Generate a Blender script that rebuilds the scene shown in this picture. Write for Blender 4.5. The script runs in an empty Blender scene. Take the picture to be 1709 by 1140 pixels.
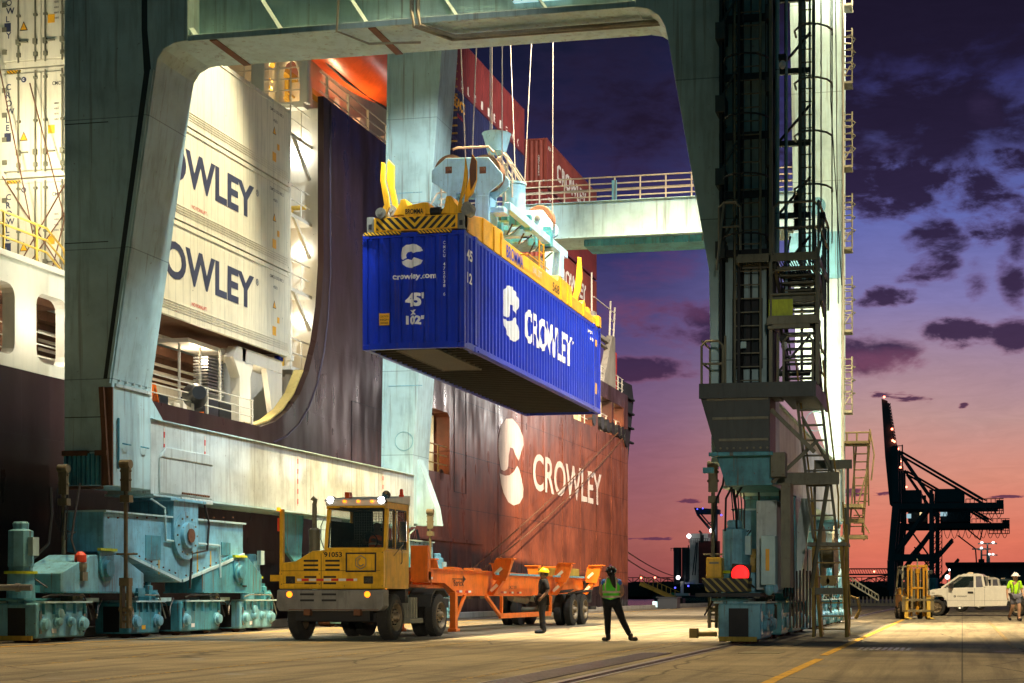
import bpy, bmesh, math, random
from mathutils import Vector, Matrix, Euler
R = math.radians
random.seed(11)
S = bpy.context.scene
# ------------------------------------------------------------------ camera
# world axes: +Y runs along the quay away from the camera, +X is landward. The lens is a
# level view camera (rise and cross front), eye 1.08 m above the apron.
YAW = R(11.0); FPX = 2500.0; PCX = 1120.0; HZN = 990.0; EYE = 1.08
cd = bpy.data.cameras.new('camera'); cam = bpy.data.objects.new('camera', cd)
S.collection.objects.link(cam); S.camera = cam
cam.location = (0, 0, EYE); cam.rotation_euler = (R(90), 0, YAW)
cd.sensor_width = 36; cd.lens = 36*FPX/1709
cd.shift_x = -(PCX-854.5)/1709; cd.shift_y = (HZN-570)/1709
cd.clip_start = .1; cd.clip_end = 9000
S.view_settings.view_transform = 'Standard'; S.view_settings.look = 'None'
S.view_settings.gamma = 1; S.view_settings.exposure = 0.0
S.cycles.max_bounces = 6
CT, ST = math.cos(YAW), math.sin(YAW)
def P(px, py, x=None, y=None, z=None):
    """survey: the point of the plane x / y / z = const seen in a direction"""
    r = (px-PCX)/FPX; d = (r*CT-ST, r*ST+CT, -(py-HZN)/FPX)
    t = x/d[0] if x is not None else y/d[1] if y is not None else (z-EYE)/d[2]
    return Vector((d[0]*t, d[1]*t, EYE+d[2]*t))

# ------------------------------------------------------------------ node helpers
def nn(nt, t, **k):
    n = nt.nodes.new(t)
    for a, b in k.items():
        if a.startswith('i_'):
            key = a[2:]; n.inputs[int(key) if key.isdigit() else key.replace('_', ' ')].default_value = b
        else: setattr(n, a, b)
    return n
def ramp(nt, stops, interp='LINEAR'):
    n = nt.nodes.new('ShaderNodeValToRGB'); cr = n.color_ramp; cr.interpolation = interp
    while len(cr.elements) > 1: cr.elements.remove(cr.elements[0])
    cr.elements[0].position = stops[0][0]; cr.elements[0].color = tuple(stops[0][1])+(1,) if len(stops[0][1]) == 3 else stops[0][1]
    for p, c in stops[1:]:
        e = cr.elements.new(p); e.color = tuple(c)+(1,) if len(c) == 3 else c
    return n
def mth(nt, op, a, b=None, clamp=False):
    n = nt.nodes.new('ShaderNodeMath'); n.operation = op; n.use_clamp = clamp
    for i, v in enumerate((a, b)):
        if v is None: continue
        if isinstance(v, (int, float)): n.inputs[i].default_value = v
        else: nt.links.new(v, n.inputs[i])
    return n.outputs[0]
def mixc(nt, fac, a, b, mode='MIX'):
    n = nt.nodes.new('ShaderNodeMix'); n.data_type = 'RGBA'; n.blend_type = mode
    for k, v in ((0, fac), (6, a), (7, b)):
        if isinstance(v, (int, float)): n.inputs[k].default_value = v
        elif isinstance(v, (tuple, list)): n.inputs[k].default_value = tuple(v)+(1,) if len(v) == 3 else v
        else: nt.links.new(v, n.inputs[k])
    return n.outputs[2]
def srgb(r, g, b):
    f = lambda c: (c/12.92 if c <= .04045 else ((c+.055)/1.055)**2.4)
    return (f(r/255), f(g/255), f(b/255))

# ------------------------------------------------------------------ dusk sky
W = bpy.data.worlds.new('World'); S.world = W; W.use_nodes = True
nt = W.node_tree; nt.nodes.clear(); L = nt.links
out = nn(nt, 'ShaderNodeOutputWorld'); bg = nn(nt, 'ShaderNodeBackground'); L.new(bg.outputs[0], out.inputs[0])
tc = nn(nt, 'ShaderNodeTexCoord'); sp = nn(nt, 'ShaderNodeSeparateXYZ'); L.new(tc.outputs['Generated'], sp.inputs[0])
az = mth(nt, 'ARCTAN2', sp.outputs[0], sp.outputs[1])        # 0 = along the quay, + = inland
el = mth(nt, 'ARCSINE', sp.outputs[2])
comb = nn(nt, 'ShaderNodeCombineXYZ'); L.new(az, comb.inputs[0]); L.new(mth(nt, 'MULTIPLY', el, 2.2), comb.inputs[1])
def skyn(scale, detail=5, rough=.6, w=0.0, dist=.4, src=None):
    n = nn(nt, 'ShaderNodeTexNoise', noise_dimensions='4D', i_Scale=scale, i_Detail=detail, i_Roughness=rough, i_W=w, i_Distortion=dist)
    L.new(src or comb.outputs[0], n.inputs['Vector']); return n.outputs['Fac']
eln = mth(nt, 'ADD', el, mth(nt, 'MULTIPLY', mth(nt, 'SUBTRACT', skyn(6, 4, .5, 3.1), .5), .035))
elf = mth(nt, 'DIVIDE', eln, .45, True)
# afterglow side (inland) and far side gradients, elevation 0 .. 0.45 rad
warm = ramp(nt, [(0, srgb(206, 98, 86)), (.07, srgb(222, 118, 94)), (.16, srgb(216, 142, 122)), (.25, srgb(190, 148, 144)), (.33, srgb(162, 134, 154)), (.42, srgb(130, 122, 174)), (.54, srgb(98, 106, 174)), (.72, srgb(50, 54, 112)), (1, srgb(22, 22, 48))])
cool = ramp(nt, [(0, srgb(140, 68, 70)), (.08, srgb(160, 92, 88)), (.17, srgb(148, 94, 106)), (.28, srgb(124, 92, 124)), (.38, srgb(86, 74, 122)), (.5, srgb(48, 50, 100)), (.68, srgb(28, 30, 62)), (.85, srgb(19, 22, 38)), (1, srgb(12, 14, 26))])
L.new(elf, warm.inputs[0]); L.new(elf, cool.inputs[0])
azf = nn(nt, 'ShaderNodeMapRange', i_1=-.23, i_2=-.05, interpolation_type='SMOOTHSTEP'); L.new(az, azf.inputs[0])
sky = mixc(nt, azf.outputs[0], cool.outputs[0], warm.outputs[0])
# away from the afterglow the sky is a plain deep blue
back = nn(nt, 'ShaderNodeMapRange', i_1=.7, i_2=1.7, interpolation_type='SMOOTHSTEP'); L.new(mth(nt, 'ABSOLUTE', az), back.inputs[0])
sky = mixc(nt, back.outputs[0], sky, (.015, .060, .068, 1))
sky = mixc(nt, mth(nt, 'DIVIDE', mth(nt, 'SUBTRACT', el, .42, True), .5, True), sky, (.010, .026, .036, 1))
# cloud banks: soft ellipses in azimuth / elevation broken up by noise
def skydir(px, py):
    d = P(px, py, y=100)-Vector((0, 0, EYE)); return math.atan2(d.x, d.y), math.asin(d.z/d.length)
nz = mth(nt, 'SUBTRACT', skyn(13, 7, .62, 1.7, .6), .5); nz2 = mth(nt, 'SUBTRACT', skyn(42, 5, .6, 5.0, .3), .5)
nzz = mth(nt, 'ADD', mth(nt, 'MULTIPLY', nz, 2.0), mth(nt, 'MULTIPLY', nz2, 1.3))
comb2 = nn(nt, 'ShaderNodeCombineXYZ'); L.new(az, comb2.inputs[0]); L.new(mth(nt, 'MULTIPLY', el, 5.0), comb2.inputs[1])
nfine = mth(nt, 'MULTIPLY', mth(nt, 'SUBTRACT', skyn(62, 6, .62, 9.0, .5, comb2.outputs[0]), .5), 2.6)
def bank(px, py, w, h, hard=1.0, tilt=0.0, amt=1.0):
    nzz_ = nfine if h < 15 else nzz
    a0, e0 = skydir(px, py); a1 = skydir(px+w, py)[0]-a0; e1 = skydir(px, py-h)[1]-e0
    da = mth(nt, 'DIVIDE', mth(nt, 'SUBTRACT', az, a0), a1)
    de = mth(nt, 'ADD', mth(nt, 'DIVIDE', mth(nt, 'SUBTRACT', el, e0), e1), mth(nt, 'MULTIPLY', da, tilt))
    d2 = mth(nt, 'ADD', mth(nt, 'MULTIPLY', da, da), mth(nt, 'MULTIPLY', de, de))
    v = mth(nt, 'SUBTRACT', mth(nt, 'ADD', 1.0, mth(nt, 'MULTIPLY', nzz_, amt)), d2)
    return mth(nt, 'MULTIPLY', v, hard*1.05, True)
dark = None
for a in ((1560, 20, 460, 170, 1.0, .05, .5), (1520, 190, 320, 130, 1.0, .15, .8), (1470, 300, 210, 75, .9, .15, 2.0), (1655, 290, 95, 120, .9, .2, 1.9), (1560, 395, 60, 50, .6, .3, 2.4), (1700, 400, 30, 70, .7, 0, 1.5),
          (1690, 470, 34, 50, .8, .3, 1.6), (1600, 553, 75, 36, 1.0, .3, 1.7), (1690, 560, 50, 34, 1.0, 0, 1.4), (1475, 500, 60, 20, .8, -.1, 2.4), (1455, 590, 110, 40, .75, .1, 1.6), (1560, 455, 60, 20, .5, -.2, 3.0), (1630, 470, 26, 40, .45, 0, 2.6),
          (1500, 662, 48, 10, .8, .5, 2.0), (1607, 678, 10, 6, .9, -.3, 1.6), (1410, 822, 95, 7, .9, 0, 2.4), (1680, 829, 45, 3, .9, 0, 2.0),
          (1160, 836, 28, 4, 1.0, -.1, 2.2), (1085, 899, 38, 4, 1.0, .1, 2.4), (1150, 545, 130, 52, .8, .2, 1.6), (1040, 618, 150, 26, .9, -.1, 1.6), (1060, 200, 260, 190, .5, 0, 1.3)):
    b = bank(*a); dark = b if dark is None else mth(nt, 'MAXIMUM', dark, b)
edgecol = ramp(nt, [(0, srgb(160, 78, 84)), (.2, srgb(158, 84, 96)), (.34, srgb(128, 76, 104)), (.48, srgb(96, 62, 104)), (.65, srgb(58, 46, 80)), (.85, srgb(38, 33, 62)), (1, srgb(28, 26, 48))]); L.new(elf, edgecol.inputs[0])
corecol = ramp(nt, [(0, srgb(98, 52, 76)), (.2, srgb(100, 56, 80)), (.34, srgb(62, 42, 72)), (.52, srgb(44, 31, 58)), (.7, srgb(32, 24, 44)), (1, srgb(22, 19, 34))]); L.new(elf, corecol.inputs[0])
pink = None
for a in ((1100, 450, 90, 46, .8, -.2, 1.6), (1090, 520, 130, 36, .8, 0, 1.4), (1050, 320, 120, 22, .4, .3, 2.0), (1470, 600, 130, 24, .7, .2, 1.5), (1650, 190, 40, 90, .35, .4, 2.2), (1580, 130, 60, 30, .3, 0, 2.6)):
    b = bank(*a); pink = b if pink is None else mth(nt, 'MAXIMUM', pink, b)
def smooth(v, a, b):
    n = nn(nt, 'ShaderNodeMapRange', i_1=a, i_2=b, interpolation_type='SMOOTHSTEP'); L.new(v, n.inputs[0]); return n.outputs[0]
body = mth(nt, 'MULTIPLY', dark, mth(nt, 'ADD', .62, mth(nt, 'MULTIPLY', skyn(22, 8, .68, 4.4, 1.0), .76)))
cc_ = mixc(nt, smooth(body, .15, .80), edgecol.outputs[0], corecol.outputs[0])
sky = mixc(nt, mth(nt, 'MULTIPLY', smooth(dark, .0, .85), .96), sky, cc_)
sky = mixc(nt, mth(nt, 'MULTIPLY', smooth(pink, .1, 1.0), .6), sky, edgecol.outputs[0])
wisp = mth(nt, 'ADD', .82, mth(nt, 'MULTIPLY', skyn(30, 8, .7, 2.2, 1.2, comb2.outputs[0]), .36))
wc = nn(nt, 'ShaderNodeCombineXYZ'); [L.new(wisp, wc.inputs[i]) for i in range(3)]
sky = mixc(nt, 1.0, sky, wc.outputs[0], 'MULTIPLY')
L.new(sky, bg.inputs[0]); bg.inputs[1].default_value = 1.0

# ------------------------------------------------------------------ crane floodlights, ship lamps and added fill spots
def spot(name, loc, aim, watts, col=(1, .86, .66), size=70, blend=.5, rad=.35):
    d = bpy.data.lights.new(name, 'SPOT'); d.energy = watts; d.color = col; d.spot_size = R(size); d.spot_blend = blend; d.shadow_soft_size = rad
    o = bpy.data.objects.new(name, d); S.collection.objects.link(o); o.location = loc
    o.rotation_euler = (Vector(aim)-Vector(loc)).to_track_quat('-Z', 'Y').to_euler(); return o
spot('crane_floodlight', (-10.5, 41.0, 28.8), (-9.5, 45.5, 0), 180000, (1, .74, .40), 60, .6)
spot('crane_floodlight', (-3.0, 44.6, 28.8), (-4, 52, 0), 14000, (1, .80, .50), 84, .6)
spot('crane_floodlight', (-14.5, 40.5, 28.8), (-23, 40.0, 12.0), 44000, (1, .90, .62), 37, .5)
spot('crane_floodlight', (3.0, 38.0, 28.8), (-10, 45, 9), 36000, (.9, .96, 1), 50, .6)
spot('crane_floodlight', (3.0, 46.0, 28.8), (-22, 82, 7), 300000, (1, .82, .60), 44, .8)
spot('crane_floodlight', (8.0, 44.6, 28.8), (4, 66, 0), 75000, (1, .78, .46), 84, .7)
spot('front_fill_spot', (7.5, -18, 11.5), (-13.0, 36, 10.4), 36000, (1, .93, .82), 9.5, .35, .3)  # added narrow spot through the portal, cone kept off the legs
spot('apron_fill_spot', (-15.5, 32.5, 28.8), (-14.5, 23, 0), 21000, (1, .71, .34), 66, .7, .01)  # added pair of spots for the apron, set to leave the near frame dark
spot('apron_fill_spot', (-8.0, 32.5, 28.8), (-8.5, 23, 0), 21000, (1, .71, .34), 66, .7, .01)
spot('front_fill_spot', (7, -25, 5), (-12.5, 32, -1.5), 9000, (1, .88, .70), 16, 1.0, .6)  # added weak front fill for tractor and bogies
spot('front_fill_spot', (3, -12, 4), (-13.8, 32, 1.2), 18000, (1, .86, .62), 6.5, .5, .4)  # added narrow spot that brightens the tractor front
spot('crane_floodlight', (-6, 36, 28.8), (-19.6, 51.5, 12.5), 52000, (.93, 1, 1), 26, .6)
spot('crane_floodlight', (-5.5, 34.5, 27), (-19.5, 33.8, 6.8), 18000, (.96, 1, .92), 25, .8)
spot('crane_floodlight', (3.0, 50.0, 28.8), (-24, 84, 23), 90000, (1, .88, .74), 34, .8)
spot('bogie_fill_spot', (-13.5, 32.7, 13.7), (-19.6, 34.6, 1.2), 3300, (.85, .97, 1), 52, .8, .1)  # added spots without fixtures, brighten the waterside bogies
spot('bogie_fill_spot', (-12, 33.2, 13.7), (-20.0, 40, 2.0), 3000, (.9, .97, 1), 40, .8, .1)
spot('front_fill_spot', (4, -12, 5), (-4.1, 31, 4.0), 11000, (1, .95, .84), 13, .8, .4)  # added front spot on the landside bogie and leg
spot('hull_gloss_spot', (-9.5, 101, 14), (-22, 72, 10), 5000, (1, .93, .85), 80, .6, .5)  # added free-hanging spot, makes gloss reflections on the hull
def omni(name, loc, watts, col, rad=.2):
    d = bpy.data.lights.new(name, 'POINT'); d.energy = watts; d.color = col; d.shadow_soft_size = rad
    o = bpy.data.objects.new(name, d); S.collection.objects.link(o); o.location = loc; return o
omni('ship_lamp_or_fill', (-23.4, 49.0, 17.4), 30, (1, .84, .5)); omni('ship_lamp_or_fill', (-23.2, 48.9, 12.8), 24, (1, .70, .28)); omni('ship_lamp_or_fill', (-23.2, 48.9, 10.0), 22, (1, .72, .32))
omni('ship_lamp_or_fill', (-23.4, 43.0, 8.4), 80, (1, .8, .55)); omni('ship_lamp_or_fill', (-24.6, 51.4, 19.6), 110, (1, .72, .36)); omni('ship_lamp_or_fill', (-24.4, 57, 19.6), 260, (1, .76, .42)); omni('ship_lamp_or_fill', (-24.5, 60.5, 8.4), 200, (1, .85, .5)); omni('ship_lamp_or_fill', (-24.3, 88, 13.0), 320, (1, .8, .5)); omni('ship_lamp_or_fill', (-24.3, 96, 13.0), 320, (1, .72, .38)); omni('ship_lamp_or_fill', (-23.2, 33, 8.3), 90, (1, .9, .75)); omni('ship_lamp_or_fill', (-23.9, 33.2, 12.6), 520, (1, .88, .6)); omni('ship_lamp_or_fill', (-22.8, 45.8, 7.6), 40, (1, .85, .6))
omni('ship_lamp_or_fill', (-21.3, 32.6, 10.8), 330, (1, .90, .72))  # added fill outboard of the hull, brightens the white side screen
omni('ship_lamp_or_fill', (-21.35, 32.6, 7.6), 60, (1, .86, .66))


# ------------------------------------------------------------------ materials
MATS = {}
def mat(name, col, rough=.55, metal=0.0, var=.18, dirt=.25, rust=0.0, scale=1.0, bump=.15, spec=.5, coat=0.0, runs=0.0):
    m = bpy.data.materials.new(name); m.use_nodes = True; nt = m.node_tree; L = nt.links
    b = nt.nodes['Principled BSDF']; b.inputs['Metallic'].default_value = metal; b.inputs['Specular IOR Level'].default_value = spec
    b.inputs['Coat Weight'].default_value = coat
    g = nn(nt, 'ShaderNodeNewGeometry')
    mp = nn(nt, 'ShaderNodeMapping'); mp.inputs['Scale'].default_value = (1, 1, .12); L.new(g.outputs['Position'], mp.inputs[0])
    n1 = nn(nt, 'ShaderNodeTexNoise', i_Scale=.9*scale, i_Detail=6, i_Roughness=.6); L.new(g.outputs['Position'], n1.inputs['Vector'])
    n2 = nn(nt, 'ShaderNodeTexNoise', i_Scale=5*scale, i_Detail=5, i_Roughness=.65); L.new(mp.outputs[0], n2.inputs['Vector'])
    n3 = nn(nt, 'ShaderNodeTexNoise', i_Scale=9*scale, i_Detail=8, i_Roughness=.7); L.new(g.outputs['Position'], n3.inputs['Vector'])
    c = tuple(col); dk = tuple(v*(1-var*1.6) for v in c); lt = tuple(min(1, v*(1+var)) for v in c)
    r1 = ramp(nt, [(.3, dk), (.5, c), (.72, lt)]); L.new(n1.outputs[0], r1.inputs[0]); cur = r1.outputs[0]
    if dirt:
        r2 = ramp(nt, [(.5, (0, 0, 0)), (.78, (1, 1, 1))]); L.new(n2.outputs[0], r2.inputs[0])
        cur = mixc(nt, mth(nt, 'MULTIPLY', r2.outputs[0], dirt*1.6, True), cur, tuple(v*.42+.008 for v in c))
    if rust:
        r3 = ramp(nt, [(.66-rust*.3, (0, 0, 0)), (.72-rust*.25, (1, 1, 1))]); L.new(n3.outputs[0], r3.inputs[0])
        cur = mixc(nt, mth(nt, 'MULTIPLY', r3.outputs[0], .9), cur, (.13, .045, .018))
    if runs:
        mr = nn(nt, 'ShaderNodeMapping'); mr.inputs['Scale'].default_value = (1, 1, .035); L.new(g.outputs['Position'], mr.inputs[0])
        n4 = nn(nt, 'ShaderNodeTexNoise', i_Scale=7.5*scale, i_Detail=3, i_Roughness=.55); L.new(mr.outputs[0], n4.inputs['Vector'])
        r4 = ramp(nt, [(.60, (0, 0, 0)), (.70, (1, 1, 1))]); L.new(n4.outputs[0], r4.inputs[0])
        cur = mixc(nt, mth(nt, 'MULTIPLY', mth(nt, 'MULTIPLY', r4.outputs[0], n1.outputs[0]), runs*2.2, True), cur, (.12, .075, .035))
        n5 = nn(nt, 'ShaderNodeTexNoise', i_Scale=3.2*scale, i_Detail=9, i_Roughness=.8); L.new(g.outputs['Position'], n5.inputs['Vector'])
        r5 = ramp(nt, [(.655, (0, 0, 0)), (.665, (1, 1, 1))]); L.new(n5.outputs[0], r5.inputs[0])
        cur = mixc(nt, mth(nt, 'MULTIPLY', r5.outputs[0], .75), cur, (.07, .035, .02))
    L.new(cur, b.inputs['Base Color'])
    rr = nn(nt, 'ShaderNodeMapRange', i_3=max(.05, rough-.12), i_4=min(1, rough+.15)); L.new(n3.outputs[0], rr.inputs[0]); L.new(rr.outputs[0], b.inputs['Roughness'])
    if bump:
        bp = nn(nt, 'ShaderNodeBump', i_Strength=bump, i_Distance=.02); L.new(n3.outputs[0], bp.inputs['Height']); L.new(bp.outputs[0], b.inputs['Normal'])
    MATS[name] = m; return m
def glow(name, col, strength):
    m = bpy.data.materials.new(name); m.use_nodes = True; b = m.node_tree.nodes['Principled BSDF']
    b.inputs['Base Color'].default_value = tuple(col)+(1,); b.inputs['Emission Color'].default_value = tuple(col)+(1,); b.inputs['Emission Strength'].default_value = strength
    MATS[name] = m; return m
def stripes(name, c1, c2, period, axis=(1, 0, 1), duty=.5, dirt=.3):
    """painted diagonal hazard stripes, in world metres"""
    m = mat(name, c1, .6, 0, .1, dirt); nt = m.node_tree; L = nt.links; b = nt.nodes['Principled BSDF']
    g = nn(nt, 'ShaderNodeNewGeometry'); s = nn(nt, 'ShaderNodeSeparateXYZ'); L.new(g.outputs['Position'], s.inputs[0])
    v = mth(nt, 'ADD', mth(nt, 'MULTIPLY', s.outputs[0], axis[0]), mth(nt, 'ADD', mth(nt, 'MULTIPLY', s.outputs[1], axis[1]), mth(nt, 'MULTIPLY', s.outputs[2], axis[2])))
    f = mth(nt, 'GREATER_THAN', mth(nt, 'FRACT', mth(nt, 'DIVIDE', v, period)), duty)
    old = b.inputs['Base Color'].links[0].from_socket
    L.new(mixc(nt, f, old, c2), b.inputs['Base Color']); return m
mat('crane_paint', (.41, .59, .59), .5, rust=.06, dirt=.45, runs=.4, var=.16)
mat('head_blue', (.36, .64, .78), .42, rust=.10, dirt=.3, scale=2, runs=.4)
mat('dark_steel', (.055, .062, .056), .5, .2, rust=.15, dirt=.5, scale=2)
mat('tie_metal', (.17, .14, .08), .55, .2, rust=.2, dirt=.6, scale=2.5)
mat('crane_beige', (.50, .57, .54), .5, rust=.08, dirt=.45, scale=1.3, runs=.45)
mat('crane_teal', (.06, .29, .36), .45, rust=.2, dirt=.75, scale=1.8, runs=.8, var=.3)
mat('crane_cyan', (.17, .43, .54), .42, rust=.16, dirt=.6, scale=1.8, runs=.7, var=.26)
mat('galv', (.22, .22, .18), .6, .3, rust=.12, dirt=.4, scale=2)
mat('pipe_yellow', (.42, .27, .06), .5, rust=.12, dirt=.4, scale=2)
mat('stair_metal', (.20, .19, .13), .6, .2, rust=.15, dirt=.5, scale=2)
mat('rail_pale', (.62, .50, .36), .5, dirt=.3, scale=2)
mat('khaki', (.20, .15, .06), .6, rust=.1, dirt=.5, scale=2)
mat('dark', (.012, .013, .015), .6, dirt=0, var=.3)
mat('recess', (.02, .03, .032), .8, dirt=0)
mat('black_cable', (.012, .012, .012), .45, dirt=0, bump=0)
mat('wire', (.30, .27, .25), .45, .5, dirt=.1, scale=4)
mat('rust_metal', (.16, .07, .035), .75, .2, rust=.3, dirt=.4, scale=2)
mat('steel', (.36, .36, .35), .35, .9, dirt=.3, scale=3)
mat('rubber', (.022, .021, .019), .8, dirt=.2, var=.3, scale=3, bump=.4)
mat('box_blue', (.004, .026, .40), .38, var=.14, dirt=.3, scale=1.6, rust=.04, bump=.14, runs=.3)
mat('deep_blue', (.015, .022, .09), .5, dirt=.3)
mat('box_red', (.20, .030, .028), .5, dirt=.35)
mat('box_red_worn', (.24, .05, .035), .5, dirt=.5, rust=.05)
mat('reefer_white', (.70, .66, .52), .4, var=.06, dirt=.3, scale=1.2, rust=.01, bump=.05, runs=.15)
mat('dull_white', (.30, .28, .24), .7, dirt=.5)
mat('white_paint', (.75, .73, .68), .45, var=.07, dirt=.15)
mat('ship_white', (.74, .70, .60), .45, var=.06, dirt=.15, rust=.02)
mat('ship_yellow', (.62, .40, .06), .5, dirt=.3)
mat('letter_white', (.78, .77, .74), .5, dirt=.3, var=.06, scale=2, runs=.15)
mat('letter_navy', (.035, .042, .085), .5, dirt=.1)
mat('letter_black', (.012, .012, .014), .5, dirt=0, bump=0)
mat('letter_red', (.5, .03, .02), .5, dirt=0, bump=0)
mat('letter_hull', (.74, .62, .56), .5, dirt=.4, var=.1, runs=.3)
mat('spreader_yellow', (.80, .40, .012), .4, rust=.1, dirt=.35, scale=2.2, runs=.3)
mat('sticker', (.85, .42, .02), .5, dirt=.1, bump=0)
mat('tractor_yellow', (.80, .44, .02), .42, rust=.06, dirt=.35, scale=2.5, runs=.2)
mat('tractor_grey', (.20, .20, .19), .55, rust=.14, dirt=.5, scale=2.5)
mat('orange', (.80, .16, .008), .42, rust=.06, dirt=.35, scale=2.2, runs=.2)
mat('chrome', (.6, .6, .58), .18, 1, dirt=.1)
mat('rim', (.22, .17, .11), .5, .4, dirt=.5, scale=4)
mat('lifeboat_orange', (.78, .10, .012), .32, dirt=.2)
mat('forklift_yellow', (.42, .20, .006), .5, rust=.14, dirt=.5, scale=3)
mat('truck_white', (.74, .72, .66), .25, var=.04, dirt=.08, bump=0, coat=.4)
mat('far_blue', (.03, .065, .085), .6, dirt=.2, scale=.2, bump=0)
mat('far_dark', (.02, .03, .04), .7, dirt=.2, scale=.2, bump=0)
mat('red_paint', (.5, .03, .02), .5)
mat('green_paint', (.05, .35, .12), .5)
mat('lime_panel', (.50, .58, .02), .5, dirt=.5, scale=4)
mat('skin', (.42, .24, .16), .55, var=.08, dirt=0, bump=0)
mat('skin_dark', (.16, .085, .055), .5, var=.08, dirt=0, bump=0)
mat('cloth_black', (.012, .012, .015), .9, dirt=0, bump=.3, scale=6)
mat('cloth_navy', (.014, .015, .03), .9, dirt=0, bump=.3, scale=6)
mat('cloth_grey', (.13, .13, .17), .9, dirt=.2, bump=.3, scale=6)
mat('cloth_blue', (.03, .12, .42), .85, dirt=0, bump=.2, scale=6)
mat('vest_green', (.16, .85, .05), .7, dirt=0, var=.12, bump=.3, scale=5)
mat('shirt_lime', (.42, .85, .01), .7, dirt=0, var=.12, bump=.3, scale=5)
mat('reflective', (.75, .62, .42), .35, dirt=0)
mat('hat_yellow', (.85, .60, .01), .3, dirt=0, bump=0)
mat('hat_white', (.8, .8, .78), .3, dirt=0, bump=0)
mat('hat_black', (.02, .015, .015), .18, dirt=0, bump=0)
mat('hair', (.015, .01, .008), .6, dirt=0)
mat('beard', (.10, .035, .015), .8, dirt=0)
mat('vest_orange', (.85, .16, .03), .7, dirt=0)
mat('concrete_edge', (.22, .21, .19), .85, dirt=.4, bump=.4)
mat('kerb_yellow', (.55, .36, .05), .7, dirt=.6, rust=.1, scale=2)
mat('tank_dark', (.02, .025, .035), .4, dirt=.2)
stripes('hazard', (.78, .44, .01), (.012, .012, .012), .19, (1, 0, 1))
stripes('hazard_far', (.78, .44, .01), (.012, .012, .012), .19, (-1, 0, 1))
stripes('hazard_small', (.78, .44, .01), (.012, .012, .012), .09, (1, 0, 1), .55)
stripes('hazard_worn', (.30, .24, .06), (.012, .012, .012), .17, (1, 0, 1), .35, .6)
stripes('hazard_worn_far', (.30, .24, .06), (.012, .012, .012), .17, (-1, 0, 1), .35, .6)
stripes('red_white_tape', (.7, .6, .5), (.6, .03, .02), .30, (0, 0, 1), .5)
stripes('red_white_band', (.75, .72, .68), (.62, .03, .02), .36, (1, 1, 0), .5)
glow('lamp_white', (.92, .96, 1), 30); glow('lamp_warm', (1, .8, .5), 14); glow('lamp_amber', (1, .26, .01), 2.6); glow('lamp_red', (1, .012, .012), 2.2)
glow('lamp_red_dim', (.6, .05, .015), .15); glow('lamp_blue', (.08, .08, 1), 4); glow('window_lit', (1, .72, .36), 1.4); glow('window_cool', (.6, .9, 1), .6)
glow('ship_lamp', (1, .97, .88), 14); glow('far_lamp', (1, .95, .95), 5); glow('far_red', (1, .15, .08), 12)
def glassmat():
    m = bpy.data.materials.new('glass'); m.use_nodes = True; b = m.node_tree.nodes['Principled BSDF']
    b.inputs['Base Color'].default_value = (.02, .035, .035, 1); b.inputs['Roughness'].default_value = .05; b.inputs['Alpha'].default_value = .35; b.inputs['Specular IOR Level'].default_value = .8
    MATS['glass'] = m
glassmat()
def add_brick(m, bw, bh, tone=.25, mortar=.012, swap=(1, 2), line=.35, bumps=.2, wob=0):
    """plating: seams and slight differences between plates on the plane of two world axes"""
    nt = m.node_tree; L = nt.links; b = nt.nodes['Principled BSDF']
    g = nn(nt, 'ShaderNodeNewGeometry'); s = nn(nt, 'ShaderNodeSeparateXYZ'); L.new(g.outputs['Position'], s.inputs[0])
    c = nn(nt, 'ShaderNodeCombineXYZ'); L.new(s.outputs[swap[0]], c.inputs[0]); L.new(s.outputs[swap[1]], c.inputs[1])
    br = nn(nt, 'ShaderNodeTexBrick', offset=.5, i_Scale=1.0, i_Mortar_Size=mortar, i_Brick_Width=bw, i_Row_Height=bh, i_Bias=0.0)
    br.inputs['Color1'].default_value = (1+tone, 1+tone, 1+tone, 1); br.inputs['Color2'].default_value = (1-tone, 1-tone, 1-tone, 1); br.inputs['Mortar'].default_value = (line, line, line, 1)
    L.new(c.outputs[0], br.inputs['Vector'])
    old = b.inputs['Base Color'].links[0].from_socket
    L.new(mixc(nt, 1.0, old, br.outputs[0], 'MULTIPLY'), b.inputs['Base Color'])
    n = nn(nt, 'ShaderNodeTexNoise', i_Scale=.55, i_Detail=3); L.new(g.outputs['Position'], n.inputs['Vector'])
    h = mth(nt, 'ADD', mth(nt, 'MULTIPLY', n.outputs[0], .6), mth(nt, 'MULTIPLY', br.outputs[1], -.2))
    if wob: h = mth(nt, 'ADD', h, mth(nt, 'MULTIPLY', mth(nt, 'SINE', mth(nt, 'MULTIPLY', s.outputs[swap[0]], wob)), .05))
    bp = nn(nt, 'ShaderNodeBump', i_Strength=bumps, i_Distance=.12); L.new(h, bp.inputs['Height'])
    oldn = b.inputs['Normal'].links
    if oldn: L.new(oldn[0].from_socket, bp.inputs['Normal'])
    L.new(bp.outputs[0], b.inputs['Normal'])
mat('hull_brown', (.21, .056, .026), .36, var=.34, dirt=.7, rust=.10, scale=.6, bump=.05, spec=.22)
add_brick(MATS['hull_brown'], 7.2, 2.45, .10, .018, line=.3, bumps=.35, wob=6.5)
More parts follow.
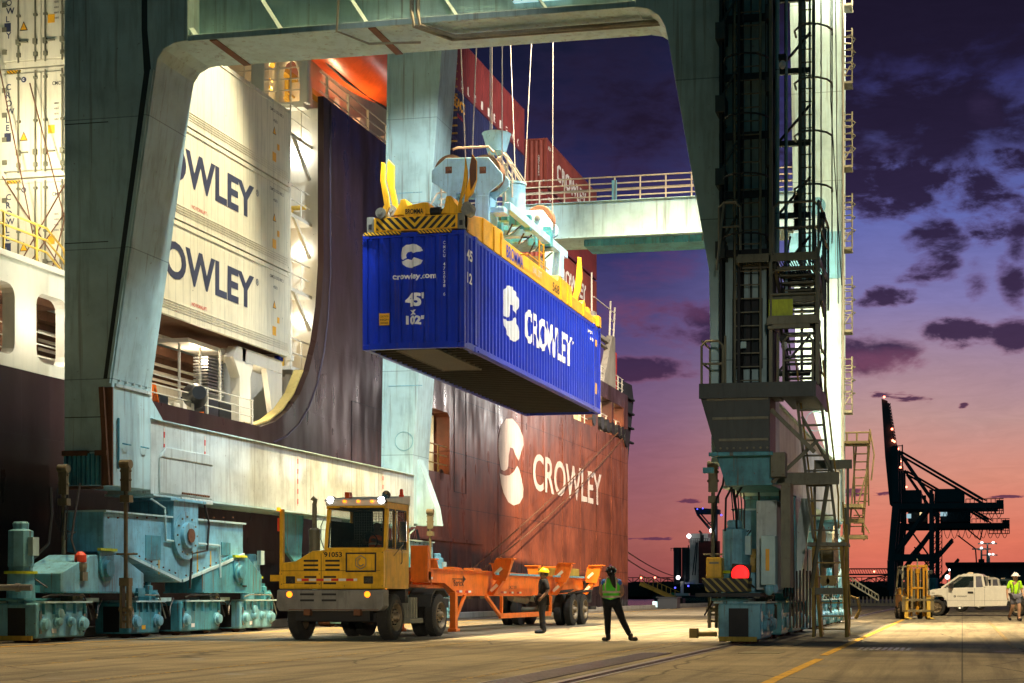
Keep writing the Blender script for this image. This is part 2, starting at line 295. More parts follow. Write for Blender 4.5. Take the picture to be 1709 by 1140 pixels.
def hull_shade_and_boot():
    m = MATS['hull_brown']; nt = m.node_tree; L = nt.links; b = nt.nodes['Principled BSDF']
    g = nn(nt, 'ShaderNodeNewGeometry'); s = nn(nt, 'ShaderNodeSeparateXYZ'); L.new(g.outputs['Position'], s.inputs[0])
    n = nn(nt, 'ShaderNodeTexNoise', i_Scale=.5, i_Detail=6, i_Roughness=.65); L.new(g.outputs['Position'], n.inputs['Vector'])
    lim = mth(nt, 'MINIMUM', mth(nt, 'ADD', mth(nt, 'MULTIPLY', mth(nt, 'SUBTRACT', s.outputs[1], 33), .10), 4.3), mth(nt, 'ADD', mth(nt, 'MULTIPLY', mth(nt, 'SUBTRACT', s.outputs[1], 56), .42), 5.2))      # shade of the unlit topsides painted into the colour, boundary rising aft
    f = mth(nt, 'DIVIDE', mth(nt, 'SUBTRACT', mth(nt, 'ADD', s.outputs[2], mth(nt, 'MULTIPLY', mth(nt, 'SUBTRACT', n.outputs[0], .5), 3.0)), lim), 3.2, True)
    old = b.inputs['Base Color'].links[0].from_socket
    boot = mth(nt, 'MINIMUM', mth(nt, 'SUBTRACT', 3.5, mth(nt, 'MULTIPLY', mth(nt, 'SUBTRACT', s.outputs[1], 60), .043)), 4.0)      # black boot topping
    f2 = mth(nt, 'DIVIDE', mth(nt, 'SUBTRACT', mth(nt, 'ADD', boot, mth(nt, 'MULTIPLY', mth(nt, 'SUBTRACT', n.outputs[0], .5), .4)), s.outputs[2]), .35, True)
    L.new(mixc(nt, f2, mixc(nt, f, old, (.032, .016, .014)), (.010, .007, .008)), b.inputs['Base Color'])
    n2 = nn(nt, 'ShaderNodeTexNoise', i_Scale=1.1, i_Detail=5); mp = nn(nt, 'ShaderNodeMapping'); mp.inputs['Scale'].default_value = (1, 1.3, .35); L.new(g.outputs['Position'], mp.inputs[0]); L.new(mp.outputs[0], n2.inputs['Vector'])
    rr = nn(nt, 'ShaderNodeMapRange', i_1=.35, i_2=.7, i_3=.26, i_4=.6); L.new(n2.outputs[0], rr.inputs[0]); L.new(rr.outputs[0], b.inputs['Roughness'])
hull_shade_and_boot()
mat('hull_navy', (.030, .020, .045), .45, var=.2, dirt=.3, scale=.35, bump=.05)
add_brick(MATS['hull_navy'], 7.2, 2.45, .14, .018, line=.3, bumps=.35, wob=6.5)
add_brick(MATS['crane_paint'], 400, 3.05, .04, .012, swap=(0, 2), line=.5, bumps=.06)
add_brick(MATS['crane_beige'], 3.4, 50, .05, .014, line=.45, bumps=.08)
add_brick(MATS['reefer_white'], .42, 60, .03, .012, line=.72, bumps=.06)

# ------------------------------------------------------------------ mesh helpers
COL = S.collection; ORG = {}
SINGLES = {'wheel_hub', 'bearing_cap', 'landing', 'splice_strap', 'rail_wheel', 'web_stiffener', 'davit_bracket', 'grab_handle', 'measuring_tape_mark', 'fairlead', 'hatch_stopper', 'deck_fittings', 'chain_mark', 'weld_line', 'twist_guide', 'mudguard', 'air_reservoir', 'round_gauge', 'corner_casting', 'door_panel', 'eye', 'air_hose', 'drive_cabinet', 'storage_tank', 'bay_door', 'hose', 'corner_post', 'service_pipe', 'window_seal', 'headlight', 'bumper', 'stair_post', 'white_brace', 'reflective_strap', 'cable_bracket', 'frame_post', 'sheave_frame', 'conduit', 'power_cables', 'loose_cable', 'hydraulic_hoses', 'link_block', 'deck_post', 'inner_post', 'edge_flange', 'locking_bar', 'hinge', 'bogie_foot', 'top_girder', 'panel_gap', 'step', 'cross_member', 'truck_rib', 'power_cables', 'stair_post'}
class MB:
    def __init__(s): s.v = []; s.f = []; s.m = []; s.mi = 0
    def add(s, vs, fs):
        k = len(s.v); s.v += [tuple(v) for v in vs]
        for f in fs: s.f.append(tuple(i+k for i in f)); s.m.append(s.mi)
        return s
    def box(s, x0, x1, y0, y1, z0, z1):
        return s.add([(x0, y0, z0), (x1, y0, z0), (x1, y1, z0), (x0, y1, z0), (x0, y0, z1), (x1, y0, z1), (x1, y1, z1), (x0, y1, z1)],
                     [(0, 3, 2, 1), (4, 5, 6, 7), (0, 1, 5, 4), (1, 2, 6, 5), (2, 3, 7, 6), (3, 0, 4, 7)])
    def prism(s, pts, off):
        """closed polygon of 3-D points pushed along off"""
        n = len(pts); a = [Vector(p) for p in pts]; o = Vector(off)
        nrm = Vector((0, 0, 0))
        for i in range(n): nrm += a[i].cross(a[(i+1) % n])
        if nrm.dot(o) > 0: a.reverse()
        b = [p+o for p in a]
        return s.add(a+b, [tuple(range(n)), tuple(range(2*n-1, n-1, -1))]+[(i, i+n, (i+1) % n+n, (i+1) % n) for i in range(n)])
    def px(s, yz, x0, x1): return s.prism([(x0, y, z) for y, z in yz], (x1-x0, 0, 0))
    def py(s, xz, y0, y1): return s.prism([(x, y0, z) for x, z in xz], (0, y1-y0, 0))
    def pz(s, xy, z0, z1): return s.prism([(x, y, z0) for x, y in xy], (0, 0, z1-z0))
    def tube(s, pts, r, n=6, cap=True):
        pts = [Vector(p) for p in pts]; rings = []; up = None
        for i, p in enumerate(pts):
            t = (pts[min(i+1, len(pts)-1)]-pts[max(i-1, 0)]).normalized()
            if up is None: up = Vector((0, 0, 1)) if abs(t.z) < .9 else Vector((0, 1, 0))
            u = t.cross(up).normalized(); w = u.cross(t); up = w if abs(w.dot(t)) < .9 else up
            rr = r[i] if isinstance(r, (list, tuple)) else r
            rings.append([p+(u*math.cos(a)+w*math.sin(a))*rr for a in [2*math.pi*(k+.5)/n for k in range(n)]])
        vs = [q for g in rings for q in g]; fs = []
        for i in range(len(pts)-1):
            for k in range(n):
                a, b = i*n+k, i*n+(k+1) % n; fs.append((a, a+n, b+n, b))
        if cap: fs += [tuple(range(n)), tuple(range(len(vs)-1, len(vs)-n-1, -1))]
        return s.add(vs, fs)
    def bar(s, a, b, w, h=None):
        """rectangular bar between two points"""
        h = h or w; a = Vector(a); b = Vector(b); t = (b-a).normalized()
        up = Vector((0, 0, 1)) if abs(t.z) < .95 else Vector((0, 1, 0))
        u = t.cross(up).normalized()*w/2; v = u.cross(t).normalized()*h/2
        return s.add([a-u-v, a+u-v, a+u+v, a-u+v, b-u-v, b+u-v, b+u+v, b-u+v], [(0, 1, 2, 3), (7, 6, 5, 4), (0, 4, 5, 1), (1, 5, 6, 2), (2, 6, 7, 3), (3, 7, 4, 0)])
    def lathe(s, c, axis, prof, n=20, cap=True):
        """prof: (distance along axis, radius) pairs"""
        c = Vector(c); t = Vector(axis).normalized(); up = Vector((0, 0, 1)) if abs(t.z) < .9 else Vector((1, 0, 0))
        u = t.cross(up).normalized(); w = u.cross(t); vs = []; fs = []
        for d, r in prof:
            for k in range(n):
                a = 2*math.pi*k/n; vs.append(c+t*d+(u*math.cos(a)+w*math.sin(a))*max(r, 1e-4))
        for i in range(len(prof)-1):
            for k in range(n):
                a, b = i*n+k, i*n+(k+1) % n; fs.append((a, a+n, b+n, b))
        if cap: fs += [tuple(range(n)), tuple(range(len(vs)-1, len(vs)-n-1, -1))]
        return s.add(vs, fs)
    def cyl(s, a, b, r, r2=None, n=16):
        a = Vector(a); b = Vector(b); return s.lathe(a, b-a, [(0, r), ((b-a).length, r2 if r2 is not None else r)], n)
    def ball(s, c, r, sc=(1, 1, 1), n=12, half=False):
        c = Vector(c); vs = []; fs = []; m = n//2
        lat = [(-math.pi/2+math.pi*i/m) for i in range(m+1)]
        if half: lat = [math.pi/2*i/m for i in range(m+1)]
        for la in lat:
            for k in range(n):
                a = 2*math.pi*k/n; q = max(math.cos(la), 1e-3)
                vs.append(c+Vector((math.cos(a)*q*sc[0], math.sin(a)*q*sc[1], math.sin(la)*sc[2]))*r)
        for i in range(m):
            for k in range(n):
                a, b = i*n+k, i*n+(k+1) % n; fs.append((a, b, b+n, a+n))
        fs += [tuple(range(n-1, -1, -1)), tuple(range(m*n, m*n+n))]
        return s.add(vs, fs)
    def pieces(s):
        p = list(range(len(s.v)))
        def find(i):
            while p[i] != i: p[i] = p[p[i]]; i = p[i]
            return i
        for f in s.f:
            r = find(f[0])
            for i in f[1:]: p[find(i)] = r
        out = {}
        for f, mi in zip(s.f, s.m): out.setdefault(find(f[0]), []).append((f, mi))
        res = []
        for fl in out.values():
            q = MB(); mp = {}
            for f, mi in fl:
                for i in f:
                    if i not in mp: mp[i] = len(q.v); q.v.append(s.v[i])
                q.f.append(tuple(mp[i] for i in f)); q.m.append(mi)
            res.append(q)
        return res
    def build(s, name, material, parent=None, bev=0.0, smooth=False, org=None):
        if name in SINGLES and parent is not None:
            ps = s.pieces()
            if len(ps) > 1: return [q.build_one(name, material, parent, bev, smooth, org) for q in ps][-1]
        return s.build_one(name, material, parent, bev, smooth, org)
    def build_one(s, name, material, parent=None, bev=0.0, smooth=False, org=None):
        o3 = ORG.get(parent, Vector((0, 0, 0))) if org is None else Vector(org)
        me = bpy.data.meshes.new(name); me.from_pydata([tuple(Vector(v)-o3) for v in s.v], [], s.f)
        for mm in (material if isinstance(material, (list, tuple)) else [material]): me.materials.append(MATS[mm])
        for p, mi in zip(me.polygons, s.m): p.material_index = mi
        if smooth:
            for p in me.polygons: p.use_smooth = True
            try: me.set_sharp_from_angle(angle=R(38))
            except Exception: pass
        o = bpy.data.objects.new(name, me); COL.objects.link(o)
        if parent is not None: o.parent = parent; ORG[o] = o3
        else: o.location = o3; ORG[o] = o3
        if bev:
            b = o.modifiers.new('bevel', 'BEVEL'); b.width = bev; b.segments = 2; b.limit_method = 'ANGLE'; b.angle_limit = R(40)
        return o
def mb(): return MB()
def tag(o, label=None, cat=None, group=None, kind=None):
    for k, v in (('label', label), ('category', cat), ('group', group), ('kind', kind)):
        if v: o[k] = v
    return o
def thing(name, label, cat, loc=(0, 0, 0), group=None):
    o = bpy.data.objects.new(name, None); COL.objects.link(o); o.location = loc; o.empty_display_size = .3
    ORG[o] = Vector(loc); return tag(o, label, cat, group)
def local(name, label, cat, group=None):
    """parts are modelled about the origin, the thing is moved afterwards"""
    o = thing(name, label, cat, (0, 0, 0), group); return o
def struct(m_, name, material, bev=0, org=(0, 0, 0), kind='structure', smooth=False):
    return tag(m_.build(name, material, None, bev, smooth, org), kind=kind)
def copy_tree(o, parent=None):
    c = o.copy(); COL.objects.link(c)
    if parent is not None: c.parent = parent
    for ch in list(o.children): copy_tree(ch, c)
    return c
def flat2d(s, off=0.0, res=4):
    cu = bpy.data.curves.new('t', 'FONT'); cu.body = s; cu.offset = off; cu.resolution_u = res; cu.align_x = 'LEFT'
    o = bpy.data.objects.new('t', cu); COL.objects.link(o); dg = bpy.context.evaluated_depsgraph_get(); dg.update()
    me = bpy.data.meshes.new_from_object(o.evaluated_get(dg)); bpy.data.objects.remove(o); return me
def decal(me, name, material, parent, org, ux, uz, h, w=None, depth=.004, corr=None, keep=False):
    """place a flat outline mesh on a surface; corr = (period, displacement function) follows a ribbed wall"""
    bm = bmesh.new(); bm.from_mesh(me); vs = bm.verts
    x0 = min(v.co.x for v in vs); x1 = max(v.co.x for v in vs); y0 = min(v.co.y for v in vs); y1 = max(v.co.y for v in vs)
    sy = h/(y1-y0); sx = (w/(x1-x0)) if w else sy
    for v in vs: v.co = Vector(((v.co.x-x0)*sx, (v.co.y-y0)*sy, 0))
    ux = Vector(ux); uz = Vector(uz); n = ux.cross(uz).normalized(); org = Vector(org)
    if corr:
        brk, fn, ax = corr; tot = (x1-x0)*sx; o_ax = org.dot(ux)
        for t in brk:
            t = t-o_ax
            if 0 < t < tot:
                geo = list(bm.verts)+list(bm.edges)+list(bm.faces)
                bmesh.ops.bisect_plane(bm, geom=geo, plane_co=(t, 0, 0), plane_no=(1, 0, 0))
    o3 = ORG.get(parent, Vector((0, 0, 0)))
    for v in bm.verts:
        d = depth-(corr[1](v.co.x+org.dot(ux)) if corr else 0)
        v.co = org+ux*v.co.x+uz*v.co.y+n*d-o3
    m2 = bpy.data.meshes.new(name); bm.to_mesh(m2); bm.free(); m2.materials.clear(); m2.materials.append(MATS[material])
    for p in m2.polygons: p.material_index = 0
    o = bpy.data.objects.new(name, m2); COL.objects.link(o); o.parent = parent; ORG[o] = o3
    return o
def text(s, material, parent, org, ux, uz, h, w=None, off=.018, depth=.004, corr=None, name='lettering'):
    return decal(flat2d(s, off), name, material, parent, org, ux, uz, h, w, depth, corr)
def polymesh(polys):
    bm = bmesh.new()
    for pl in polys:
        f = bm.faces.new([bm.verts.new((x, y, 0)) for x, y in pl])
    bmesh.ops.triangulate(bm, faces=bm.faces[:]); me = bpy.data.meshes.new('poly'); bm.to_mesh(me); bm.free(); return me
def emblem():
    """two-blade letter C: an upper blade and a lower blade split by a slanting slit"""
    up = [(.36, .30), (.98, .62), (.92, .80), (.74, .96), (.50, 1.05), (.26, .99), (.10, .84), (.02, .62), (.0, .44), (.05, .30), (.16, .22), (.22, .17), (.19, .40), (.26, .56), (.44, .60), (.60, .52)]
    up = [(.60, .57), (1.0, .70), (.92, .86), (.74, .99), (.50, 1.05), (.27, 1.0), (.10, .85), (.02, .64), (.0, .45), (.04, .31), (.13, .25), (.28, .34), (.26, .50), (.32, .64), (.46, .68)]
    lo = [(.34, .29), (.45, .20), (.62, .24), (.80, .38), (1.0, .22), (.92, .06), (.74, -.08), (.50, -.14), (.27, -.10), (.12, .02), (.05, .15), (.05, .22), (.15, .19)]
    lo = [(.32, .30), (.48, .25), (.63, .36), (1.0, .22), (.92, .06), (.74, -.08), (.50, -.14), (.27, -.10), (.12, .02), (.05, .17), (.16, .20)]
    return polymesh([up, lo])
def emblem_hull():
    """narrow C of two blades as painted on the hull"""
    up = [(.10, .38), (.02, .52), (.0, .70), (.10, .86), (.30, .97), (.55, 1.0), (.80, .94), (.98, .84), (1.0, .74), (.84, .58), (.80, .53), (.66, .60), (.58, .66), (.46, .66), (.40, .56), (.38, .44), (.34, .40), (.22, .37)]
    lo = [(.06, .33), (.26, .32), (.44, .34), (.62, .40), (.74, .47), (.82, .44), (.92, .34), (1.0, .22), (.98, .12), (.84, .04), (.60, 0), (.38, .03), (.20, .12), (.10, .22)]
    return polymesh([up, lo])
XN = (0, 1, 0); ZN = (0, 0, 1)           # text direction on faces turned to +X
YN = (1, 0, 0)                            # text direction on faces turned to -Y
# ================================================================== SETTING
def ground_mat():
    m = mat('apron', (.27, .235, .165), .8, var=.22, dirt=0, scale=.5, bump=.25); nt = m.node_tree; L = nt.links; b = nt.nodes['Principled BSDF']
    g = nn(nt, 'ShaderNodeNewGeometry'); old = b.inputs['Base Color'].links[0].from_socket
    mp = nn(nt, 'ShaderNodeMapping'); mp.inputs['Scale'].default_value = (1.0, .045, 1); L.new(g.outputs['Position'], mp.inputs[0])
    n = nn(nt, 'ShaderNodeTexNoise', i_Scale=2.6, i_Detail=5, i_Roughness=.6, i_Distortion=.3); L.new(mp.outputs[0], n.inputs['Vector'])
    r = ramp(nt, [(.46, (0, 0, 0)), (.66, (1, 1, 1))]); L.new(n.outputs[0], r.inputs[0])
    c = mixc(nt, mth(nt, 'MULTIPLY', r.outputs[0], .6), old, (.045, .040, .032))       # tyre streaks along the quay
    mp2 = nn(nt, 'ShaderNodeMapping'); mp2.inputs['Scale'].default_value = (.38, .8, 1); mp2.inputs['Rotation'].default_value = (0, 0, R(9)); L.new(g.outputs['Position'], mp2.inputs[0])
    n2 = nn(nt, 'ShaderNodeTexNoise', i_Scale=.8, i_Detail=7, i_Roughness=.65); L.new(mp2.outputs[0], n2.inputs['Vector'])
    r2 = ramp(nt, [(.5, (0, 0, 0)), (.7, (1, 1, 1))]); L.new(n2.outputs[0], r2.inputs[0])
    c = mixc(nt, mth(nt, 'MULTIPLY', r2.outputs[0], .55), c, (.075, .062, .045))
    n3 = nn(nt, 'ShaderNodeTexNoise', i_Scale=38, i_Detail=4, i_Roughness=.7); L.new(g.outputs['Position'], n3.inputs['Vector'])
    r3 = ramp(nt, [(.35, (.55, .55, .55)), (.68, (1.4, 1.36, 1.25))]); L.new(n3.outputs[0], r3.inputs[0]); c = mixc(nt, 1.0, c, r3.outputs[0], 'MULTIPLY')
    v = nn(nt, 'ShaderNodeTexVoronoi', feature='DISTANCE_TO_EDGE', i_Scale=.26); wp = nn(nt, 'ShaderNodeTexNoise', i_Scale=.8, i_Detail=5); L.new(g.outputs['Position'], wp.inputs['Vector'])
    L.new(mixc(nt, .35, g.outputs['Position'], wp.outputs['Color'], 'ADD'), v.inputs['Vector'])
    ck = ramp(nt, [(.0, (1, 1, 1)), (.009, (0, 0, 0))]); L.new(v.outputs['Distance'], ck.inputs[0])
    c = mixc(nt, mth(nt, 'MULTIPLY', ck.outputs[0], .8), c, (.02, .018, .016))            # cracks
    n4 = nn(nt, 'ShaderNodeTexNoise', i_Scale=.55, i_Detail=4, i_Roughness=.6); L.new(g.outputs['Position'], n4.inputs['Vector'])
    r4 = ramp(nt, [(.62, (0, 0, 0)), (.68, (1, 1, 1))]); L.new(n4.outputs[0], r4.inputs[0])
    c = mixc(nt, mth(nt, 'MULTIPLY', r4.outputs[0], .55), c, (.035, .032, .03))           # oil patches
    br = nn(nt, 'ShaderNodeTexBrick', offset=.0, i_Scale=1.0, i_Mortar_Size=.012, i_Brick_Width=5.2, i_Row_Height=6.4)
    br.inputs['Color1'].default_value = (1.1, 1.1, 1.1, 1); br.inputs['Color2'].default_value = (.86, .87, .9, 1); br.inputs['Mortar'].default_value = (.3, .3, .3, 1); L.new(g.outputs['Position'], br.inputs['Vector'])
    c = mixc(nt, 1.0, c, br.outputs[0], 'MULTIPLY')                                         # slab joints
    L.new(c, b.inputs['Base Color'])
    rr = nn(nt, 'ShaderNodeMapRange', i_3=.82, i_4=.42); L.new(r4.outputs[0], rr.inputs[0]); L.new(rr.outputs[0], b.inputs['Roughness'])
ground_mat()
def paint_mat(name, col, worn):
    m = mat(name, col, .7, var=.15, dirt=.3, scale=2); nt = m.node_tree; L = nt.links; b = nt.nodes['Principled BSDF']
    g = nn(nt, 'ShaderNodeNewGeometry'); n = nn(nt, 'ShaderNodeTexNoise', i_Scale=7, i_Detail=8, i_Roughness=.75); L.new(g.outputs['Position'], n.inputs['Vector'])
    r = ramp(nt, [(worn, (0, 0, 0)), (worn+.05, (1, 1, 1))]); L.new(n.outputs[0], r.inputs[0])
    L.new(mixc(nt, r.outputs[0], (.14, .12, .09), b.inputs['Base Color'].links[0].from_socket), b.inputs['Base Color'])
paint_mat('line_yellow', (.62, .36, .02), .40); paint_mat('line_faint', (.44, .27, .03), .50); paint_mat('line_white', (.6, .58, .5), .5)
def water_mat():
    m = mat('water', (.02, .02, .03), .12, var=0, dirt=0, bump=0); nt = m.node_tree; b = nt.nodes['Principled BSDF']
    g = nn(nt, 'ShaderNodeNewGeometry'); n = nn(nt, 'ShaderNodeTexNoise', i_Scale=.5, i_Detail=6); nt.links.new(g.outputs['Position'], n.inputs['Vector'])
    bp = nn(nt, 'ShaderNodeBump', i_Strength=.9, i_Distance=.35); nt.links.new(n.outputs[0], bp.inputs['Height']); nt.links.new(bp.outputs[0], b.inputs['Normal'])
water_mat()
mat('under_frame', (.028, .026, .022), .7, dirt=.4, rust=.1, scale=2)
QX = -21.5; RL = -20.12; RR = -4.72
struct(mb().box(-4000, 4000, -400, 8000, -2.7, -2.5), 'water', 'water')
struct(mb().pz([(QX, -60), (500, -60), (500, 330), (60, 330), (QX, 240)], -3.2, 0), 'apron', 'apron')
struct(mb().box(QX, QX+.42, -40, 240, .001, .26), 'quay_kerb', 'concrete_edge', .03)
def strip(name, x, w, y0, y1, material, z=.004): struct(mb().box(x-w/2, x+w/2, y0, y1, 0.0005, z), name, material)
strip('yellow_line', -2.30, .15, 5, 24.6, 'line_yellow'); strip('yellow_line', -2.36, .15, 26.0, 62, 'line_yellow')
strip('yellow_line', -6.15, .10, 8, 34, 'line_faint'); strip('yellow_line', -10.6, .10, 10, 60, 'line_faint'); strip('yellow_line', -16.9, .12, 12, 120, 'line_faint')
strip('yellow_line', -18.9, .14, 10, 120, 'line_yellow'); strip('yellow_line', 1.0, .10, 30, 60, 'line_faint'); strip('yellow_line', 2.9, .12, 44, 70, 'line_faint')
strip('yellow_line', -13.8, .09, 14, 32, 'line_faint')
rail_m = mb()
for x in (RL, RR):
    for dx, w, h in ((0, .075, .022), (-.12, .05, .006), (.14, .06, .007)): rail_m.box(x+dx-w/2, x+dx+w/2, -20, 230, .0008, h)
struct(rail_m, 'crane_rail', 'steel')
sl = mb()
for x in (RL, RR): sl.box(x-.09, x-.045, -20, 230, .0006, .003); sl.box(x+.045, x+.10, -20, 230, .0006, .003)
struct(sl, 'rail_groove', 'dark')
gm = mb(); gd = mb(); gd.box(-5.66, -5.10, 15, 26.4, .0007, .004)
for i in range(7): gm.box(-5.64+i*.08, -5.605+i*.08, 15, 26.4, .005, .016)
struct(gd, 'cable_slot_bed', 'dark'); struct(gm, 'cable_slot_cover', 'steel')
mh = mb()
for x0, x1, y0, y1 in ((-3.95, -3.2, 26.6, 27.6), (-2.0, -.9, 28.2, 29.8)): mh.box(x0, x1, y0, y1, .0006, .005)
struct(mh, 'service_hatch', 'stair_metal')
gr2 = mb()
for i in range(9): gr2.box(-1.96+i*.115, -1.90+i*.115, 28.25, 29.75, .006, .012)
struct(gr2, 'drain_grating', 'steel')

# ================================================================== SHIP
mat('sheer_cream', (.55, .42, .14), .5, dirt=.3, runs=.3)
SX = -22.2
ship = thing('cargo_ship', 'huge brown hulled cargo ship moored along the quay behind the crane', 'ship', (-34, 60, -2.5))
def hy(px_): return P(px_, 700, x=SX).y
o1a, o1b, o2a, o2b = hy(998), hy(1021), hy(1024), hy(1041)
h = mb()
curve = [(44.9, 6.45), (45.9, 6.72), (46.9, 7.2), (47.76, 7.85), (48.5, 8.75), (49.1, 9.9), (49.5, 11.2), (49.72, 12.7)]
h.px([(-12, -3.4), (-12, 6.45)]+curve+[(49.72, 18.68), (57.6, 18.68), (57.6, -3.4)], SX-.22, SX)
h.px([(57.6, 8.85), (57.6, 18.68), (63.0, 18.68), (63.0, 8.85), (62.7, 9.0), (57.9, 9.0)], SX-.7, SX)
h.px([(57.6, -3.4), (57.6, 6.3), (63.0, 6.3), (63.0, -3.4)], SX-.7, SX)
h.px([(63.0, -3.4), (63.0, 18.68), (66.5, 18.68), (66.5, 14.42), (82, 14.42), (82, -3.4)], SX-.7, SX)
h.box(SX-.7, SX, 82, 98.9, -3.4, 11.25); h.box(SX-.7, SX, 82, 98.9, 13.45, 14.42)
for a, b_ in ((82, 84.5), (88.9, o1a), (o1b, o2a), (o2b, 98.9)): h.box(SX-.7, SX, a, b_, 11.25, 13.45)
h.box(-46, SX-.7, 98.5, 98.9, -3.4, 14.42)                                   # stern plate
h.px([(-12, -3.4), (-12, 6.3), (57, 6.3), (57, -3.4)], -46, SX-.7)            # lower body
h.box(-46, SX-.7, 57, 98.5, -3.4, 6.25)
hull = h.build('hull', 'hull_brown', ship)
# weld flange that follows the sweep of the sheer, yellow fashion plate on it
f = mb(); cc = [Vector((0, y, z)) for y, z in [(44.2, 6.45)]+curve+[(49.72, 18.6)]]
for i in range(len(cc)-1):
    a, b_ = cc[i], cc[i+1]; f.add([(SX-.02, a.y, a.z), (SX-.5, a.y, a.z+.02), (SX-.5, b_.y-.02, b_.z+.02), (SX-.02, b_.y, b_.z)], [(0, 1, 2, 3), (3, 2, 1, 0)])
f = mb()
for i in range(len(cc)-5): f.bar((SX-.36, cc[i].y-.03, cc[i].z+.05), (SX-.36, cc[i+1].y-.03, cc[i+1].z+.05), .34, .05)
f.build('sheer_plate', 'sheer_cream', ship)
f = mb(); off = .0
for i in range(1, len(cc)-1):
    a, b_ = cc[i], cc[i+1]; f.tube([(SX+.0, a.y+.95-.05*i, a.z-.45+.03*i), (SX+.0, b_.y+.95-.05*(i+1), b_.z-.45+.03*(i+1))], .035, 5)
f.tube([(SX, 50.3, 12.4), (SX, 50.3, 18.6)], .035, 5)
f.build('weld_seam', 'hull_navy', ship)
# rubbing strake low on the side, ribs under it
f = mb().box(SX, SX+.10, 52, 67.5, 3.35, 3.50); f.box(SX, SX+.06, 30, 98, .9, 1.0)
for y in range(70, 98, 4): f.box(SX, SX+.02, y, y+.05, 1, 11)
f.build('rubbing_strake', 'hull_brown', ship)
for y0, y1, z0, z1 in ((52.2, 55.4, 4.6, 8.2), (63.6, 65.2, 5.6, 10.8)):       # side doors drawn as seams
    f = mb(); f.tube([(SX+.004, y0, z0), (SX+.004, y1, z0), (SX+.004, y1, z1), (SX+.004, y0, z1), (SX+.004, y0, z0)], .022, 4); f.build('side_door_seam', 'dark', ship)
E0 = P(831, 780, x=SX); E1 = P(873, 780, x=SX)
decal(emblem_hull(), 'emblem', 'letter_hull', ship, (SX, E0.y, P(852, 843, x=SX).z), XN, ZN, P(858, 700, x=SX).z-P(852, 843, x=SX).z, E1.y-E0.y, .02)
text('CROWLEY', 'letter_hull', ship, (SX, P(889, 780, x=SX).y, 6.52), XN, ZN, 1.98, P(1003, 800, x=SX).y-P(889, 780, x=SX).y, .016, .02)
# lit mooring openings: hatch amidships and two aft
def alcove(y0, y1, z0, z1, xin=-25.5, lit='ship_white'):
    a = mb(); x1 = SX-.7
    a.box(xin, x1, y0-.02, y0+.04, z0, z1); a.box(xin, x1, y1-.04, y1+.02, z0, z1); a.box(xin, x1, y0, y1, z1, z1+.08); a.box(xin, x1, y0, y1, z0-.08, z0); a.box(xin-.1, xin, y0, y1, z0, z1)
    return a.build('alcove', lit, ship)
alcove(57.7, 62.9, 6.35, 8.85); alcove(84.6, 98.2, 11.3, 13.4)
f = mb()
for z in (6.7, 7.1, 7.5): f.tube([(SX-.1, 57.7, z), (SX-.1, 62.9, z)], .03, 5)
for y in (59, 60.4, 61.8): f.tube([(SX-.1, y, 6.3), (SX-.1, y, 7.5)], .035, 5)
f.build('railing', 'pipe_yellow', ship)
f = mb().tube([(-24.8, 61.0, 8.7), (-24.0, 62.3, 8.2)], .09, 8); f.build('overhead_pipe', 'stair_metal', ship)
f = mb(); [f.lathe((SX-.15, 62.0, 6.2), (1, 0, 0), [(0, .1), (0, .22+.05*k), (.15, .22+.05*k), (.15, .1)], 12) for k in (0, 1)]; f.build('fairlead', 'rust_metal', ship)
f = mb()
for y in (89.3, 91.5, 93.0, 94.4, 96.1, 97.3): f.lathe((SX-.25, y, 11.75), (1, 0, 0), [(0, .16), (0, .42), (.3, .42), (.3, .16)], 12)
f.build('fairlead', 'dark', ship)
f = mb(); f.lathe((SX, 98.2, 11.5), (1, 0, 0), [(0, .3), (.0, .62), (.12, .62), (.12, .3)], 18); f.build('bow_fairlead', 'dark', ship)
f = mb()
for z in (11.7, 12.1, 12.5): f.tube([(SX-.3, 84, z), (SX-.3, 98.3, z)], .03, 5)
for i in range(11): f.tube([(SX-.3, 84+i*1.4, 11.2), (SX-.3, 84+i*1.4, 12.5)], .03, 5)
f.build('railing', 'ship_white', ship)
# stern mooring deck: gantry post, A-frame, rails, ramp flap
f = mb(); f.box(-22.7, -22.4, 90.3, 90.9, 14.4, 18.6); f.box(-23.4, -23.1, 97.4, 97.9, 14.4, 18.2)
f.px([(92.6, 14.4), (95.2, 17.9), (96.0, 17.9), (96.2, 14.4)], -22.8, -22.4); f.box(-22.8, -22.5, 90.9, 95.6, 17.3, 17.55); f.box(-22.8, -22.5, 91, 95, 16.9, 17.0)
f.build('deck_gantry', 'dull_white', ship, .03)
f = mb()
for z in (14.8, 15.15, 15.5): f.tube([(SX-.3, 90, z), (SX-.3, 98.8, z)], .03, 5)
for i in range(8): f.tube([(SX-.3, 90+i*1.2, 14.4), (SX-.3, 90+i*1.2, 15.5)], .035, 5)
for a in ((95.2, 17.9, 95.5, 20.2), (96.3, 17.9, 96.7, 20.0)): f.tube([(-22.6, a[0], a[1]), (-22.6, a[2], a[3])], .06, 5)
for z in (18.4, 19.0, 19.6): f.tube([(-22.6, 95.3, z), (-22.6, 96.5, z)], .04, 5)
f.tube([(-22.6, 91, 19.6), (-22.6, 95.5, 19.6)], .04, 5); f.tube([(-22.6, 90.4, 18.4), (-22.6, 90.4, 21)], .05, 5)
f.build('stern_railing', 'ship_white', ship)
f = mb().box(-22.7, -22.5, 96.3, 96.9, 14.5, 17.0); f.build('fire_hose_box', 'red_paint', ship)
f = mb().px([(98.95, 10.6), (100.6, 9.8), (102.6, 14.6), (102.0, 15.6), (98.95, 15.5)], -40, -22.6)
for i in range(4): f.box(-22.6, -22.35, 99.0, 101.6+.1*i, 11.4+i*1.0, 11.55+i*1.0)
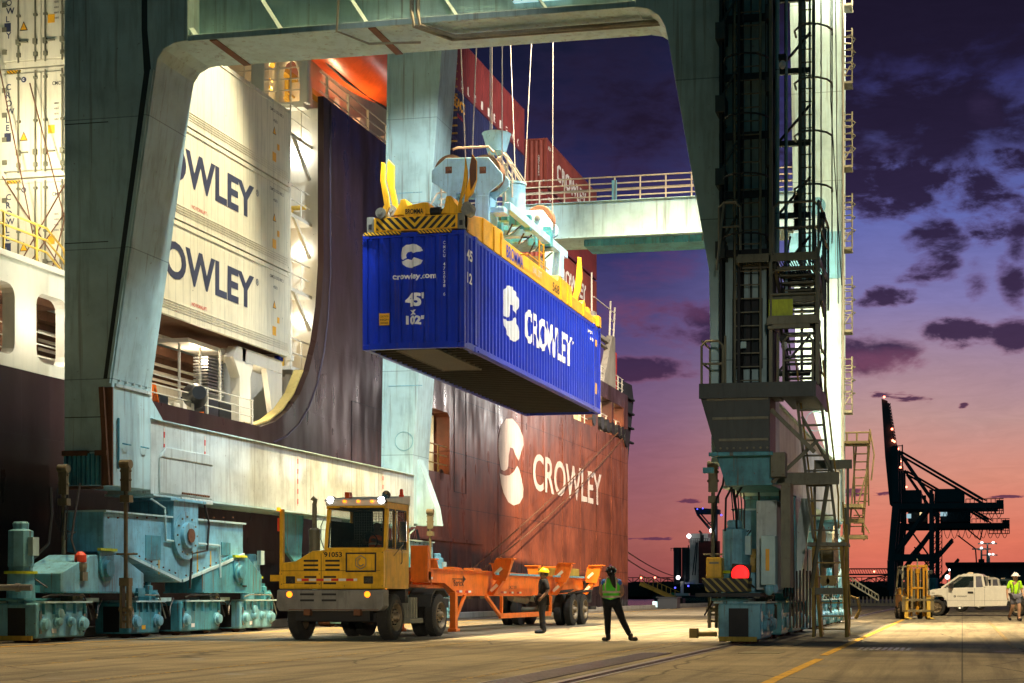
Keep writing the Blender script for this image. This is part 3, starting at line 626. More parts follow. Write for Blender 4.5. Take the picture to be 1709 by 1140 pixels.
f.build('stern_ramp', 'far_dark', ship, .05)
# ---- accommodation front: white bulkhead facing the containers
f = mb(); f.box(-46, SX-.23, 50.4, 50.9, 6.4, 18.5); f.box(-46, SX-.9, 50.0, 66.4, 18.45, 18.66)
f.build('bulkhead', 'ship_white', ship)
f = mb(); f.box(-46, -25.2, 52.6, 53.0, 18.66, 26); f.box(-25.4, -25.2, 53, 66, 18.66, 23); f.box(-46, -25.2, 53, 66, 23, 23.3)
f.build('deckhouse', 'ship_white', ship)
f = mb()      # landings between container stow and bulkhead
for z in (9.0, 11.75, 14.35, 17.15):
    f.box(-24.4, SX-.75, 48.7, 50.4, z-.12, z); f.bar((SX-.8, 49.0, z-.1), (SX-.8, 50.3, z-1.25), .1, .1)
f.build('landing', 'ship_white', ship)
f = mb()
for z in (9.0, 11.75, 14.35, 17.15):
    for dz in (.5, 1.0): f.tube([(-24.2, 48.75, z+dz), (SX-.8, 48.75, z+dz), (SX-.8, 50.3, z+dz)], .028, 5)
    for x, y in ((-23.6, 48.75), (SX-.8, 48.75), (SX-.8, 49.6)): f.tube([(x, y, z), (x, y, z+1.0)], .028, 5)
f.build('landing_railing', 'ship_white', ship)
f = mb(); f.cyl((-23.9, 50.1, 8.9), (-23.9, 50.1, 13.3), .20); f.tube([(-24.9, 50.1, 12.0), (-24.3, 50.1, 11.8), (-24.0, 50.1, 11.2), (-23.9, 50.1, 10.5)], .26, 10)
f.tube([(-23.9, 50.1, 13.2), (-24.1, 50.0, 14.0), (-24.6, 50, 14.2)], .24, 10); f.tube([(-23.1, 50.2, 14.9), (-23.6, 50.2, 14.9), (-23.8, 50.2, 14.6)], .09, 8)
f.build('vent_pipe', 'ship_yellow', ship, smooth=True)
f = mb(); f.cyl((-23.65, 49.95, 7.0), (-23.65, 49.95, 13.4), .14); f.cyl((-23.65, 49.95, 12.9), (-23.65, 49.95, 13.1), .2); f.build('drain_pipe', 'ship_white', ship, smooth=True)
f = mb(); f.ball((-23.55, 50.15, 17.0), .55, (1, .35, .8), 14); f.build('flood_lamp', 'ship_lamp', ship)
for z in (10.9, 13.4): mb().ball((-23.3, 50.2, z), .22, (1.5, .5, .55), 10).build('deck_lamp', 'ship_lamp', ship)
f = mb(); f.ball((-24.1, 50.1, 15.35), .45, (1, .4, .35), 12); f.build('pipe_cowl', 'ship_yellow', ship, smooth=True)
# deck above the bulkhead: posts, goose-neck vent, rails, davit frame, life ring
f = mb(); f.box(-25.1, -24.6, 50.0, 50.4, 18.0, 21.4); f.box(-23.25, -22.95, 50.0, 50.3, 18.6, 23.5); f.box(-27.5, -27.0, 51.5, 52.0, 18.6, 23)
f.bar((-27.3, 51.7, 22.4), (-24.9, 50.8, 20.4), .35, .3); f.box(-27.4, -24, 51.4, 51.8, 21.9, 22.2)
f.build('deck_post', 'ship_white', ship, .03)
f = mb(); f.tube([(-24.45, 50.8, 18.7), (-24.45, 50.8, 20.0), (-24.3, 50.8, 20.45), (-23.95, 50.8, 20.65), (-23.6, 50.8, 20.45), (-23.45, 50.8, 20.0), (-23.45, 50.8, 19.6)], .20, 12)
f.build('gooseneck_vent', 'ship_white', ship, smooth=True)
f = mb()
for dz in (.4, .8, 1.2, 1.9): f.tube([(-30, 50.05, 18.7+dz), (SX-.8, 50.05, 18.7+dz)], .03, 5)
for x in (-29, -28, -27, -26, -25.4, -24.1, -23.6): f.tube([(x, 50.05, 18.6), (x, 50.05, 20.6)], .03, 5)
for dz in (.35, .7, 1.05): f.tube([(SX-.35, 50.2, 18.7+dz), (SX-.35, 66, 18.7+dz)], .03, 5)
for i in range(9): f.bar((SX-.35, 50.8+i*1.9, 18.6), (SX-.35, 50.8+i*1.9, 19.75), .09, .06)
f.build('deck_railing', 'ship_white', ship)
f = mb()
for i in range(5): f.px([(52.5+i*2.6, 18.66), (53.6+i*2.6, 20.9), (54.0+i*2.6, 20.9), (54.2+i*2.6, 18.66)], -25.2+.01, -24.6); 
f.build('davit_bracket', 'ship_white', ship)
f = mb(); f.box(-25.2, -24.9, 50.5, 66, 20.6, 20.8)
for k in range(8): f.box(-25.19, -25.05, 51+k*1.9, 51.1+k*1.9, 18.66, 20.6)
f.tube([(-24.9, 51, 19.6), (-24.9, 65, 19.6)], .07, 6); f.tube([(-24.9, 51, 19.9), (-24.9, 65, 19.9)], .04, 6); f.build('house_framing', 'ship_yellow', ship)
f = mb().lathe((-23.6, 51.0, 20.1), (1, 0, 0), [(0, .15), (.1, .15)], 10); f.build('deck_floodlight', 'stair_metal', ship)
# vertical white lift post + life ring beside the second crane leg
f = mb(); f.box(-24.2, -23.4, 64.6, 65.2, 18.6, 34); f.box(-24.6, -24.3, 65.6, 65.9, 18.6, 34)
for z in (20.5, 23, 25.5, 28): f.box(-24.4, -23.2, 64.5, 66.2, z, z+.25)
f.build('stair_tower', 'ship_white', ship)
f = mb()
for i in range(34): f.box(-24.2, -23.0, 66.3, 66.4, 18.8+i*.36, 18.86+i*.36)
f.build('tower_ladder', 'pipe_yellow', ship)
mb().lathe((-23.2, 64.55, 24.6), (0, -1, 0), [(0, .32), (0, .46), (.1, .46), (.1, .32), (0, .32)], 16, False).build('life_ring', 'red_paint', ship)
mb().box(-23.5, -23.3, 64.52, 64.58, 26.2, 26.5).build('exit_sign', 'green_paint', ship)
# ---- side deck forward of the sweep: rail, coaming, pillars, machinery
f = mb(); f.box(-24.9, SX-.75, -12, 49.5, 6.25, 6.35); f.build('side_deck', 'ship_white', ship)
f = mb()
RY0, RY1 = 35.9, 44.6
for dz in (.28, .52, .80): f.tube([(SX-.12, RY0, 6.45+dz), (SX-.12, RY1, 6.45+dz)], .02, 5)
for y in (36.1, 38.4, 40.75, 41.6, 43.6, 44.5): f.bar((SX-.12, y, 6.4), (SX-.12, y, 7.27), .07, .05)
f.build('side_railing', 'ship_white', ship)
f = mb().box(-26.2, -25.6, 20, 47, 6.3, 9.0); f.build('hatch_coaming', 'rust_metal', ship)
f = mb(); f.box(-25.5, -25.35, 33, 47.2, 6.3, 7.75); f.build('coaming_lower', 'ship_white', ship)
f = mb().box(-25.2, -24.9, 30, 47, 8.62, 8.9); f.build('rusty_beam', 'rust_metal', ship)
f = mb(); f.px([(44.6, 6.35), (45.0, 9.0), (44.4, 9.0), (44.1, 8.6), (44.55, 8.0), (44.55, 6.35)], SX-.9, SX-.55); 
f.box(SX-1.3, SX-.55, 44.7, 47.6, 8.55, 9.0); f.px([(46.9, 6.9), (46.4, 8.55), (47.6, 8.55), (47.6, 7.6)], SX-.75, SX-.55); f.px([(44.6, 6.4), (44.6, 8.55), (45.5, 8.55), (45.3, 8.1), (45.3, 6.6)], SX-.75, SX-.56)
f.build('support_pillar', 'ship_white', ship, .02)
f = mb()
for i in range(3): f.box(SX-1.3+i*.2, SX-1.24+i*.2, 42.0+i*.9, 42.06+i*.9, 6.4, 8.8)
f.box(SX-1.4, SX-.9, 41.9, 44.4, 8.72, 8.85); f.box(SX-1.9, SX-1.4, 41.9, 44.4, 8.72, 8.85)
f.build('cable_frame', 'ship_white', ship)
f = mb()
for i in range(12): f.box(SX-1.5, SX-1.0, 43.3, 44.3, 7.35+i*.1, 7.40+i*.1)
f.build('louvre', 'steel', ship)
f = mb()
for i, (y, r) in enumerate(((40.9, .36),)): f.lathe((SX-.25, y+.2, 6.95), (.6, -.8, 0), [(0, .18), (.0, r), (.08, r+.02), (.5, r-.1), (.9, .2)], 18)
f.build('winch_drum', 'tank_dark', ship, smooth=True)
for y, w, hh, mt in ((37.0, .7, .62, 'cloth_navy'), (42.6, .9, .75, 'tank_dark'), (43.5, .8, .7, 'dark'), (39.8, .5, .5, 'tank_dark')):
    mb().box(SX-1.4, SX-.5, y-w/2, y+w/2, 6.35, 6.35+hh).build('deck_machine', mt, ship, .03)
for y in (38.1, 38.6, 39.1, 42.1):
    f = mb(); f.bar((SX-.6, y, 6.4), (SX-.6, y+.25, 7.1), .16, .05); f.bar((SX-.6, y+.5, 6.4), (SX-.6, y+.25, 7.1), .16, .05); f.build('hatch_stopper', 'orange', ship)
f = mb(); 
for k in range(5): f.bar((SX-.55, 38.2+k*.24, 6.5), (SX-.55, 38.35+k*.24, 7.0), .06, .03)
f.build('white_brace', 'ship_white', ship)
f = mb(); random.seed(3)
for k in range(16):
    y = 36.4+k*.52; hh = .15+random.random()*.5; f.box(SX-1.2-random.random()*.3, SX-.9, y, y+.12+random.random()*.25, 6.35, 6.4+hh)
f.build('deck_fittings', 'ship_white', ship, .01)
f = mb()
for z in (7.9, 8.15, 8.4): f.tube([(-25.3, 34, z), (-25.3, 47, z)], .05, 6)
f.build('service_pipe', 'ship_white', ship)
for y, mt in ((39.6, 'red_paint'), (41.9, 'green_paint'), (43.9, 'sticker')): mb().box(-25.34, -25.30, y, y+.35, 7.3, 7.5).build('deck_sign', mt, ship)
# white screen with rounded openings left of the near crane leg
def rrect(y0, y1, z0, z1, r, n=4):
    pts = []
    for cy, cz, a0 in ((y1-r, z1-r, 0), (y0+r, z1-r, 90), (y0+r, z0+r, 180), (y1-r, z0+r, 270)):
        for k in range(n+1): a = R(a0+90*k/n); pts.append((cy+r*math.cos(a), cz+r*math.sin(a)))
    return pts
def holed_plate(name, y0, y1, z0, z1, holes, x0, x1, material):
    """plate in the y-z plane with rounded openings"""
    bm = bmesh.new(); m = mb()
    ys = y0
    for (a, b_, c, d, r) in holes:
        m.px([(ys, z0), (ys, z1), (a, z1), (a, z0)], x0, x1)
        q = rrect(a, b_, c, d, r); n = len(q)//4
        m.px([(a, d-r)]+[(a, z1), ((a+b_)/2, z1), ((a+b_)/2, d)]+q[n:2*n][0:], x0, x1)
        m.px([((a+b_)/2, d), ((a+b_)/2, z1), (b_, z1), (b_, d-r)]+q[0:n], x0, x1)
        m.px([((a+b_)/2, c), ((a+b_)/2, z0), (a, z0), (a, c+r)]+q[2*n:3*n], x0, x1)
        m.px([(b_, c+r), (b_, z0), ((a+b_)/2, z0), ((a+b_)/2, c)]+q[3*n:], x0, x1)
        ys = b_
    m.px([(ys, z0), (ys, z1), (y1, z1), (y1, z0)], x0, x1)
    bm.free(); return m.build(name, material, ship)
ya, yb, yc = P(26, 500, x=SX).y, P(62, 500, x=SX).y, P(102, 500, x=SX).y
holed_plate('side_screen', 20, 35.7, 6.46, 9.05, [(yb-4.8, ya-3.6, 6.75, 8.45, .3), (ya-1.9, ya, 6.75, 8.45, .3), (yb, yc+.3, 6.75, 8.45, .3)], SX-.35, SX-.02, 'ship_white')
f = mb().box(SX-.5, SX+.03, 20, 35.8, 9.05, 9.2); f.build('screen_cap', 'ship_white', ship, .02)
f = mb(); f.box(-24.9, -23.6, 20, 36, 8.6, 9.0); f.box(-24.4, -24.2, 20, 36, 7.2, 8.5); f.build('inner_coaming', 'rust_metal', ship)
f = mb()
for z in (7.0, 7.3, 7.6): f.tube([(SX-.45, 20, z), (SX-.45, 35.7, z)], .022, 5)
f.build('screen_railing', 'ship_white', ship)
f = mb()
for dz in (.35, .65, .95): f.tube([(SX-.15, 20, 9.2+dz), (SX-.15, 33.6, 9.2+dz), (SX-.15, 34.3, 9.2+dz-.35), (SX-.15, 34.6, 9.2)], .028, 6)
for y in (30.5, 31.9, 33.2): f.tube([(SX-.15, y, 9.2), (SX-.15, y, 10.15)], .03, 6)
f.build('yellow_railing', 'ship_yellow', ship)
f = mb()
for k, (a, b_) in enumerate((((-22.3, 34.9, 9.3), (-23.9, 35.2, 14.4)), ((-22.7, 34.9, 9.3), (-24.7, 35.2, 12.0)), ((-24.2, 34.9, 9.3), (-22.7, 35.2, 12.0)), ((-24.0, 34.95, 9.3), (-22.3, 35.2, 11.7)), ((-23.4, 34.95, 9.3), (-24.9, 35.2, 15.4)), ((-23.2, 35.05, 9.3), (-22.6, 35.2, 11.9)))):
    f.tube([a, b_], .018, 5)
f.build('lashing_rod', 'rust_metal', ship)
for x, mt in ((-22.5, 'ship_white'), (-22.9, 'box_blue'), (-23.3, 'red_paint')): mb().box(x-.1, x+.1, 47.5, 47.75, 9.0, 9.16).build('twistlock', mt, ship)

# lifeboat hung above the deck edge
lb = thing('lifeboat', 'orange enclosed lifeboat hanging above the ship deck edge', 'lifeboat', (-23.9, 55.4, 22.2))
bm_ = mb(); n = 18; secs = []
for i in range(n+1):
    t = i/n; y = 49.8+t*11.2; w = 1.5*math.sin(math.pi*min(1, max(.0, t*.94+.03)))**.45; k = .55*(abs(t-.5)*2)**3
    prof = [(0, -1.15+k), (.45, -.95+k), (.8, -.45+k*.6), (1.0, .15), (.98, .55), (.75, 1.3), (.4, 1.7), (0, 1.8)]
    secs.append([(-23.9+w*a, y, 22.5+b_) for a, b_ in prof]+[(-23.9-w*a, y, 22.5+b_) for a, b_ in reversed(prof[1:-1])])
m_ = len(secs[0]); vs = [p for s_ in secs for p in s_]; fs = [(i*m_+k, i*m_+(k+1) % m_, (i+1)*m_+(k+1) % m_, (i+1)*m_+k) for i in range(n) for k in range(m_)]
bm_.add(vs, fs+[tuple(range(m_-1, -1, -1)), tuple(range(n*m_, n*m_+m_))]); bm_.build('boat_hull', 'lifeboat_orange', lb, smooth=True)
f = mb(); f.tube([(-22.45, 51.0, 22.7), (-22.38, 56, 22.7), (-22.45, 60, 22.7)], .05, 6); f.tube([(-23.9, 50.8, 21.6), (-23.9, 55.5, 21.3), (-23.9, 60.5, 21.6)], .05, 6); f.build('fender_strip', 'dark', lb)
f = mb(); f.lathe((-23.9, 61.2, 21.8), (1, 0, 0), [(-.05, .3), (-.05, .42), (.05, .42), (.05, .3)], 14); f.cyl((-23.9, 60.8, 22.0), (-23.9, 61.5, 21.6), .06); f.build('propeller_guard', 'rust_metal', lb)
tag(mb().tube([(-23.9, 52.3, 24.1), (-23.9, 52.3, 27)], .04).build('davit_fall', 'steel', ship))

# ================================================================== CONTAINERS
def prof_fn(period=.28, dep=.036):
    def f_(t):
        u = (t/period) % 1.0
        if u < .26: return 0.0
        if u < .5: return dep*(u-.26)/.24
        if u < .76: return dep
        return dep*(1-(u-.76)/.24)
    return f_
def breaks(a, b_, period=.28):
    out = []; k = math.floor(a/period)
    while k*period < b_:
        for u in (0, .26, .5, .76):
            t = (k+u)*period
            if a < t < b_: out.append(t)
        k += 1
    return out
def corr_wall(m, axis, c, a, b_, z0, z1, sign, period=.28, dep=.036):
    """ribbed sheet with thickness; axis 'y': plane x=c running a..b in y, outward = sign"""
    f_ = prof_fn(period, dep); ts = [a]+breaks(a, b_, period)+[b_]; V = []
    for t in ts:
        d = c-sign*f_(t); i_ = c-sign*(dep+.03)
        for z in (z0, z1):
            for q in (d, i_): V.append((q, t, z) if axis == 'y' else (t, q, z))
    F = []
    for i in range(len(ts)-1):
        k = i*4; j = k+4     # 0 out-low 1 in-low 2 out-high 3 in-high
        F += [(k, j, j+2, k+2), (k+1, k+3, j+3, j+1), (k+2, j+2, j+3, k+3), (k, k+1, j+1, j)]
    m.add(V, F); return f_
def ctr(label, x0, x1, y0, y1, z0, z1, mt, group, ribs=True, name='shipping_container', door=False, beams=False, period=.28, trim=None):
    t = thing(name, label, 'container', ((x0+x1)/2, (y0+y1)/2, z0), group); f_ = None; trim = trim or mt
    fr = mb(); p = .12
    for x in (x0, x1-p):
        for y in (y0, y1-p): fr.box(x, x+p, y, y+p, z0+.12, z1-.12)
        fr.box(x, x+p, y0+.18, y1-.18, z0, z0+.16); fr.box(x+.02, x+p-.02, y0+.18, y1-.18, z1-.09, z1-.005)
    for y in (y0, y1-p): fr.box(x0+.18, x1-.18, y+.005, y+p, z0, z0+.15); fr.box(x0+.18, x1-.18, y+.005, y+p, z1-.11, z1)
    fr.build('frame', trim, t)
    co = mb()
    for x in (x0-.004, x1-.174):
        for y in (y0-.004, y1-.174):
            for z in (z0-.006, z1-.118): co.box(x, x+.178, y, y+.178, z, z+.124)
    co.build('corner_casting', trim, t, .012)
    for sgn, c, nm in ((1, x1-.006, 'side_wall'), (-1, x0+.006, 'side_wall')):
        w = mb()
        if ribs: corr_wall(w, 'y', c, y0+p, y1-p, z0+.16, z1-.09, sgn, period, .036)
        else: w.box(min(c, c-sgn*.05), max(c, c-sgn*.05), y0+p, y1-p, z0+.16, z1-.09)
        w.build(nm, mt, t)
    w = mb()
    if door: w.box(x0+p, x1-p, y0+.03, y0+.08, z0+.15, z1-.11)
    elif ribs: corr_wall(w, 'x', y0+.012, x0+p, x1-p, z0+.15, z1-.11, -1, .288, .062)
    else: w.box(x0+p, x1-p, y0+.03, y0+.08, z0+.15, z1-.11)
    w.build('end_wall', mt, t)
    mb().box(x0+p, x1-p, y1-.08, y1-.03, z0+.15, z1-.11).build('rear_wall', mt, t)
    mb().box(x0+p, x1-p, y0+p, y1-p, z1-.05, z1-.02).build('roof', mt, t)
    fl = mb().box(x0+p, x1-p, y0+p, y1-p, z0+.12, z0+.15)
    if beams:
        k = y0+.5
        while k < y1-.3: fl.box(x0+.1, x1-.1, k, k+.05, z0+.01, z0+.118); k += .36
    fl.build('floor', 'rust_metal' if not beams else 'under_frame', t)
    return t
def door_end(t, x0, x1, y, z0, z1, body):
    """two reefer doors with four locking bars, hinges and handles"""
    w = (x1-x0-.2)/2
    for k in (0, 1):
        QS = ((.42, .86), (.12, .56))[k]
        a = x0+.1+k*w+.012; d = mb().box(a, a+w-.024, y-.035, y+.028, z0+.17, z1-.13); dd = d.build('door', body, t, .01)
        g = mb()
        for q in QS: g.tube([(a+w*q, y-.075, z0+.1), (a+w*q, y-.075, z1-.08)], .022, 6)
        g.build('locking_bar', 'stair_metal', dd)
        g = mb()
        for q in QS:
            for zz in (.25, .3, (z1-z0)*.5, z1-z0-.3):
                g.box(a+w*q-.05, a+w*q+.05, y-.09, y-.035, z0+zz, z0+zz+.06)
            g.box(a+w*q-.02, a+w*q+.28 if q < .6 else a+w*q+.05, y-.1, y-.06, z0+.62, z0+.65); g.box(a+w*q-.05, a+w*q+.05, y-.12, y-.04, z0+.56, z0+.70)
        g.build('handle', 'stair_metal', dd)
        g = mb()
        for zz in (.35, .95, 1.6, 2.25):
            xx = a-.02 if k == 0 else a+w-.1; g.box(xx, xx+.13, y-.06, y-.03, z0+zz, z0+zz+.12)
        g.build('hinge', 'stair_metal', dd)
    mb().box(x0+.2, x0+.6, y-.006, y+.02, z1-.10, z1-.02).build('hazard_tape', 'hazard_small', t)
def triangle_sign(t, org, ux, uz, s):
    decal(polymesh([[(0, 0), (1, 0), (.5, 1)]]), 'warning_sign', 'letter_black', t, org, ux, uz, s*1.05, s, .004)
    o = Vector(org)+Vector(ux)*s*.12+Vector(uz)*s*.08
    decal(polymesh([[(0, 0), (1, 0), (.5, 1)]]), 'warning_sign', 'sticker', t, o, ux, uz, s*.78, s*.76, .007)
CX0, CX1, CYA, CYB = -24.94, -22.5, 35.45, 47.7
rows = ((9.1, 12.0), (12.0, 14.9), (14.9, 17.55)); lab = ('cream reefer container at the bottom of its stack beside the crane leg', 'cream reefer container in the middle of its stack beside the crane leg', 'plain cream reefer container topmost of the stack without big side lettering')
reef = []
for i, (a, b_) in enumerate(rows):
    a += .02; b_ -= .02
    t = ctr(lab[i], CX0, CX1, CYA, CYB, a, b_, 'reefer_white', 'white reefer containers on the ship', ribs=False, name='reefer_container', door=True); reef.append(t)
    door_end(t, CX0, CX1, CYA, a, b_, 'reefer_white')
    w = mb()
    for k in range(4): w.box(CX1-.004, CX1+.012, CYA+.2, CYB-.2, a+.19+k*.075, a+.215+k*.075)
    w.box(CX1-.004, CX1+.02, CYA+.15, CYB-.15, b_-.16, b_-.13); w.build('side_rib', 'reefer_white', t)
    for k, ch in enumerate('CROWLEY'):
        text(ch, 'letter_navy', t, (CX0+.20, CYA-.036, b_-.55-k*.215), YN, ZN, .165, None, .02, .004)
    mb().lathe((CX0+.72, CYA-.037, b_-.30), (0, -1, 0), [(0, .075), (.005, .075)], 18).build('logo_disc', 'letter_navy', t)
    decal(emblem(), 'logo', 'letter_white', t, (CX0+.685, CYA-.043, b_-.335), YN, ZN, .07, .06, .002)
    triangle_sign(t, (CX0+.6, CYA-.036, a+.95), YN, ZN, .24)
    mb().box(CX0+.15, CX0+.34, CYA-.041, CYA-.035, a+.95, a+1.18).build('blue_label', 'letter_navy', t)
    mb().box(CX0+1.42, CX0+1.62, CYA-.041, CYA-.035, a+1.1, a+1.32).build('orange_label', 'sticker', t)
    text('CMCU', 'letter_black', t, (CX0+1.55, CYA-.036, b_-.5), YN, ZN, .10, .32, .012, .004)
    for k in range(4): text('4800'[:4-k % 2], 'letter_black', t, (CX0+1.6, CYA-.036, b_-1.0-k*.14), YN, ZN, .05, .14, .0, .004)
    # markings at the far end of the long side
    text('CMCU 552180 2', 'letter_black', t, (CX1-.004, CYB-1.55, b_-.42), XN, ZN, .10, 1.0, .012, .006)
    text('45R1', 'letter_black', t, (CX1-.004, CYB-1.3, b_-.75), XN, ZN, .10, .3, .012, .006)
    triangle_sign(t, (CX1-.004, CYB-1.35, a+1.45), XN, ZN, .26)
    for yy, zz, w_, h_ in ((1.0, 1.0, .16, .2), (1.35, .55, .26, .3)): mb().box(CX1-.008, CX1-.001, CYB-yy, CYB-yy+w_, a+zz, a+zz+h_).build('orange_label', 'sticker', t)
for t, zb in ((reef[0], 9.1), (reef[1], 12.0)):
    y0 = P(263, 470, x=CX1).y-1.35; y1 = P(425, 470, x=CX1).y
    text('CROWLEY', 'letter_navy', t, (CX1-.004, 37.35, zb+1.12), XN, ZN, 1.10, P(424, 480, x=CX1).y-37.35, .03, .006)
    text('®', 'letter_navy', t, (CX1-.004, P(427, 480, x=CX1).y, zb+1.98), XN, ZN, .22, .2, .012, .006)
    text('NO FORKLIFT', 'letter_red', t, (CX1-.004, P(320, 515, x=CX1).y, zb+.53), XN, ZN, .11, P(345, 520, x=CX1).y-P(320, 515, x=CX1).y, .008, .006)
# rust red and blue boxes stacked aft
SX1 = -24.0
for i in range(5):
    z1 = 28.1-i*2.6; mt = ('box_red', 'deep_blue', 'deep_blue', 'box_red', 'deep_blue')[i]
    t = ctr(('rust red container on top of the nearer aft stack', 'dark blue container with yellow lettering under the top red one', 'dark blue container in the middle of the nearer aft stack', 'rust red container low in the nearer aft stack', 'dark blue container at the foot of the nearer aft stack')[i], SX1-2.44, SX1, 68.4, 80.55, z1-2.58, z1, mt, 'containers stacked aft on the ship')
    cf = (breaks(68, 81), prof_fn(), 0)
    if i == 1: text('SEACO', 'sticker', t, (SX1, 68.75, z1-.95), XN, ZN, .55, 1.7, .03, .01, cf); text('GLOBAL', 'letter_red', t, (SX1, 69.2, z1-1.35), XN, ZN, .2, .9, .02, .01, cf)
    if i == 0:
        for k in range(11): text('CROWLEY  LINER SERVICES'[k*2:k*2+1].strip() or 'I', 'letter_white', t, (SX1, 68.7+k*1.05, z1-2.40), XN, ZN, .42, .28, .01, .01, cf)
for i in range(4):
    z1 = 27.9-i*3.0; t = ctr(('rust red container on top of the aftermost stack with big white lettering', 'rust red container second from the top of the aftermost stack', 'rust red container third from the top with half hidden white lettering', 'rust red container at the foot of the aftermost stack')[i], SX1-2.44, SX1, 85.2, 97.4, z1-2.88, z1, 'box_red' if i % 2 else 'box_red_worn', 'containers stacked aft on the ship')
    cf = (breaks(85, 98), prof_fn(), 0)
    if i in (0, 2): text('CROWLEY', 'letter_white', t, (SX1, 87.4, z1-1.9), XN, ZN, 1.05, 7.2, .03, .01, cf)
    if i == 0: text('CMCU 470120 5', 'letter_white', t, (SX1-.55, 85.2, z1-1.0), (0, 0, -1), (1, 0, 0), .09, 1.2, .01, .02)
    text('4500', 'letter_white', t, (SX1, 85.5, z1-.6), XN, ZN, .22, .6, .02, .01, cf)
# ---- the blue 45-foot box on the spreader
BX0, BX1, BY0, BY1, BZ0, BZ1 = -14.26, -11.68, 34.2, 47.95, 6.97, 9.77
blue = ctr('bright blue long container hanging from the yellow spreader', BX0, BX1, BY0, BY1, BZ0, BZ1, 'box_blue', None, beams=True)
cfy = (breaks(BY0, BY1), prof_fn(), 0); cfx = (breaks(BX0, BX1, .288), prof_fn(.288, .062), 0)
q = P(840, 500, x=BX1).y; q2 = P(867, 500, x=BX1).y
decal(emblem_hull(), 'emblem', 'letter_white', blue, (BX1-.006, q, P(853, 568, x=BX1).z), XN, ZN, P(853, 477, x=BX1).z-P(853, 568, x=BX1).z, q2-q, .006, cfy)
q = P(877, 560, x=BX1).y; q2 = P(955, 590, x=BX1).y
text('CROWLEY', 'letter_white', blue, (BX1-.006, q, P(877, 569, x=BX1).z), XN, ZN, .93, q2-q, .035, .006, cfy)
text('®', 'letter_white', blue, (BX1-.006, q2, P(957, 575, x=BX1).z), XN, ZN, .12, .22, .015, .006, cfy)
text('45', 'letter_white', blue, (BX1-.006, BY0+.17, 9.10), XN, ZN, .27, .42, .03, .01); text('12', 'letter_white', blue, (BX1-.006, BY0+.2, 8.55), XN, ZN, .26, .36, .03, .01)
text('CMCU', 'letter_white', blue, (BX1-.006, 46.2, 9.40), XN, ZN, .1, .7, .02, .006, cfy); text('45G1', 'letter_white', blue, (BX1-.006, 46.5, 9.2), XN, ZN, .1, .5, .02, .006, cfy)
for z_, h_ in ((9.1, .2), (7.55, .35)): mb().box(BX1+.001, BX1+.008, 47.15, 47.4, z_, z_+h_).build('orange_label', 'sticker', blue)
YE = BY0+.012
decal(emblem(), 'logo', 'letter_white', blue, (-13.30, YE, P(690, 446, y=BY0).z), YN, ZN, P(690, 406, y=BY0).z-P(690, 446, y=BY0).z, .55, .006, cfx)
text('crowley.com', 'letter_white', blue, (P(655, 465, y=BY0).x, YE, P(690, 468, y=BY0).z), YN, ZN, .19, P(727, 465, y=BY0).x-P(655, 465, y=BY0).x, .028, .006, cfx)
text("45'", 'letter_white', blue, (P(676, 500, y=BY0).x, YE, P(690, 511, y=BY0).z), YN, ZN, .34, .46, .05, .006, cfx)
text('x', 'letter_white', blue, (P(683, 500, y=BY0).x, YE, P(690, 525, y=BY0).z), YN, ZN, .12, .17, .05, .006, cfx)
text('102"', 'letter_white', blue, (P(677, 500, y=BY0).x, YE, P(690, 541, y=BY0).z), YN, ZN, .22, .46, .05, .006, cfx)
for k, ch in enumerate('CMCU 472038 6'):
    if ch != ' ': text(ch, 'letter_white', blue, (P(738, 410, y=BY0).x, YE, 9.46-k*.103), YN, ZN, .078, .055, .015, .006, cfx)
mb().box(P(633, 530, y=BY0).x, P(650, 530, y=BY0).x, BY0-.002, BY0+.004, P(640, 543, y=BY0).z, P(640, 523, y=BY0).z).build('caution_label', 'sticker', blue)
for k, s_ in enumerate(('CAUTION', 'HIGH', 'CONTAINER')): text(s_, 'letter_black', blue, (P(634.5, 530, y=BY0).x, BY0-.003, P(640, 530+k*5.5, y=BY0).z), YN, ZN, .05, .21, .01, .003)
tun = mb()      # gooseneck tunnel under the near end
tun.box(BX0+.75, BX0+.80, BY0+.2, BY0+3.6, BZ0-.012, BZ0+.11); tun.box(BX1-.80, BX1-.75, BY0+.2, BY0+3.6, BZ0-.012, BZ0+.11); tun.box(BX0+.8, BX1-.8, BY0+.2, BY0+3.6, BZ0+.0, BZ0+.009)
tun.build('gooseneck_tunnel', 'under_frame', blue)
p40 = mb()      # the inner posts at the forty-foot position
for y in (BY0+.78, BY1-.95):
    p40.box(BX1-.13, BX1+.014, y, y+.16, BZ0+.17, BZ1-.1); p40.box(BX0-.014, BX0+.13, y, y+.16, BZ0+.17, BZ1-.1)
    for z in (BZ0-.008, BZ1-.11): p40.box(BX1-.17, BX1+.018, y-.01, y+.17, z, z+.13)
p40.build('inner_post', 'box_blue', blue, .008)
mb().box(BX1+.001, BX1+.03, BY0+1, BY1-1, BZ0+.02, BZ0+.06).build('bottom_rail', 'box_blue', blue)
# ================================================================== GANTRY CRANE
crane = thing('gantry_crane', 'pale blue green ship to shore gantry crane straddling the quay on rails', 'crane', (-12.4, 42.5, 0))
def yz(x, *pts): return [(lambda p: (p.y, p.z))(P(a, b, x=x)) for a, b in pts]
NY0, NY1, FY0, FY1 = 31.9, 33.6, 51.55, 53.2
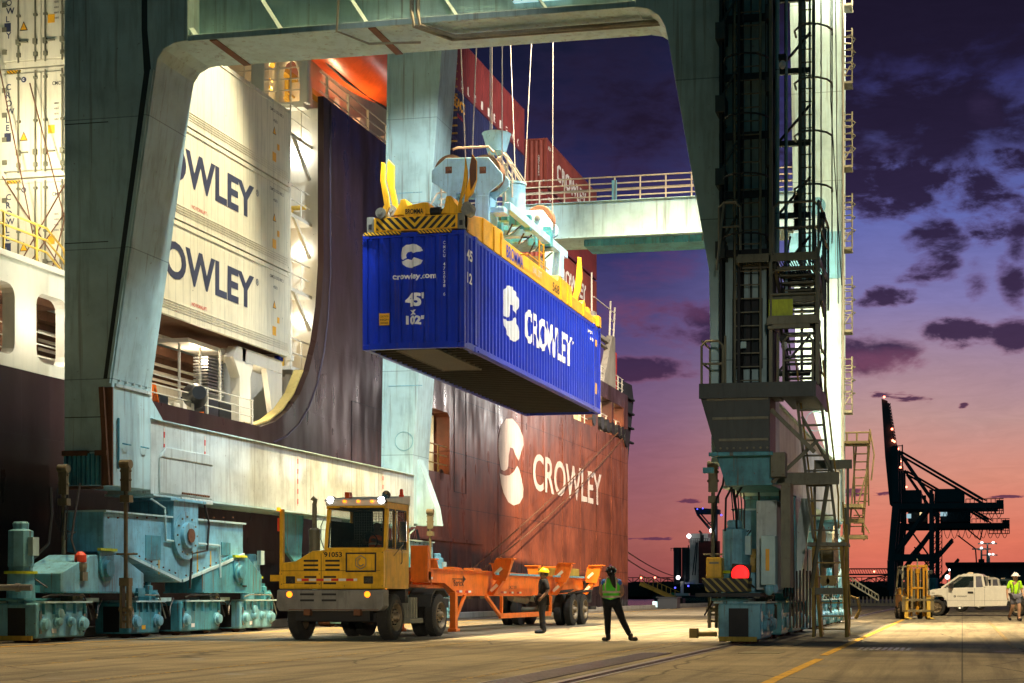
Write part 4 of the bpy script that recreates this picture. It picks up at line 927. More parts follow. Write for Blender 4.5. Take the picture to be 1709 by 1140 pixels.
# near waterside leg with rounded knee into the portal beam
def arc(cx, cz, r, a0, a1, n=6): return [(cx+r*math.cos(R(a0+(a1-a0)*i/n)), cz+r*math.sin(R(a0+(a1-a0)*i/n))) for i in range(n+1)]
kneeL = [(-18.42, 13.2), (-18.36, 13.5), (-18.2, 13.72), (-17.95, 13.84), (-17.6, 13.88)]
lg = mb().py([(-20.76, 3.6), (-20.76, 30), (-17.6, 30)]+kneeL[::-1]+[(-19.52, 6.0), (-19.52, 3.6)], NY0, NY1)
leg1 = lg.build('leg', 'crane_paint', crane, .02)
kneeR = [(-7.0, 13.86), (-6.72, 13.80), (-6.48, 13.64), (-6.34, 13.40), (-6.27, 13.1)]
lg = mb().py(kneeR+[(-5.37, 8.07), (-5.32, 5.3), (-5.32, 3.9), (-4.04, 3.9), (-4.04, 30), (-7.0, 30)], NY0, NY1)
leg2 = lg.build('leg', 'crane_paint', crane, .02)
leg3 = mb().py([(-20.72, 3.6), (-20.3, 30), (-18.0, 30), (-18.44, 21), (-19.1, 12.4), (-19.56, 6.0), (-19.56, 3.6)], FY0, FY1).build('leg', 'crane_paint', crane, .02)
leg4 = mb().py([(-4.5, 3.6), (-4.5, 5.6), (-5.65, 9.2), (-5.85, 21.6), (-5.95, 30), (-4.06, 30), (-4.06, 3.6)], FY0, FY1).build('leg', 'crane_paint', crane, .02)
# flange strip and shadow gap along the near waterside leg, weld lines, access hatch covers
m = mb(); m.prism([(-19.60, NY0-.012, 6.1), (-18.52, NY0-.012, 13.2), (-18.62, NY0-.012, 14.2), (-18.62, NY0-.012, 22), (-18.76, NY0-.012, 22), (-18.76, NY0-.012, 14.2), (-18.70, NY0-.012, 13.2), (-19.74, NY0-.012, 6.1)], (0, .014, 0)); m.build('flange_gap', 'recess', leg1)
m = mb(); m.prism([(-19.56, NY0-.05, 6.0), (-18.44, NY0-.05, 13.25), (-18.52, NY0-.05, 13.25), (-19.63, NY0-.05, 6.0)], (0, .05, 0)); m.build('edge_flange', 'crane_paint', leg1)
m = mb()
for z in (4.4, 5.2, 9.3, 12.1): m.box(-20.74, -19.62, NY0-.006, NY0+.01, z, z+.02)
m.build('weld_line', 'recess', leg1)
m = mb(); m.box(-19.52, -19.47, NY0+.1, NY1-.05, 5.93, 6.0)
for k in range(5): m.box(-19.5, -19.44, NY0+.2+k*.3, NY0+.26+k*.3, 6.05, 6.1)
m.build('bolt_row', 'crane_beige', leg1)
m = mb(); m.box(-19.78, -19.5, NY0-.03, NY0+.02, 3.6, 5.9); m.bar((-19.75, NY0-.05, 5.9), (-19.6, NY0-.05, 3.6), .12, .1); m.build('rusty_splice', 'rust_metal', leg1)
m = mb()
for k in range(8): m.box(-20.72+k*.12, -20.66+k*.12, NY0-.08, NY0, 3.62, 4.35)
m.build('ribbed_cover', 'crane_teal', leg1)
m = mb()
for a, b_ in ((-20.75, -20.1), (-19.9, -19.6)): m.box(a, b_, NY0-.12, NY0+.0, 4.3, 4.42)
m.tube([(-20.7, NY0-.1, 3.55), (-19.7, NY0-.1, 3.55)], .04); m.build('cable_clamp', 'rust_metal', leg1)
m = mb()
for y in (32.3, 33.1): m.tube([(-19.50, y, 4.62), (-19.40, y+.06, 4.60), (-19.40, y+.2, 4.60), (-19.50, y+.26, 4.62)], .018, 5)
m.tube([(-19.48, 32.1, 5.2), (-19.48, 32.1, 4.0)], .03, 5)
m.build('grab_handle', 'crane_teal', leg1)
m = mb()
for x, y, z, lgp in ((-19.9, FY0, 6.6, leg3), (-4.95, FY0, 7.0, leg4)):
    m = mb().lathe((x, y, z), (0, -1, 0), [(0, .345), (.014, .345), (.014, .335), (0, .335)], 32, False); m.build('hatch_rim', 'crane_teal', lgp)
mb().lathe((-4.9, FY0-.0, 14.4), (0, -1, 0), [(0, .3), (.03, .3)], 20).build('hatch_cover', 'crane_cyan', leg4)
m = mb()
for z, lgp in ((8.6, leg3), (15.6, leg3)): m = mb().box(-20.5, -19.2, FY0-.012, FY0+.01, z, z+.02); m.build('weld_line', 'crane_cyan', lgp)
mb().box(-5.86, -4.08, FY0-.01, FY0+.01, 11.9, 13.5).build('repainted_patch', 'crane_cyan', leg4)
# far leg shade flange
mb().prism([(-20.72, FY0-.03, 3.6), (-20.3, FY0-.03, 30), (-20.38, FY0-.03, 30), (-20.80, FY0-.03, 3.6)], (0, .1, 0)).build('edge_flange', 'crane_paint', leg3)
# splayed foot plate of the far waterside leg
mb().py([(-19.6, 6.1), (-18.9, 4.2), (-18.8, 3.55), (-19.6, 3.55)], FY0+.5, FY0+1.1).build('foot_bracket', 'crane_paint', leg3)
# ---- portal beam
pbm = mb(); pbm.box(-17.6, -7.0, NY0+.0, NY1, 13.86, 14.0); pbm.box(-17.6, -7.0, NY0+.55, NY1-.05, 14.0, 18.5)
pb = pbm.build('portal_beam', 'crane_paint', crane, .01)
m = mb()
for px_ in (325, 467, 611, 762, 912, 1060):
    p = P(px_, 50, y=NY0); m.bar((p.x, NY0+.12, 13.95), (p.x-1.15, NY0+.50, 15.6), .2, .03)
m.build('web_stiffener', 'crane_paint', pb)
m = mb()
for px_ in (355, 620): p = P(px_, 50, y=NY0); m.box(p.x-.09, p.x+.09, NY0+.02, NY1+.01, 13.835, 13.858)
m.build('splice_strap', 'rust_metal', pb)
m = mb(); a = P(690, 5, y=NY0+.2); b_ = P(748, 62, y=NY0+.5); c_ = P(1112, 42, y=NY0+.5)
for d in (0, .14): m.tube([(a.x+d, NY0+.1, 15.2), (a.x+d, NY0+.1, 14.2), (b_.x-.6+d, NY0-.08, 13.78), (b_.x+d, NY0+.75-d, 13.74), (c_.x-.2, NY0+.75-d, 13.74)], .05, 6)
m.tube([(-13.9, NY0+.1, 15.0), (-13.9, NY0-.06, 13.8), (-13.4, NY0+.6, 13.72), (-12.2, NY0+.75, 13.72)], .03, 6)
m.build('conduit', 'galv', pb)
m = mb().box(-9.6, -8.3, NY0+.2, NY0+.5, 14.3, 15.1)
m = mb(); m.box(-9.9, -8.6, 32.30, 32.42, 14.35, 15.3); m.build('lit_window', 'window_cool', pb)
m = mb()
for k in range(7): m.box(-9.9+k*.2, -9.87+k*.2, 32.26, 32.29, 14.35, 15.3)
for k in range(4): m.box(-9.9, -8.6, 32.26, 32.29, 14.5+k*.22, 14.53+k*.22)
m.build('window_bars', 'galv', pb)
# ---- upper works outside the photograph: boom girders carrying the floodlights
m = mb(); m.box(-45, 14, 39.2, 39.8, 29.2, 30.6); m.box(-45, 14, 45.4, 46.0, 29.2, 30.6)
for x in (-40, -30, -20.5, -4.5, 10): m.box(x, x+.5, 39.8, 45.4, 30.0, 30.5)
bm2 = m.build('boom_girder', 'crane_paint', crane)
m = mb().box(-20.3, -18, NY1, FY0, 27.5, 29.2); m.box(-5.9, -4.1, NY1, FY0, 27.5, 29.2); m.build('top_girder', 'crane_paint', crane)
# ---- sill beams
def sill(x0, x1, label=None):
    m = mb(); m.box(x0, x1, NY1, FY0, 3.52, 5.34); s_ = m.build('sill_beam', 'crane_beige', crane, .015)
    m = mb(); m.box(x0-.06, x1+.07, NY1, FY0, 5.34, 5.37); m.box(x0-.06, x1+.07, NY1, FY0, 3.47, 3.515); m.build('sill_flange', 'crane_paint', s_)
    return s_
s1 = sill(-20.7, -19.52); s2 = sill(-5.3, -4.1)
m = mb()
for px_, a, b_ in ((275, 712, 828), (343, 735, 835), (498, 770, 850), (640, 815, 870)):
    p0 = P(px_, 735, x=-19.5); m.box(-19.52, -19.512, p0.y-.025, p0.y+.025, 3.7, 5.2)
m.build('measuring_tape_mark', 'red_white_tape', s1)
m = mb(); m.box(-19.52, -19.47, 33.95, 36.6, 3.55, 4.45); m.px([(33.95, 4.45), (34.2, 4.72), (36.4, 4.72), (36.6, 4.45)], -19.52, -19.44); m.box(-19.6, -19.40, 34.9, 36.5, 3.40, 3.52)
m.build('saddle_cover', 'crane_beige', s1, .03)
m = mb()
for k in range(16): m.cyl((-19.46, 35.0+k*.09, 3.62), (-19.43, 35.0+k*.09, 3.62), .03, n=6)
m.build('bolt_row', 'rust_metal', s1)
m = mb(); m.px([(33.6, 6.0), (34.35, 5.37), (33.6, 5.37)], -19.75, -19.6); m.build('gusset', 'crane_paint', s1)
m = mb(); m.box(-19.66, -19.5, 43.2, 45.1, 1.9, 3.46); m.build('underhung_panel', 'crane_paint', s1, .02)
m = mb(); m.px([(41.6, 3.46), (42.0, 2.3), (42.9, 1.8), (43.1, 3.46)], -20.0, -19.9); m.build('curved_bracket', 'crane_teal', s1)
text('DANGER', 'letter_black', s1, (-19.497, 44.55, 3.1), (0, 0, -1), (0, 1, 0), .09, .5, .01, .003)
# ---- far cross beam with walkway rail
m = mb(); m.box(-19.0, -5.4, FY0, FY1, 13.72, 14.93); m.box(-19.0, -5.4, FY0-.06, FY1+.06, 13.67, 13.72); m.box(-19.0, -5.4, FY0-.06, FY1+.06, 14.93, 14.96)
cb = m.build('cross_beam', 'crane_paint', crane, .01)
m = mb()
for z in (15.13, 15.33, 15.57, 15.80): m.tube([(-18.6, FY0+.06, z), (-5.6, FY0+.06, z)], .027, 6)
m.tube([(-18.6, FY1-.06, 15.80), (-5.6, FY1-.06, 15.80)], .027, 6)
for k in range(15): m.tube([(-18.5+k*.92, FY0+.06, 14.95), (-18.5+k*.92, FY0+.06, 15.80)], .03, 6)
hr = m.build('handrail', 'rail_pale', cb)
mb().box(-12.15, -11.98, FY0-.02, FY0+.05, 14.95, 15.66).build('rail_bracket', 'crane_cyan', cb)
m = mb(); m.box(-13.2, -8.9, FY0+.2, FY1-.2, 13.42, 13.66)
for k in range(9): m.box(-13.2+k*.53, -13.14+k*.53, FY0+.14, FY0+.2, 13.42, 13.62)
m.build('cable_tray', 'crane_teal', cb)
m = mb(); m.lathe((-18.3, FY0-.02, 14.9), (0, -1, 0), [(0, .3), (0, .35), (.06, .35), (.06, .3)], 18)
m = mb().tube([(-18.7, FY0-.1, 14.4), (-18.95, FY0-.1, 14.9), (-18.6, FY0-.1, 15.5), (-18.1, FY0-.1, 15.6), (-17.7, FY0-.1, 15.2), (-17.9, FY0-.1, 14.7)], .035, 6)
m.build('hose_loop', 'rail_pale', cb)

# ---- bogies
def bogie(dx, dy, flip=False):
    """eight-wheel equalised bogie; built at the near waterside corner and moved by dx, dy"""
    root = bpy.data.objects.new('bogie', None); COL.objects.link(root); root.parent = crane; o = ORG[crane]; ORG[root] = o
    X1 = -19.55; X0 = -20.6; B = []
    def T(m, name, mt, parent=root, bev=0.0, smooth=False):
        if flip: m.v = [(v[0], 70.0-v[1], v[2]) for v in m.v]; m.f = [tuple(reversed(f)) for f in m.f]
        m.v = [(v[0]+dx, v[1]+dy, v[2]) for v in m.v]; return m.build(name, mt, parent, bev, smooth)
    m = mb().px(yz(X1, (173, 853), (406, 875), (406, 927), (310, 970), (293, 971), (213, 929), (173, 921)), X0+.1, X1); eq = T(m, 'equaliser', 'crane_cyan', bev=.03)
    m = mb().px(yz(X1, (172, 851), (407, 873), (407, 876), (172, 854)), X0+.02, X1+.07); m.px(yz(X1, (213, 925), (300, 967), (300, 972), (213, 930)), X0+.02, X1+.05); m.px(yz(X1, (303, 967), (406, 923), (406, 928), (303, 972)), X0+.02, X1+.05); T(m, 'equaliser_flange', 'crane_paint', eq)
    m = mb(); p = P(306, 905, x=X1); m.box(X0-.1, X1+.08, p.y-.62, p.y+.62, 2.62, 3.46); m.lathe((X1+.0, p.y, 2.55), (1, 0, 0), [(0, .62), (.1, .62), (.1, .34), (.2, .32), (.2, .15), (.22, .15)], 28); m.box(X0-.12, X1+.16, p.y-.9, p.y+.9, 3.40, 3.47)
    T(m, 'saddle', 'crane_cyan', bev=.015)
    T(mb().lathe((X1+.21, p.y, 2.55), (1, 0, 0), [(0, .18), (.03, .18)], 16), 'pin_cap', 'rust_metal', eq)
    for a in (((101, 988), (101, 957), (152, 926), (200, 926), (240, 957), (240, 988)), ((338, 988), (338, 958), (383, 927), (413, 929), (437, 960), (437, 988))):
        q = yz(X1+.03, *a); m = mb().px(q, X0, X1+.03); sub = T(m, 'sub_equaliser', 'crane_teal' if a[0][0] > 300 else 'crane_cyan', bev=.02)
        m = mb(); zb = q[0][1]; m.box(X0-.05, X1+.08, q[0][0], q[-1][0], zb-.03, zb+.005); yc = (q[2][0]+q[3][0])/2
        m.lathe((X1+.03, yc, 2.0-.35), (1, 0, 0), [(0, .30), (.06, .30), (.06, .2), (.13, .18), (.13, .1)], 22); m.box(X1, X1+.06, yc-.3, yc+.3, 1.65, 2.05); T(m, 'pivot', 'crane_teal', sub, .01)
        T(mb().box(X1+.03, X1+.12, yc-.35, yc+.35, 2.06, 2.12), 'pivot_stop', 'lime_panel', sub)
    trucks = ((62, 148), (217, 268), (302, 370), (402, 458)); k0 = 0
    for ti, (a, b_) in enumerate(trucks):
        ya, yb = P(a, 1050, x=X1).y, P(b_, 1050, x=X1).y; yb = ya+max(1.9, yb-ya) if ti != 1 else yb+.1; z1 = .86
        m = mb().px([(ya, .10), (ya, z1), (yb-.02, z1), (yb, z1-.1), (yb, .30), (yb-.14, .10)], X0+.12, X1-.02); tr = T(m, 'wheel_truck', 'crane_cyan' if ti in (0, 3) else 'crane_teal', bev=.04)
        m = mb().box(X0, X1+.07, ya+.15, yb+.04, z1, z1+.04); T(m, 'truck_flange', 'crane_paint', tr)
        m = mb()
        n = 4 if ti in (0, 3) else 2
        for k in range(n):
            yy = ya+.25+(yb-ya-.5)*k/(n-1); r = .17 if k in (0, n-1) else .12
            m.lathe((X1-.02, yy, .40+(.0 if k in (0, n-1) else .05)), (1, 0, 0), [(0, r), (.04, r), (.05, r*.8), (.12, r*.7), (.13, r*.35)], 14)
        if n == 4: m.lathe((X1-.02, ya+.8, .62), (1, 0, 0), [(0, .13), (.08, .12), (.09, .05)], 14)
        T(m, 'wheel_hub', 'crane_cyan', tr)
        m = mb()
        for k in range(n):
            yy = ya+.25+(yb-ya-.5)*k/(n-1); m.lathe((X1+.06, yy, .42), (1, 0, 0), [(0, .05), (.045, .045)], 10)
        for yy in (ya+.1, yb-.2): m.box(X1-.02, X1+.01, yy, yy+.06, .2, .7)
        T(m, 'bearing_cap', 'steel', tr)
        m = mb(); m.box(X0+.35, X1-.28, ya-.012, ya+.02, .14, .76); T(m, 'wheel_opening', 'dark', tr)
        m = mb(); m.lathe((X0+.38, ya+.33, .33), (1, 0, 0), [(0, .1), (0, .34), (.1, .34), (.1, .30), (.30, .30), (.30, .34), (.38, .34), (.38, .1)], 20); m.lathe((X0+.38, yb-.3, .33), (1, 0, 0), [(0, .1), (0, .33), (.38, .33), (.38, .1)], 20); T(m, 'rail_wheel', 'rust_metal', tr)
        if ti == 0: T(mb().box(X0+.15, X1-.10, ya-.05, ya-.0, .06, .16), 'rail_guard', 'kerb_yellow', tr)
        B.append((ya, yb))
    for yy in (B[0][1]+.08, B[1][1]+.1, B[2][1]+.15):      # link plates between the trucks
        T(mb().box(X0+.2, X1-.1, yy-.3, yy+.5, .88, .97), 'link_plate', 'crane_paint')
        T(mb().box(X0+.3, X1-.3, yy-.1, yy+.35, .5, .86), 'link_block', 'dark')
    for yy, zt in ((B[0][0]+.35, 2.78), (B[3][1]-.2, 2.35)):
        m = mb(); m.lathe((X0+.42, yy, .86), (0, 0, 1), [(0, .30), (.65, .27), (.65, .33), (.70, .33), (.70, .24)], 20); dr = T(m, 'travel_drive', 'crane_cyan', bev=.0)
        m = mb(); m.lathe((X0+.42, yy, 1.56), (0, 0, 1), [(0, .25), (.1, .25), (.1, .27), (zt-1.9, .26), (zt-1.86, .16), (zt-1.74, .17), (zt-1.70, .14)], 8); T(m, 'motor', 'crane_cyan', dr, .01)
        T(mb().lathe((X0+.42, yy, 1.50), (0, 0, 1), [(0, .34), (.06, .34)], 20), 'yellow_ring', 'lime_panel', dr)
        T(mb().box(X0+.66, X0+.78, yy-.1, yy+.12, 1.9, 2.3), 'terminal_box', 'crane_paint', dr)
    ya = B[0][0]
    T(mb().box(X0+.0, X1-.25, ya-.1, ya+.9, .92, .97).bar((X0+.6, ya+.3, 1.17), (X0+.6, ya+1.4, 1.17), .16), 'buffer_frame', 'crane_teal')
    m = mb(); m.box(X0-.75, X0+.12, ya-.35, ya-.1, 1.02, 1.34) if dx == 0 else None
    if dx == 0: T(m, 'bumper_block', 'crane_cyan', bev=.01); T(mb().cyl((X0+.1, ya-.2, 1.2), (X0+.95, ya-.05, 1.2), .07).cyl((X0+.62, ya-.12, 1.2), (X0+.72, ya-.1, 1.2), .09), 'buffer_rod', 'steel')
    for k, (pts, r) in enumerate(((((X0+.15, 30.9, 3.5), (X0+.25, 30.8, 2.9), (X0+.3, 30.6, 2.2), (X0+.05, 30.3, 1.8), (X0-.2, 30.1, 1.7)), .035), (((X0+.7, 31.2, 3.6), (X0+.75, 30.9, 2.8), (X0+.8, 30.7, 2.3), (X0+1.0, 30.6, 1.9), (X0+1.02, 30.5, 1.2), (X0+.8, 30.4, 1.05)), .025), (((X0-.3, 29.8, .6), (X0+.1, 29.6, 1.2), (X0+.45, 29.6, 1.5), (X0+.8, 29.8, 1.2)), .02), (((X1+.03, 33.6, 3.4), (X1+.06, 34.2, 3.2), (X1+.06, 34.25, 2.4), (X1+.06, 37.0, 2.35), (X1+.06, 37.05, 1.5)), .03), (((X1+.06, 36.2, 3.4), (X1+.08, 36.4, 2.9), (X1+.08, 36.3, 2.2), (X1+.08, 35.5, 2.1), (X1+.08, 35.4, 1.2)), .03))):
        T(mb().tube(pts, r, 6), 'cable', 'black_cable' if k != 3 else 'crane_paint')
    m = mb()
    for k in range(14): q = P(180+k*16, 862, x=X1); m.cyl((X1+.0, q.y, q.z-.03), (X1+.03, q.y, q.z-.03), .022, n=6)
    T(m, 'bolt_row', 'rust_metal', eq)
    for k in range(3):
        yy = (B[0][1]+.25, B[1][1]+.25, B[2][1]+.3)[k]; T(mb().tube([(X1-.1, yy-.4, .95), (X1+.06, yy-.2, .8), (X1+.04, yy, .5), (X1-.05, yy+.2, .75), (X1-.1, yy+.45, .95)], .022, 6), 'hose', 'black_cable')
    T(mb().box(X1-.03, X1+.1, B[3][0]-.1, B[3][0]+.15, 1.3, 1.75).box(X1+.0, X1+.1, B[1][0]+.2, B[1][0]+.5, 1.0, 1.2), 'junction_box', 'crane_teal', eq)
    for k, (ya_, yb_) in enumerate(B):      # ribs, small gear units and pipework on every truck
        m = mb()
        for q in range(5): yy = ya_+.2+(yb_-ya_-.4)*q/4; m.box(X1-.02, X1+.05, yy, yy+.02, .62, .86)
        T(m, 'truck_rib', 'crane_teal')
        T(mb().tube([(X1+.05, ya_+.1, .98), (X1+.07, ya_+.4, 1.04), (X1+.07, yb_-.3, 1.03), (X1+.03, yb_-.1, .80), (X1+.05, yb_+.05, .45)], .018, 6), 'grease_line', 'galv' if k % 2 else 'black_cable')
        m = mb(); m.box(X1-.35, X1-.05, yb_-.55, yb_-.15, .90, 1.16); m.lathe((X1-.2, yb_-.35, 1.16), (0, 0, 1), [(0, .12), (.1, .12), (.12, .07), (.2, .07)], 12); m.lathe((X1-.05, yb_-.35, 1.03), (1, 0, 0), [(0, .09), (.1, .08), (.11, .04)], 12); T(m, 'brake_unit', 'crane_teal' if k % 2 else 'stair_metal')
        T(mb().box(X1-.019, X1-.012, ya_+.55, ya_+.72, .2, .3), 'data_plate', 'sticker' if k == 1 else 'letter_white')
    m = mb()
    for q in range(9): p_ = P(310+q*10, 968-q*4.2, x=X1); m.cyl((X1, p_.y, p_.z+.12), (X1+.03, p_.y, p_.z+.12), .02, n=6)
    for q in range(8): p_ = P(222+q*10, 932+q*4.6, x=X1); m.cyl((X1, p_.y, p_.z+.12), (X1+.03, p_.y, p_.z+.12), .02, n=6)
    T(m, 'rivet_row', 'rust_metal', eq)
    m = mb(); p_ = P(306, 905, x=X1)
    for q in range(12): an = 2*math.pi*q/12; m.cyl((X1+.09, p_.y+.48*math.cos(an), 2.55+.48*math.sin(an)), (X1+.13, p_.y+.48*math.cos(an), 2.55+.48*math.sin(an)), .028, n=6)
    T(m, 'pin_bolts', 'stair_metal', eq)
    m = mb(); m.box(X1, X1+.02, 33.4, 34.1, 1.9, 2.5); m.box(X1, X1+.025, 37.2, 37.7, 2.1, 2.45); T(m, 'inspection_cover', 'crane_teal', eq, .005)
    m = mb()
    for q in range(5): m.tube([(X0+.05+q*.07, 31.3, 3.5), (X0+.1+q*.07, 31.2, 3.1), (X0+.15+q*.06, 31.1, 2.7-.1*q), (X0+.3+q*.05, 31.35, 2.5)], .016, 5)
    T(m, 'cable_bundle', 'black_cable')
    # red stop beacon on a bracket
    m = mb(); m.lathe((X1-.02, 30.7, 1.78), (0, 0, 1), [(0, .12), (.04, .13), (.16, .13), (.24, .06)], 16); bc = T(m, 'warning_beacon', 'lamp_red_dim')
    T(mb().lathe((X1-.02, 30.7, 1.56), (0, 0, 1), [(0, .12), (.1, .14), (.2, .14)], 14).box(X1-.14, X1+.1, 30.6, 30.8, 1.36, 1.56), 'beacon_base', 'stair_metal', bc)
    for k, yy in enumerate((34.0, 35.9, 36.6)): T(mb().box(X1+.001, X1+.006, yy, yy+.06, 1.55, 2.2), 'chain_mark', 'kerb_yellow', eq)
    T(mb().box(X1+.036, X1+.042, 38.35, 38.6, 1.25, 1.6), 'safety_label', 'letter_black', eq); T(mb().box(X1+.043, X1+.046, 38.39, 38.56, 1.42, 1.56), 'safety_label', 'letter_white', eq)
    return root
b1 = bogie(0, 0); b2 = bogie(15.4, 2.3); b3 = bogie(0, 15.2, True); b4 = bogie(15.4, 15.2, True)
# saddle posts between sills and bogies come with the bogies; tie-down links hang beside each near leg
def tie_down(x, y, mt='tie_metal'):
    m = mb(); m.tube([(x, y, 3.55), (x, y, 1.35)], .045, 10)
    m.box(x-.10, x+.10, y-.05, y+.05, 3.35, 3.95); m.lathe((x-.12, y, 3.95), (1, 0, 0), [(0, .10), (.24, .10)], 14); m.box(x-.10, x+.13, y-.08, y+.08, 3.10, 3.26)
    m.box(x-.11, x-.05, y-.07, y+.07, .3, 1.35); m.box(x+.05, x+.11, y-.07, y+.07, .3, 1.35); m.lathe((x-.15, y, .72), (1, 0, 0), [(0, .06), (.30, .06)], 8); m.box(x-.12, x+.12, y-.08, y+.08, 1.24, 1.42)
    m.lathe((x-.22, y, 1.95), (1, 0, 0), [(0, .025), (.5, .025)], 6)
    for z in (.45, .6, 3.6, 3.8): m.lathe((x-.13, y, z), (1, 0, 0), [(0, .03), (.26, .03)], 6)
    return m.build('tie_down', mt, crane)
pt = P(210, 900, y=30.4); tie_down(pt.x, 30.4); tie_down(-20.32, 31.2)
pt = P(718, 900, y=50.3); tie_down(pt.x, 50.3); pt = P(1190, 800, y=33.2); tie_down(pt.x, 33.2); 
# ---- landside end box of the sill with its platform
m = mb(); m.py([(-5.42, 5.3), (-5.04, 4.02), (-3.92, 4.02), (-3.92, 5.3)], 30.9, NY0); eb = m.build('sill_end_box', 'dark_steel', crane, .01)
m = mb(); m.py([(-5.12, 4.02), (-4.9, 3.35), (-3.92, 3.35), (-3.92, 4.02)], 31.3, 33.6); m.box(-5.2, -3.85, 30.85, 31.0, 3.94, 4.02); m.box(-5.35, -5.12, 31.0, 31.1, 3.6, 3.72)
m.build('end_bracket', 'crane_teal', eb, .01)
PY = 30.8; pa_, pb_, pc_ = P(1167, 655, y=PY).x, P(1298, 655, y=PY).x, P(1358, 655, y=PY).x; zp0, zp1 = P(1200, 662, y=PY).z, P(1200, 645, y=PY).z
m = mb(); m.box(pa_, pb_, PY, NY0-.02, zp0, zp1); m.box(pa_+.002, pc_, PY-.05, PY-.001, zp0-.04, zp1+.06); m.box(pc_+.002, pc_+.05, PY-.05, 33.6, zp0-.04, zp1+.06); m.box(pb_+.002, pc_, PY, 33.6, zp0+.04, zp0+.09); pf = m.build('platform', 'dark_steel', crane)
def hoop(m, x0, x1, y, z0, z1, r=.028):
    m.tube([(x0, y, z0), (x0, y, z1-.1), (x0+.1, y, z1), (x1-.1, y, z1), (x1, y, z1-.1), (x1, y, z0)], r, 6); m.tube([(x0, y, (z0+z1)/2), (x1, y, (z0+z1)/2)], r*.9, 6)
m = mb(); hoop(m, pa_+.05, pa_+.5, PY, zp1, zp1+.95); m.tube([(pa_+.06, PY, zp1+.95), (pa_+.06, 31.8, zp1+.95), (pa_+.06, 31.8, zp1)], .026, 6); m.tube([(pa_+.06, PY, zp1+.5), (pa_+.06, 31.8, zp1+.5)], .024, 6)
for x in (pa_+.55, pb_): m.tube([(x, PY, zp1), (x, PY, zp1+1.05)], .026, 6)
hoop(m, pb_+.12, pc_-.02, PY, zp1, zp1+1.0); m.tube([(pc_, PY, zp1+1.0), (pc_, 33.5, zp1+1.0), (pc_, 33.5, zp1)], .026, 6); m.tube([(pc_, PY, zp1+.5), (pc_, 33.5, zp1+.5)], .024, 6); m.build('guard_rail', 'stair_metal', pf)
# caged ladder on the camera side of the landside leg
m = mb()
for x in (-4.75, -4.2): m.tube([(x, 31.55, 5.45), (x, 31.55, 20)], .028, 6)
for k in range(50): m.tube([(-4.75, 31.55, 5.6+k*.29), (-4.2, 31.55, 5.6+k*.29)], .016, 5)
ld = m.build('ladder', 'stair_metal', crane)
m = mb()
for k in range(8):
    z = 8.6+k*1.25; m.tube([(-4.98, 31.85, z)]+[(-4.48+.5*math.cos(R(a)), 31.5+.55*math.sin(R(a)), z) for a in range(180, 361, 30)]+[(-3.98, 31.85, z)], .022, 5)
    m.box(-5.1, -3.9, 31.6, 31.66, z-.35, z-.2)
for a_ in (210, 270, 330): m.tube([(-4.48+.5*math.cos(R(a_)), 31.5+.55*math.sin(R(a_)), 8.4), (-4.48+.5*math.cos(R(a_)), 31.5+.55*math.sin(R(a_)), 19)], .014, 5)
m.build('ladder_cage', 'dark', ld)
m = mb()
for x in (-5.05, -4.66, -3.93): m.box(x-.03, x+.03, 31.5, 31.88, 5.4, 20)
m.build('cable_ladder', 'dark', ld)
m = mb(); m.box(-4.85, -4.2, 31.86, 31.9, 5.9, 7.4); dr_ = m.build('door', 'dark', leg2)
m = mb()
for x in (-4.75, -4.45): m.pz([(x, 31.84), (x+.2, 31.84), (x+.2, 31.855), (x, 31.855)], 6.0, 7.2)
m.build('door_panel', 'recess', dr_)
mb().box(-4.62, -4.50, 31.5, 31.56, 6.28, 6.42).build('switch_box', 'crane_paint', leg2)
# mid platforms, zig-zag stairs beside the landside leg
def grating(m, x0, x1, y0, y1, z):
    k = x0
    while k < x1: m.box(k, k+.015, y0, y1, z-.03, z); k += .055
    m.box(x0-.03, x0, y0, y1, z-.12, z+.02); m.box(x1, x1+.03, y0, y1, z-.12, z+.02); m.box(x0, x1, y0-.03, y0, z-.12, z+.05); m.box(x0, x1, y1, y1+.03, z-.12, z+.05)
z1 = P(1330, 432, y=31.6).z
m = mb(); grating(m, -3.85, -2.95, 31.0, 33.3, z1-.05); grating(m, -4.6, -3.95, 31.0, 31.6, z1-.05); m.box(-3.85, -2.95, 33.0, 33.1, z1-.75, z1-.6); up = m.build('platform', 'stair_metal', crane)
m = mb(); hoop(m, -3.85, -2.92, 31.0, z1, z1+1.05)
for y in (31.0, 32.1, 33.3): m.tube([(-2.92, y, z1-.8), (-2.92, y, z1+1.05)], .03, 6)
m.tube([(-2.92, 31, z1+1.05), (-2.92, 33.3, z1+1.05)], .028, 6); m.tube([(-2.92, 31, z1+.55), (-2.92, 33.3, z1+.55)], .026, 6); m.tube([(-3.85, 33.3, z1+1.05), (-2.92, 33.3, z1+1.05)], .028, 6)
hoop(m, -5.0, -4.55, 31.0, z1+.1, z1+1.1); m.tube([(-5.05, 31.0, z1-.3), (-4.9, 31.0, z1+1.1)], .03, 6)
m.build('guard_rail', 'galv', up)
m = mb()     # stepped stair seen from below, between the upper platform and the yellow-green panel
for k in range(6): m.box(-3.8, -3.0, 31.2+k*.25, 31.45+k*.25, z1-.28-k*.11, z1-.24-k*.11)
m.bar((-3.85, 31.2, z1-.2), (-3.85, 32.8, z1-.95), .05, .2); m.bar((-2.97, 31.2, z1-.2), (-2.97, 32.8, z1-.95), .05, .2); m.box(-3.9, -2.85, 31.1, 31.2, z1-1.0, z1-.85)
m.build('stair_flight', 'stair_metal', up)
a = P(1283, 500, y=30.9); b_ = P(1323, 537, y=30.9)
mb().box(a.x, b_.x, 30.9, 30.95, b_.z, a.z).build('lime_panel', 'lime_panel', crane, .005)
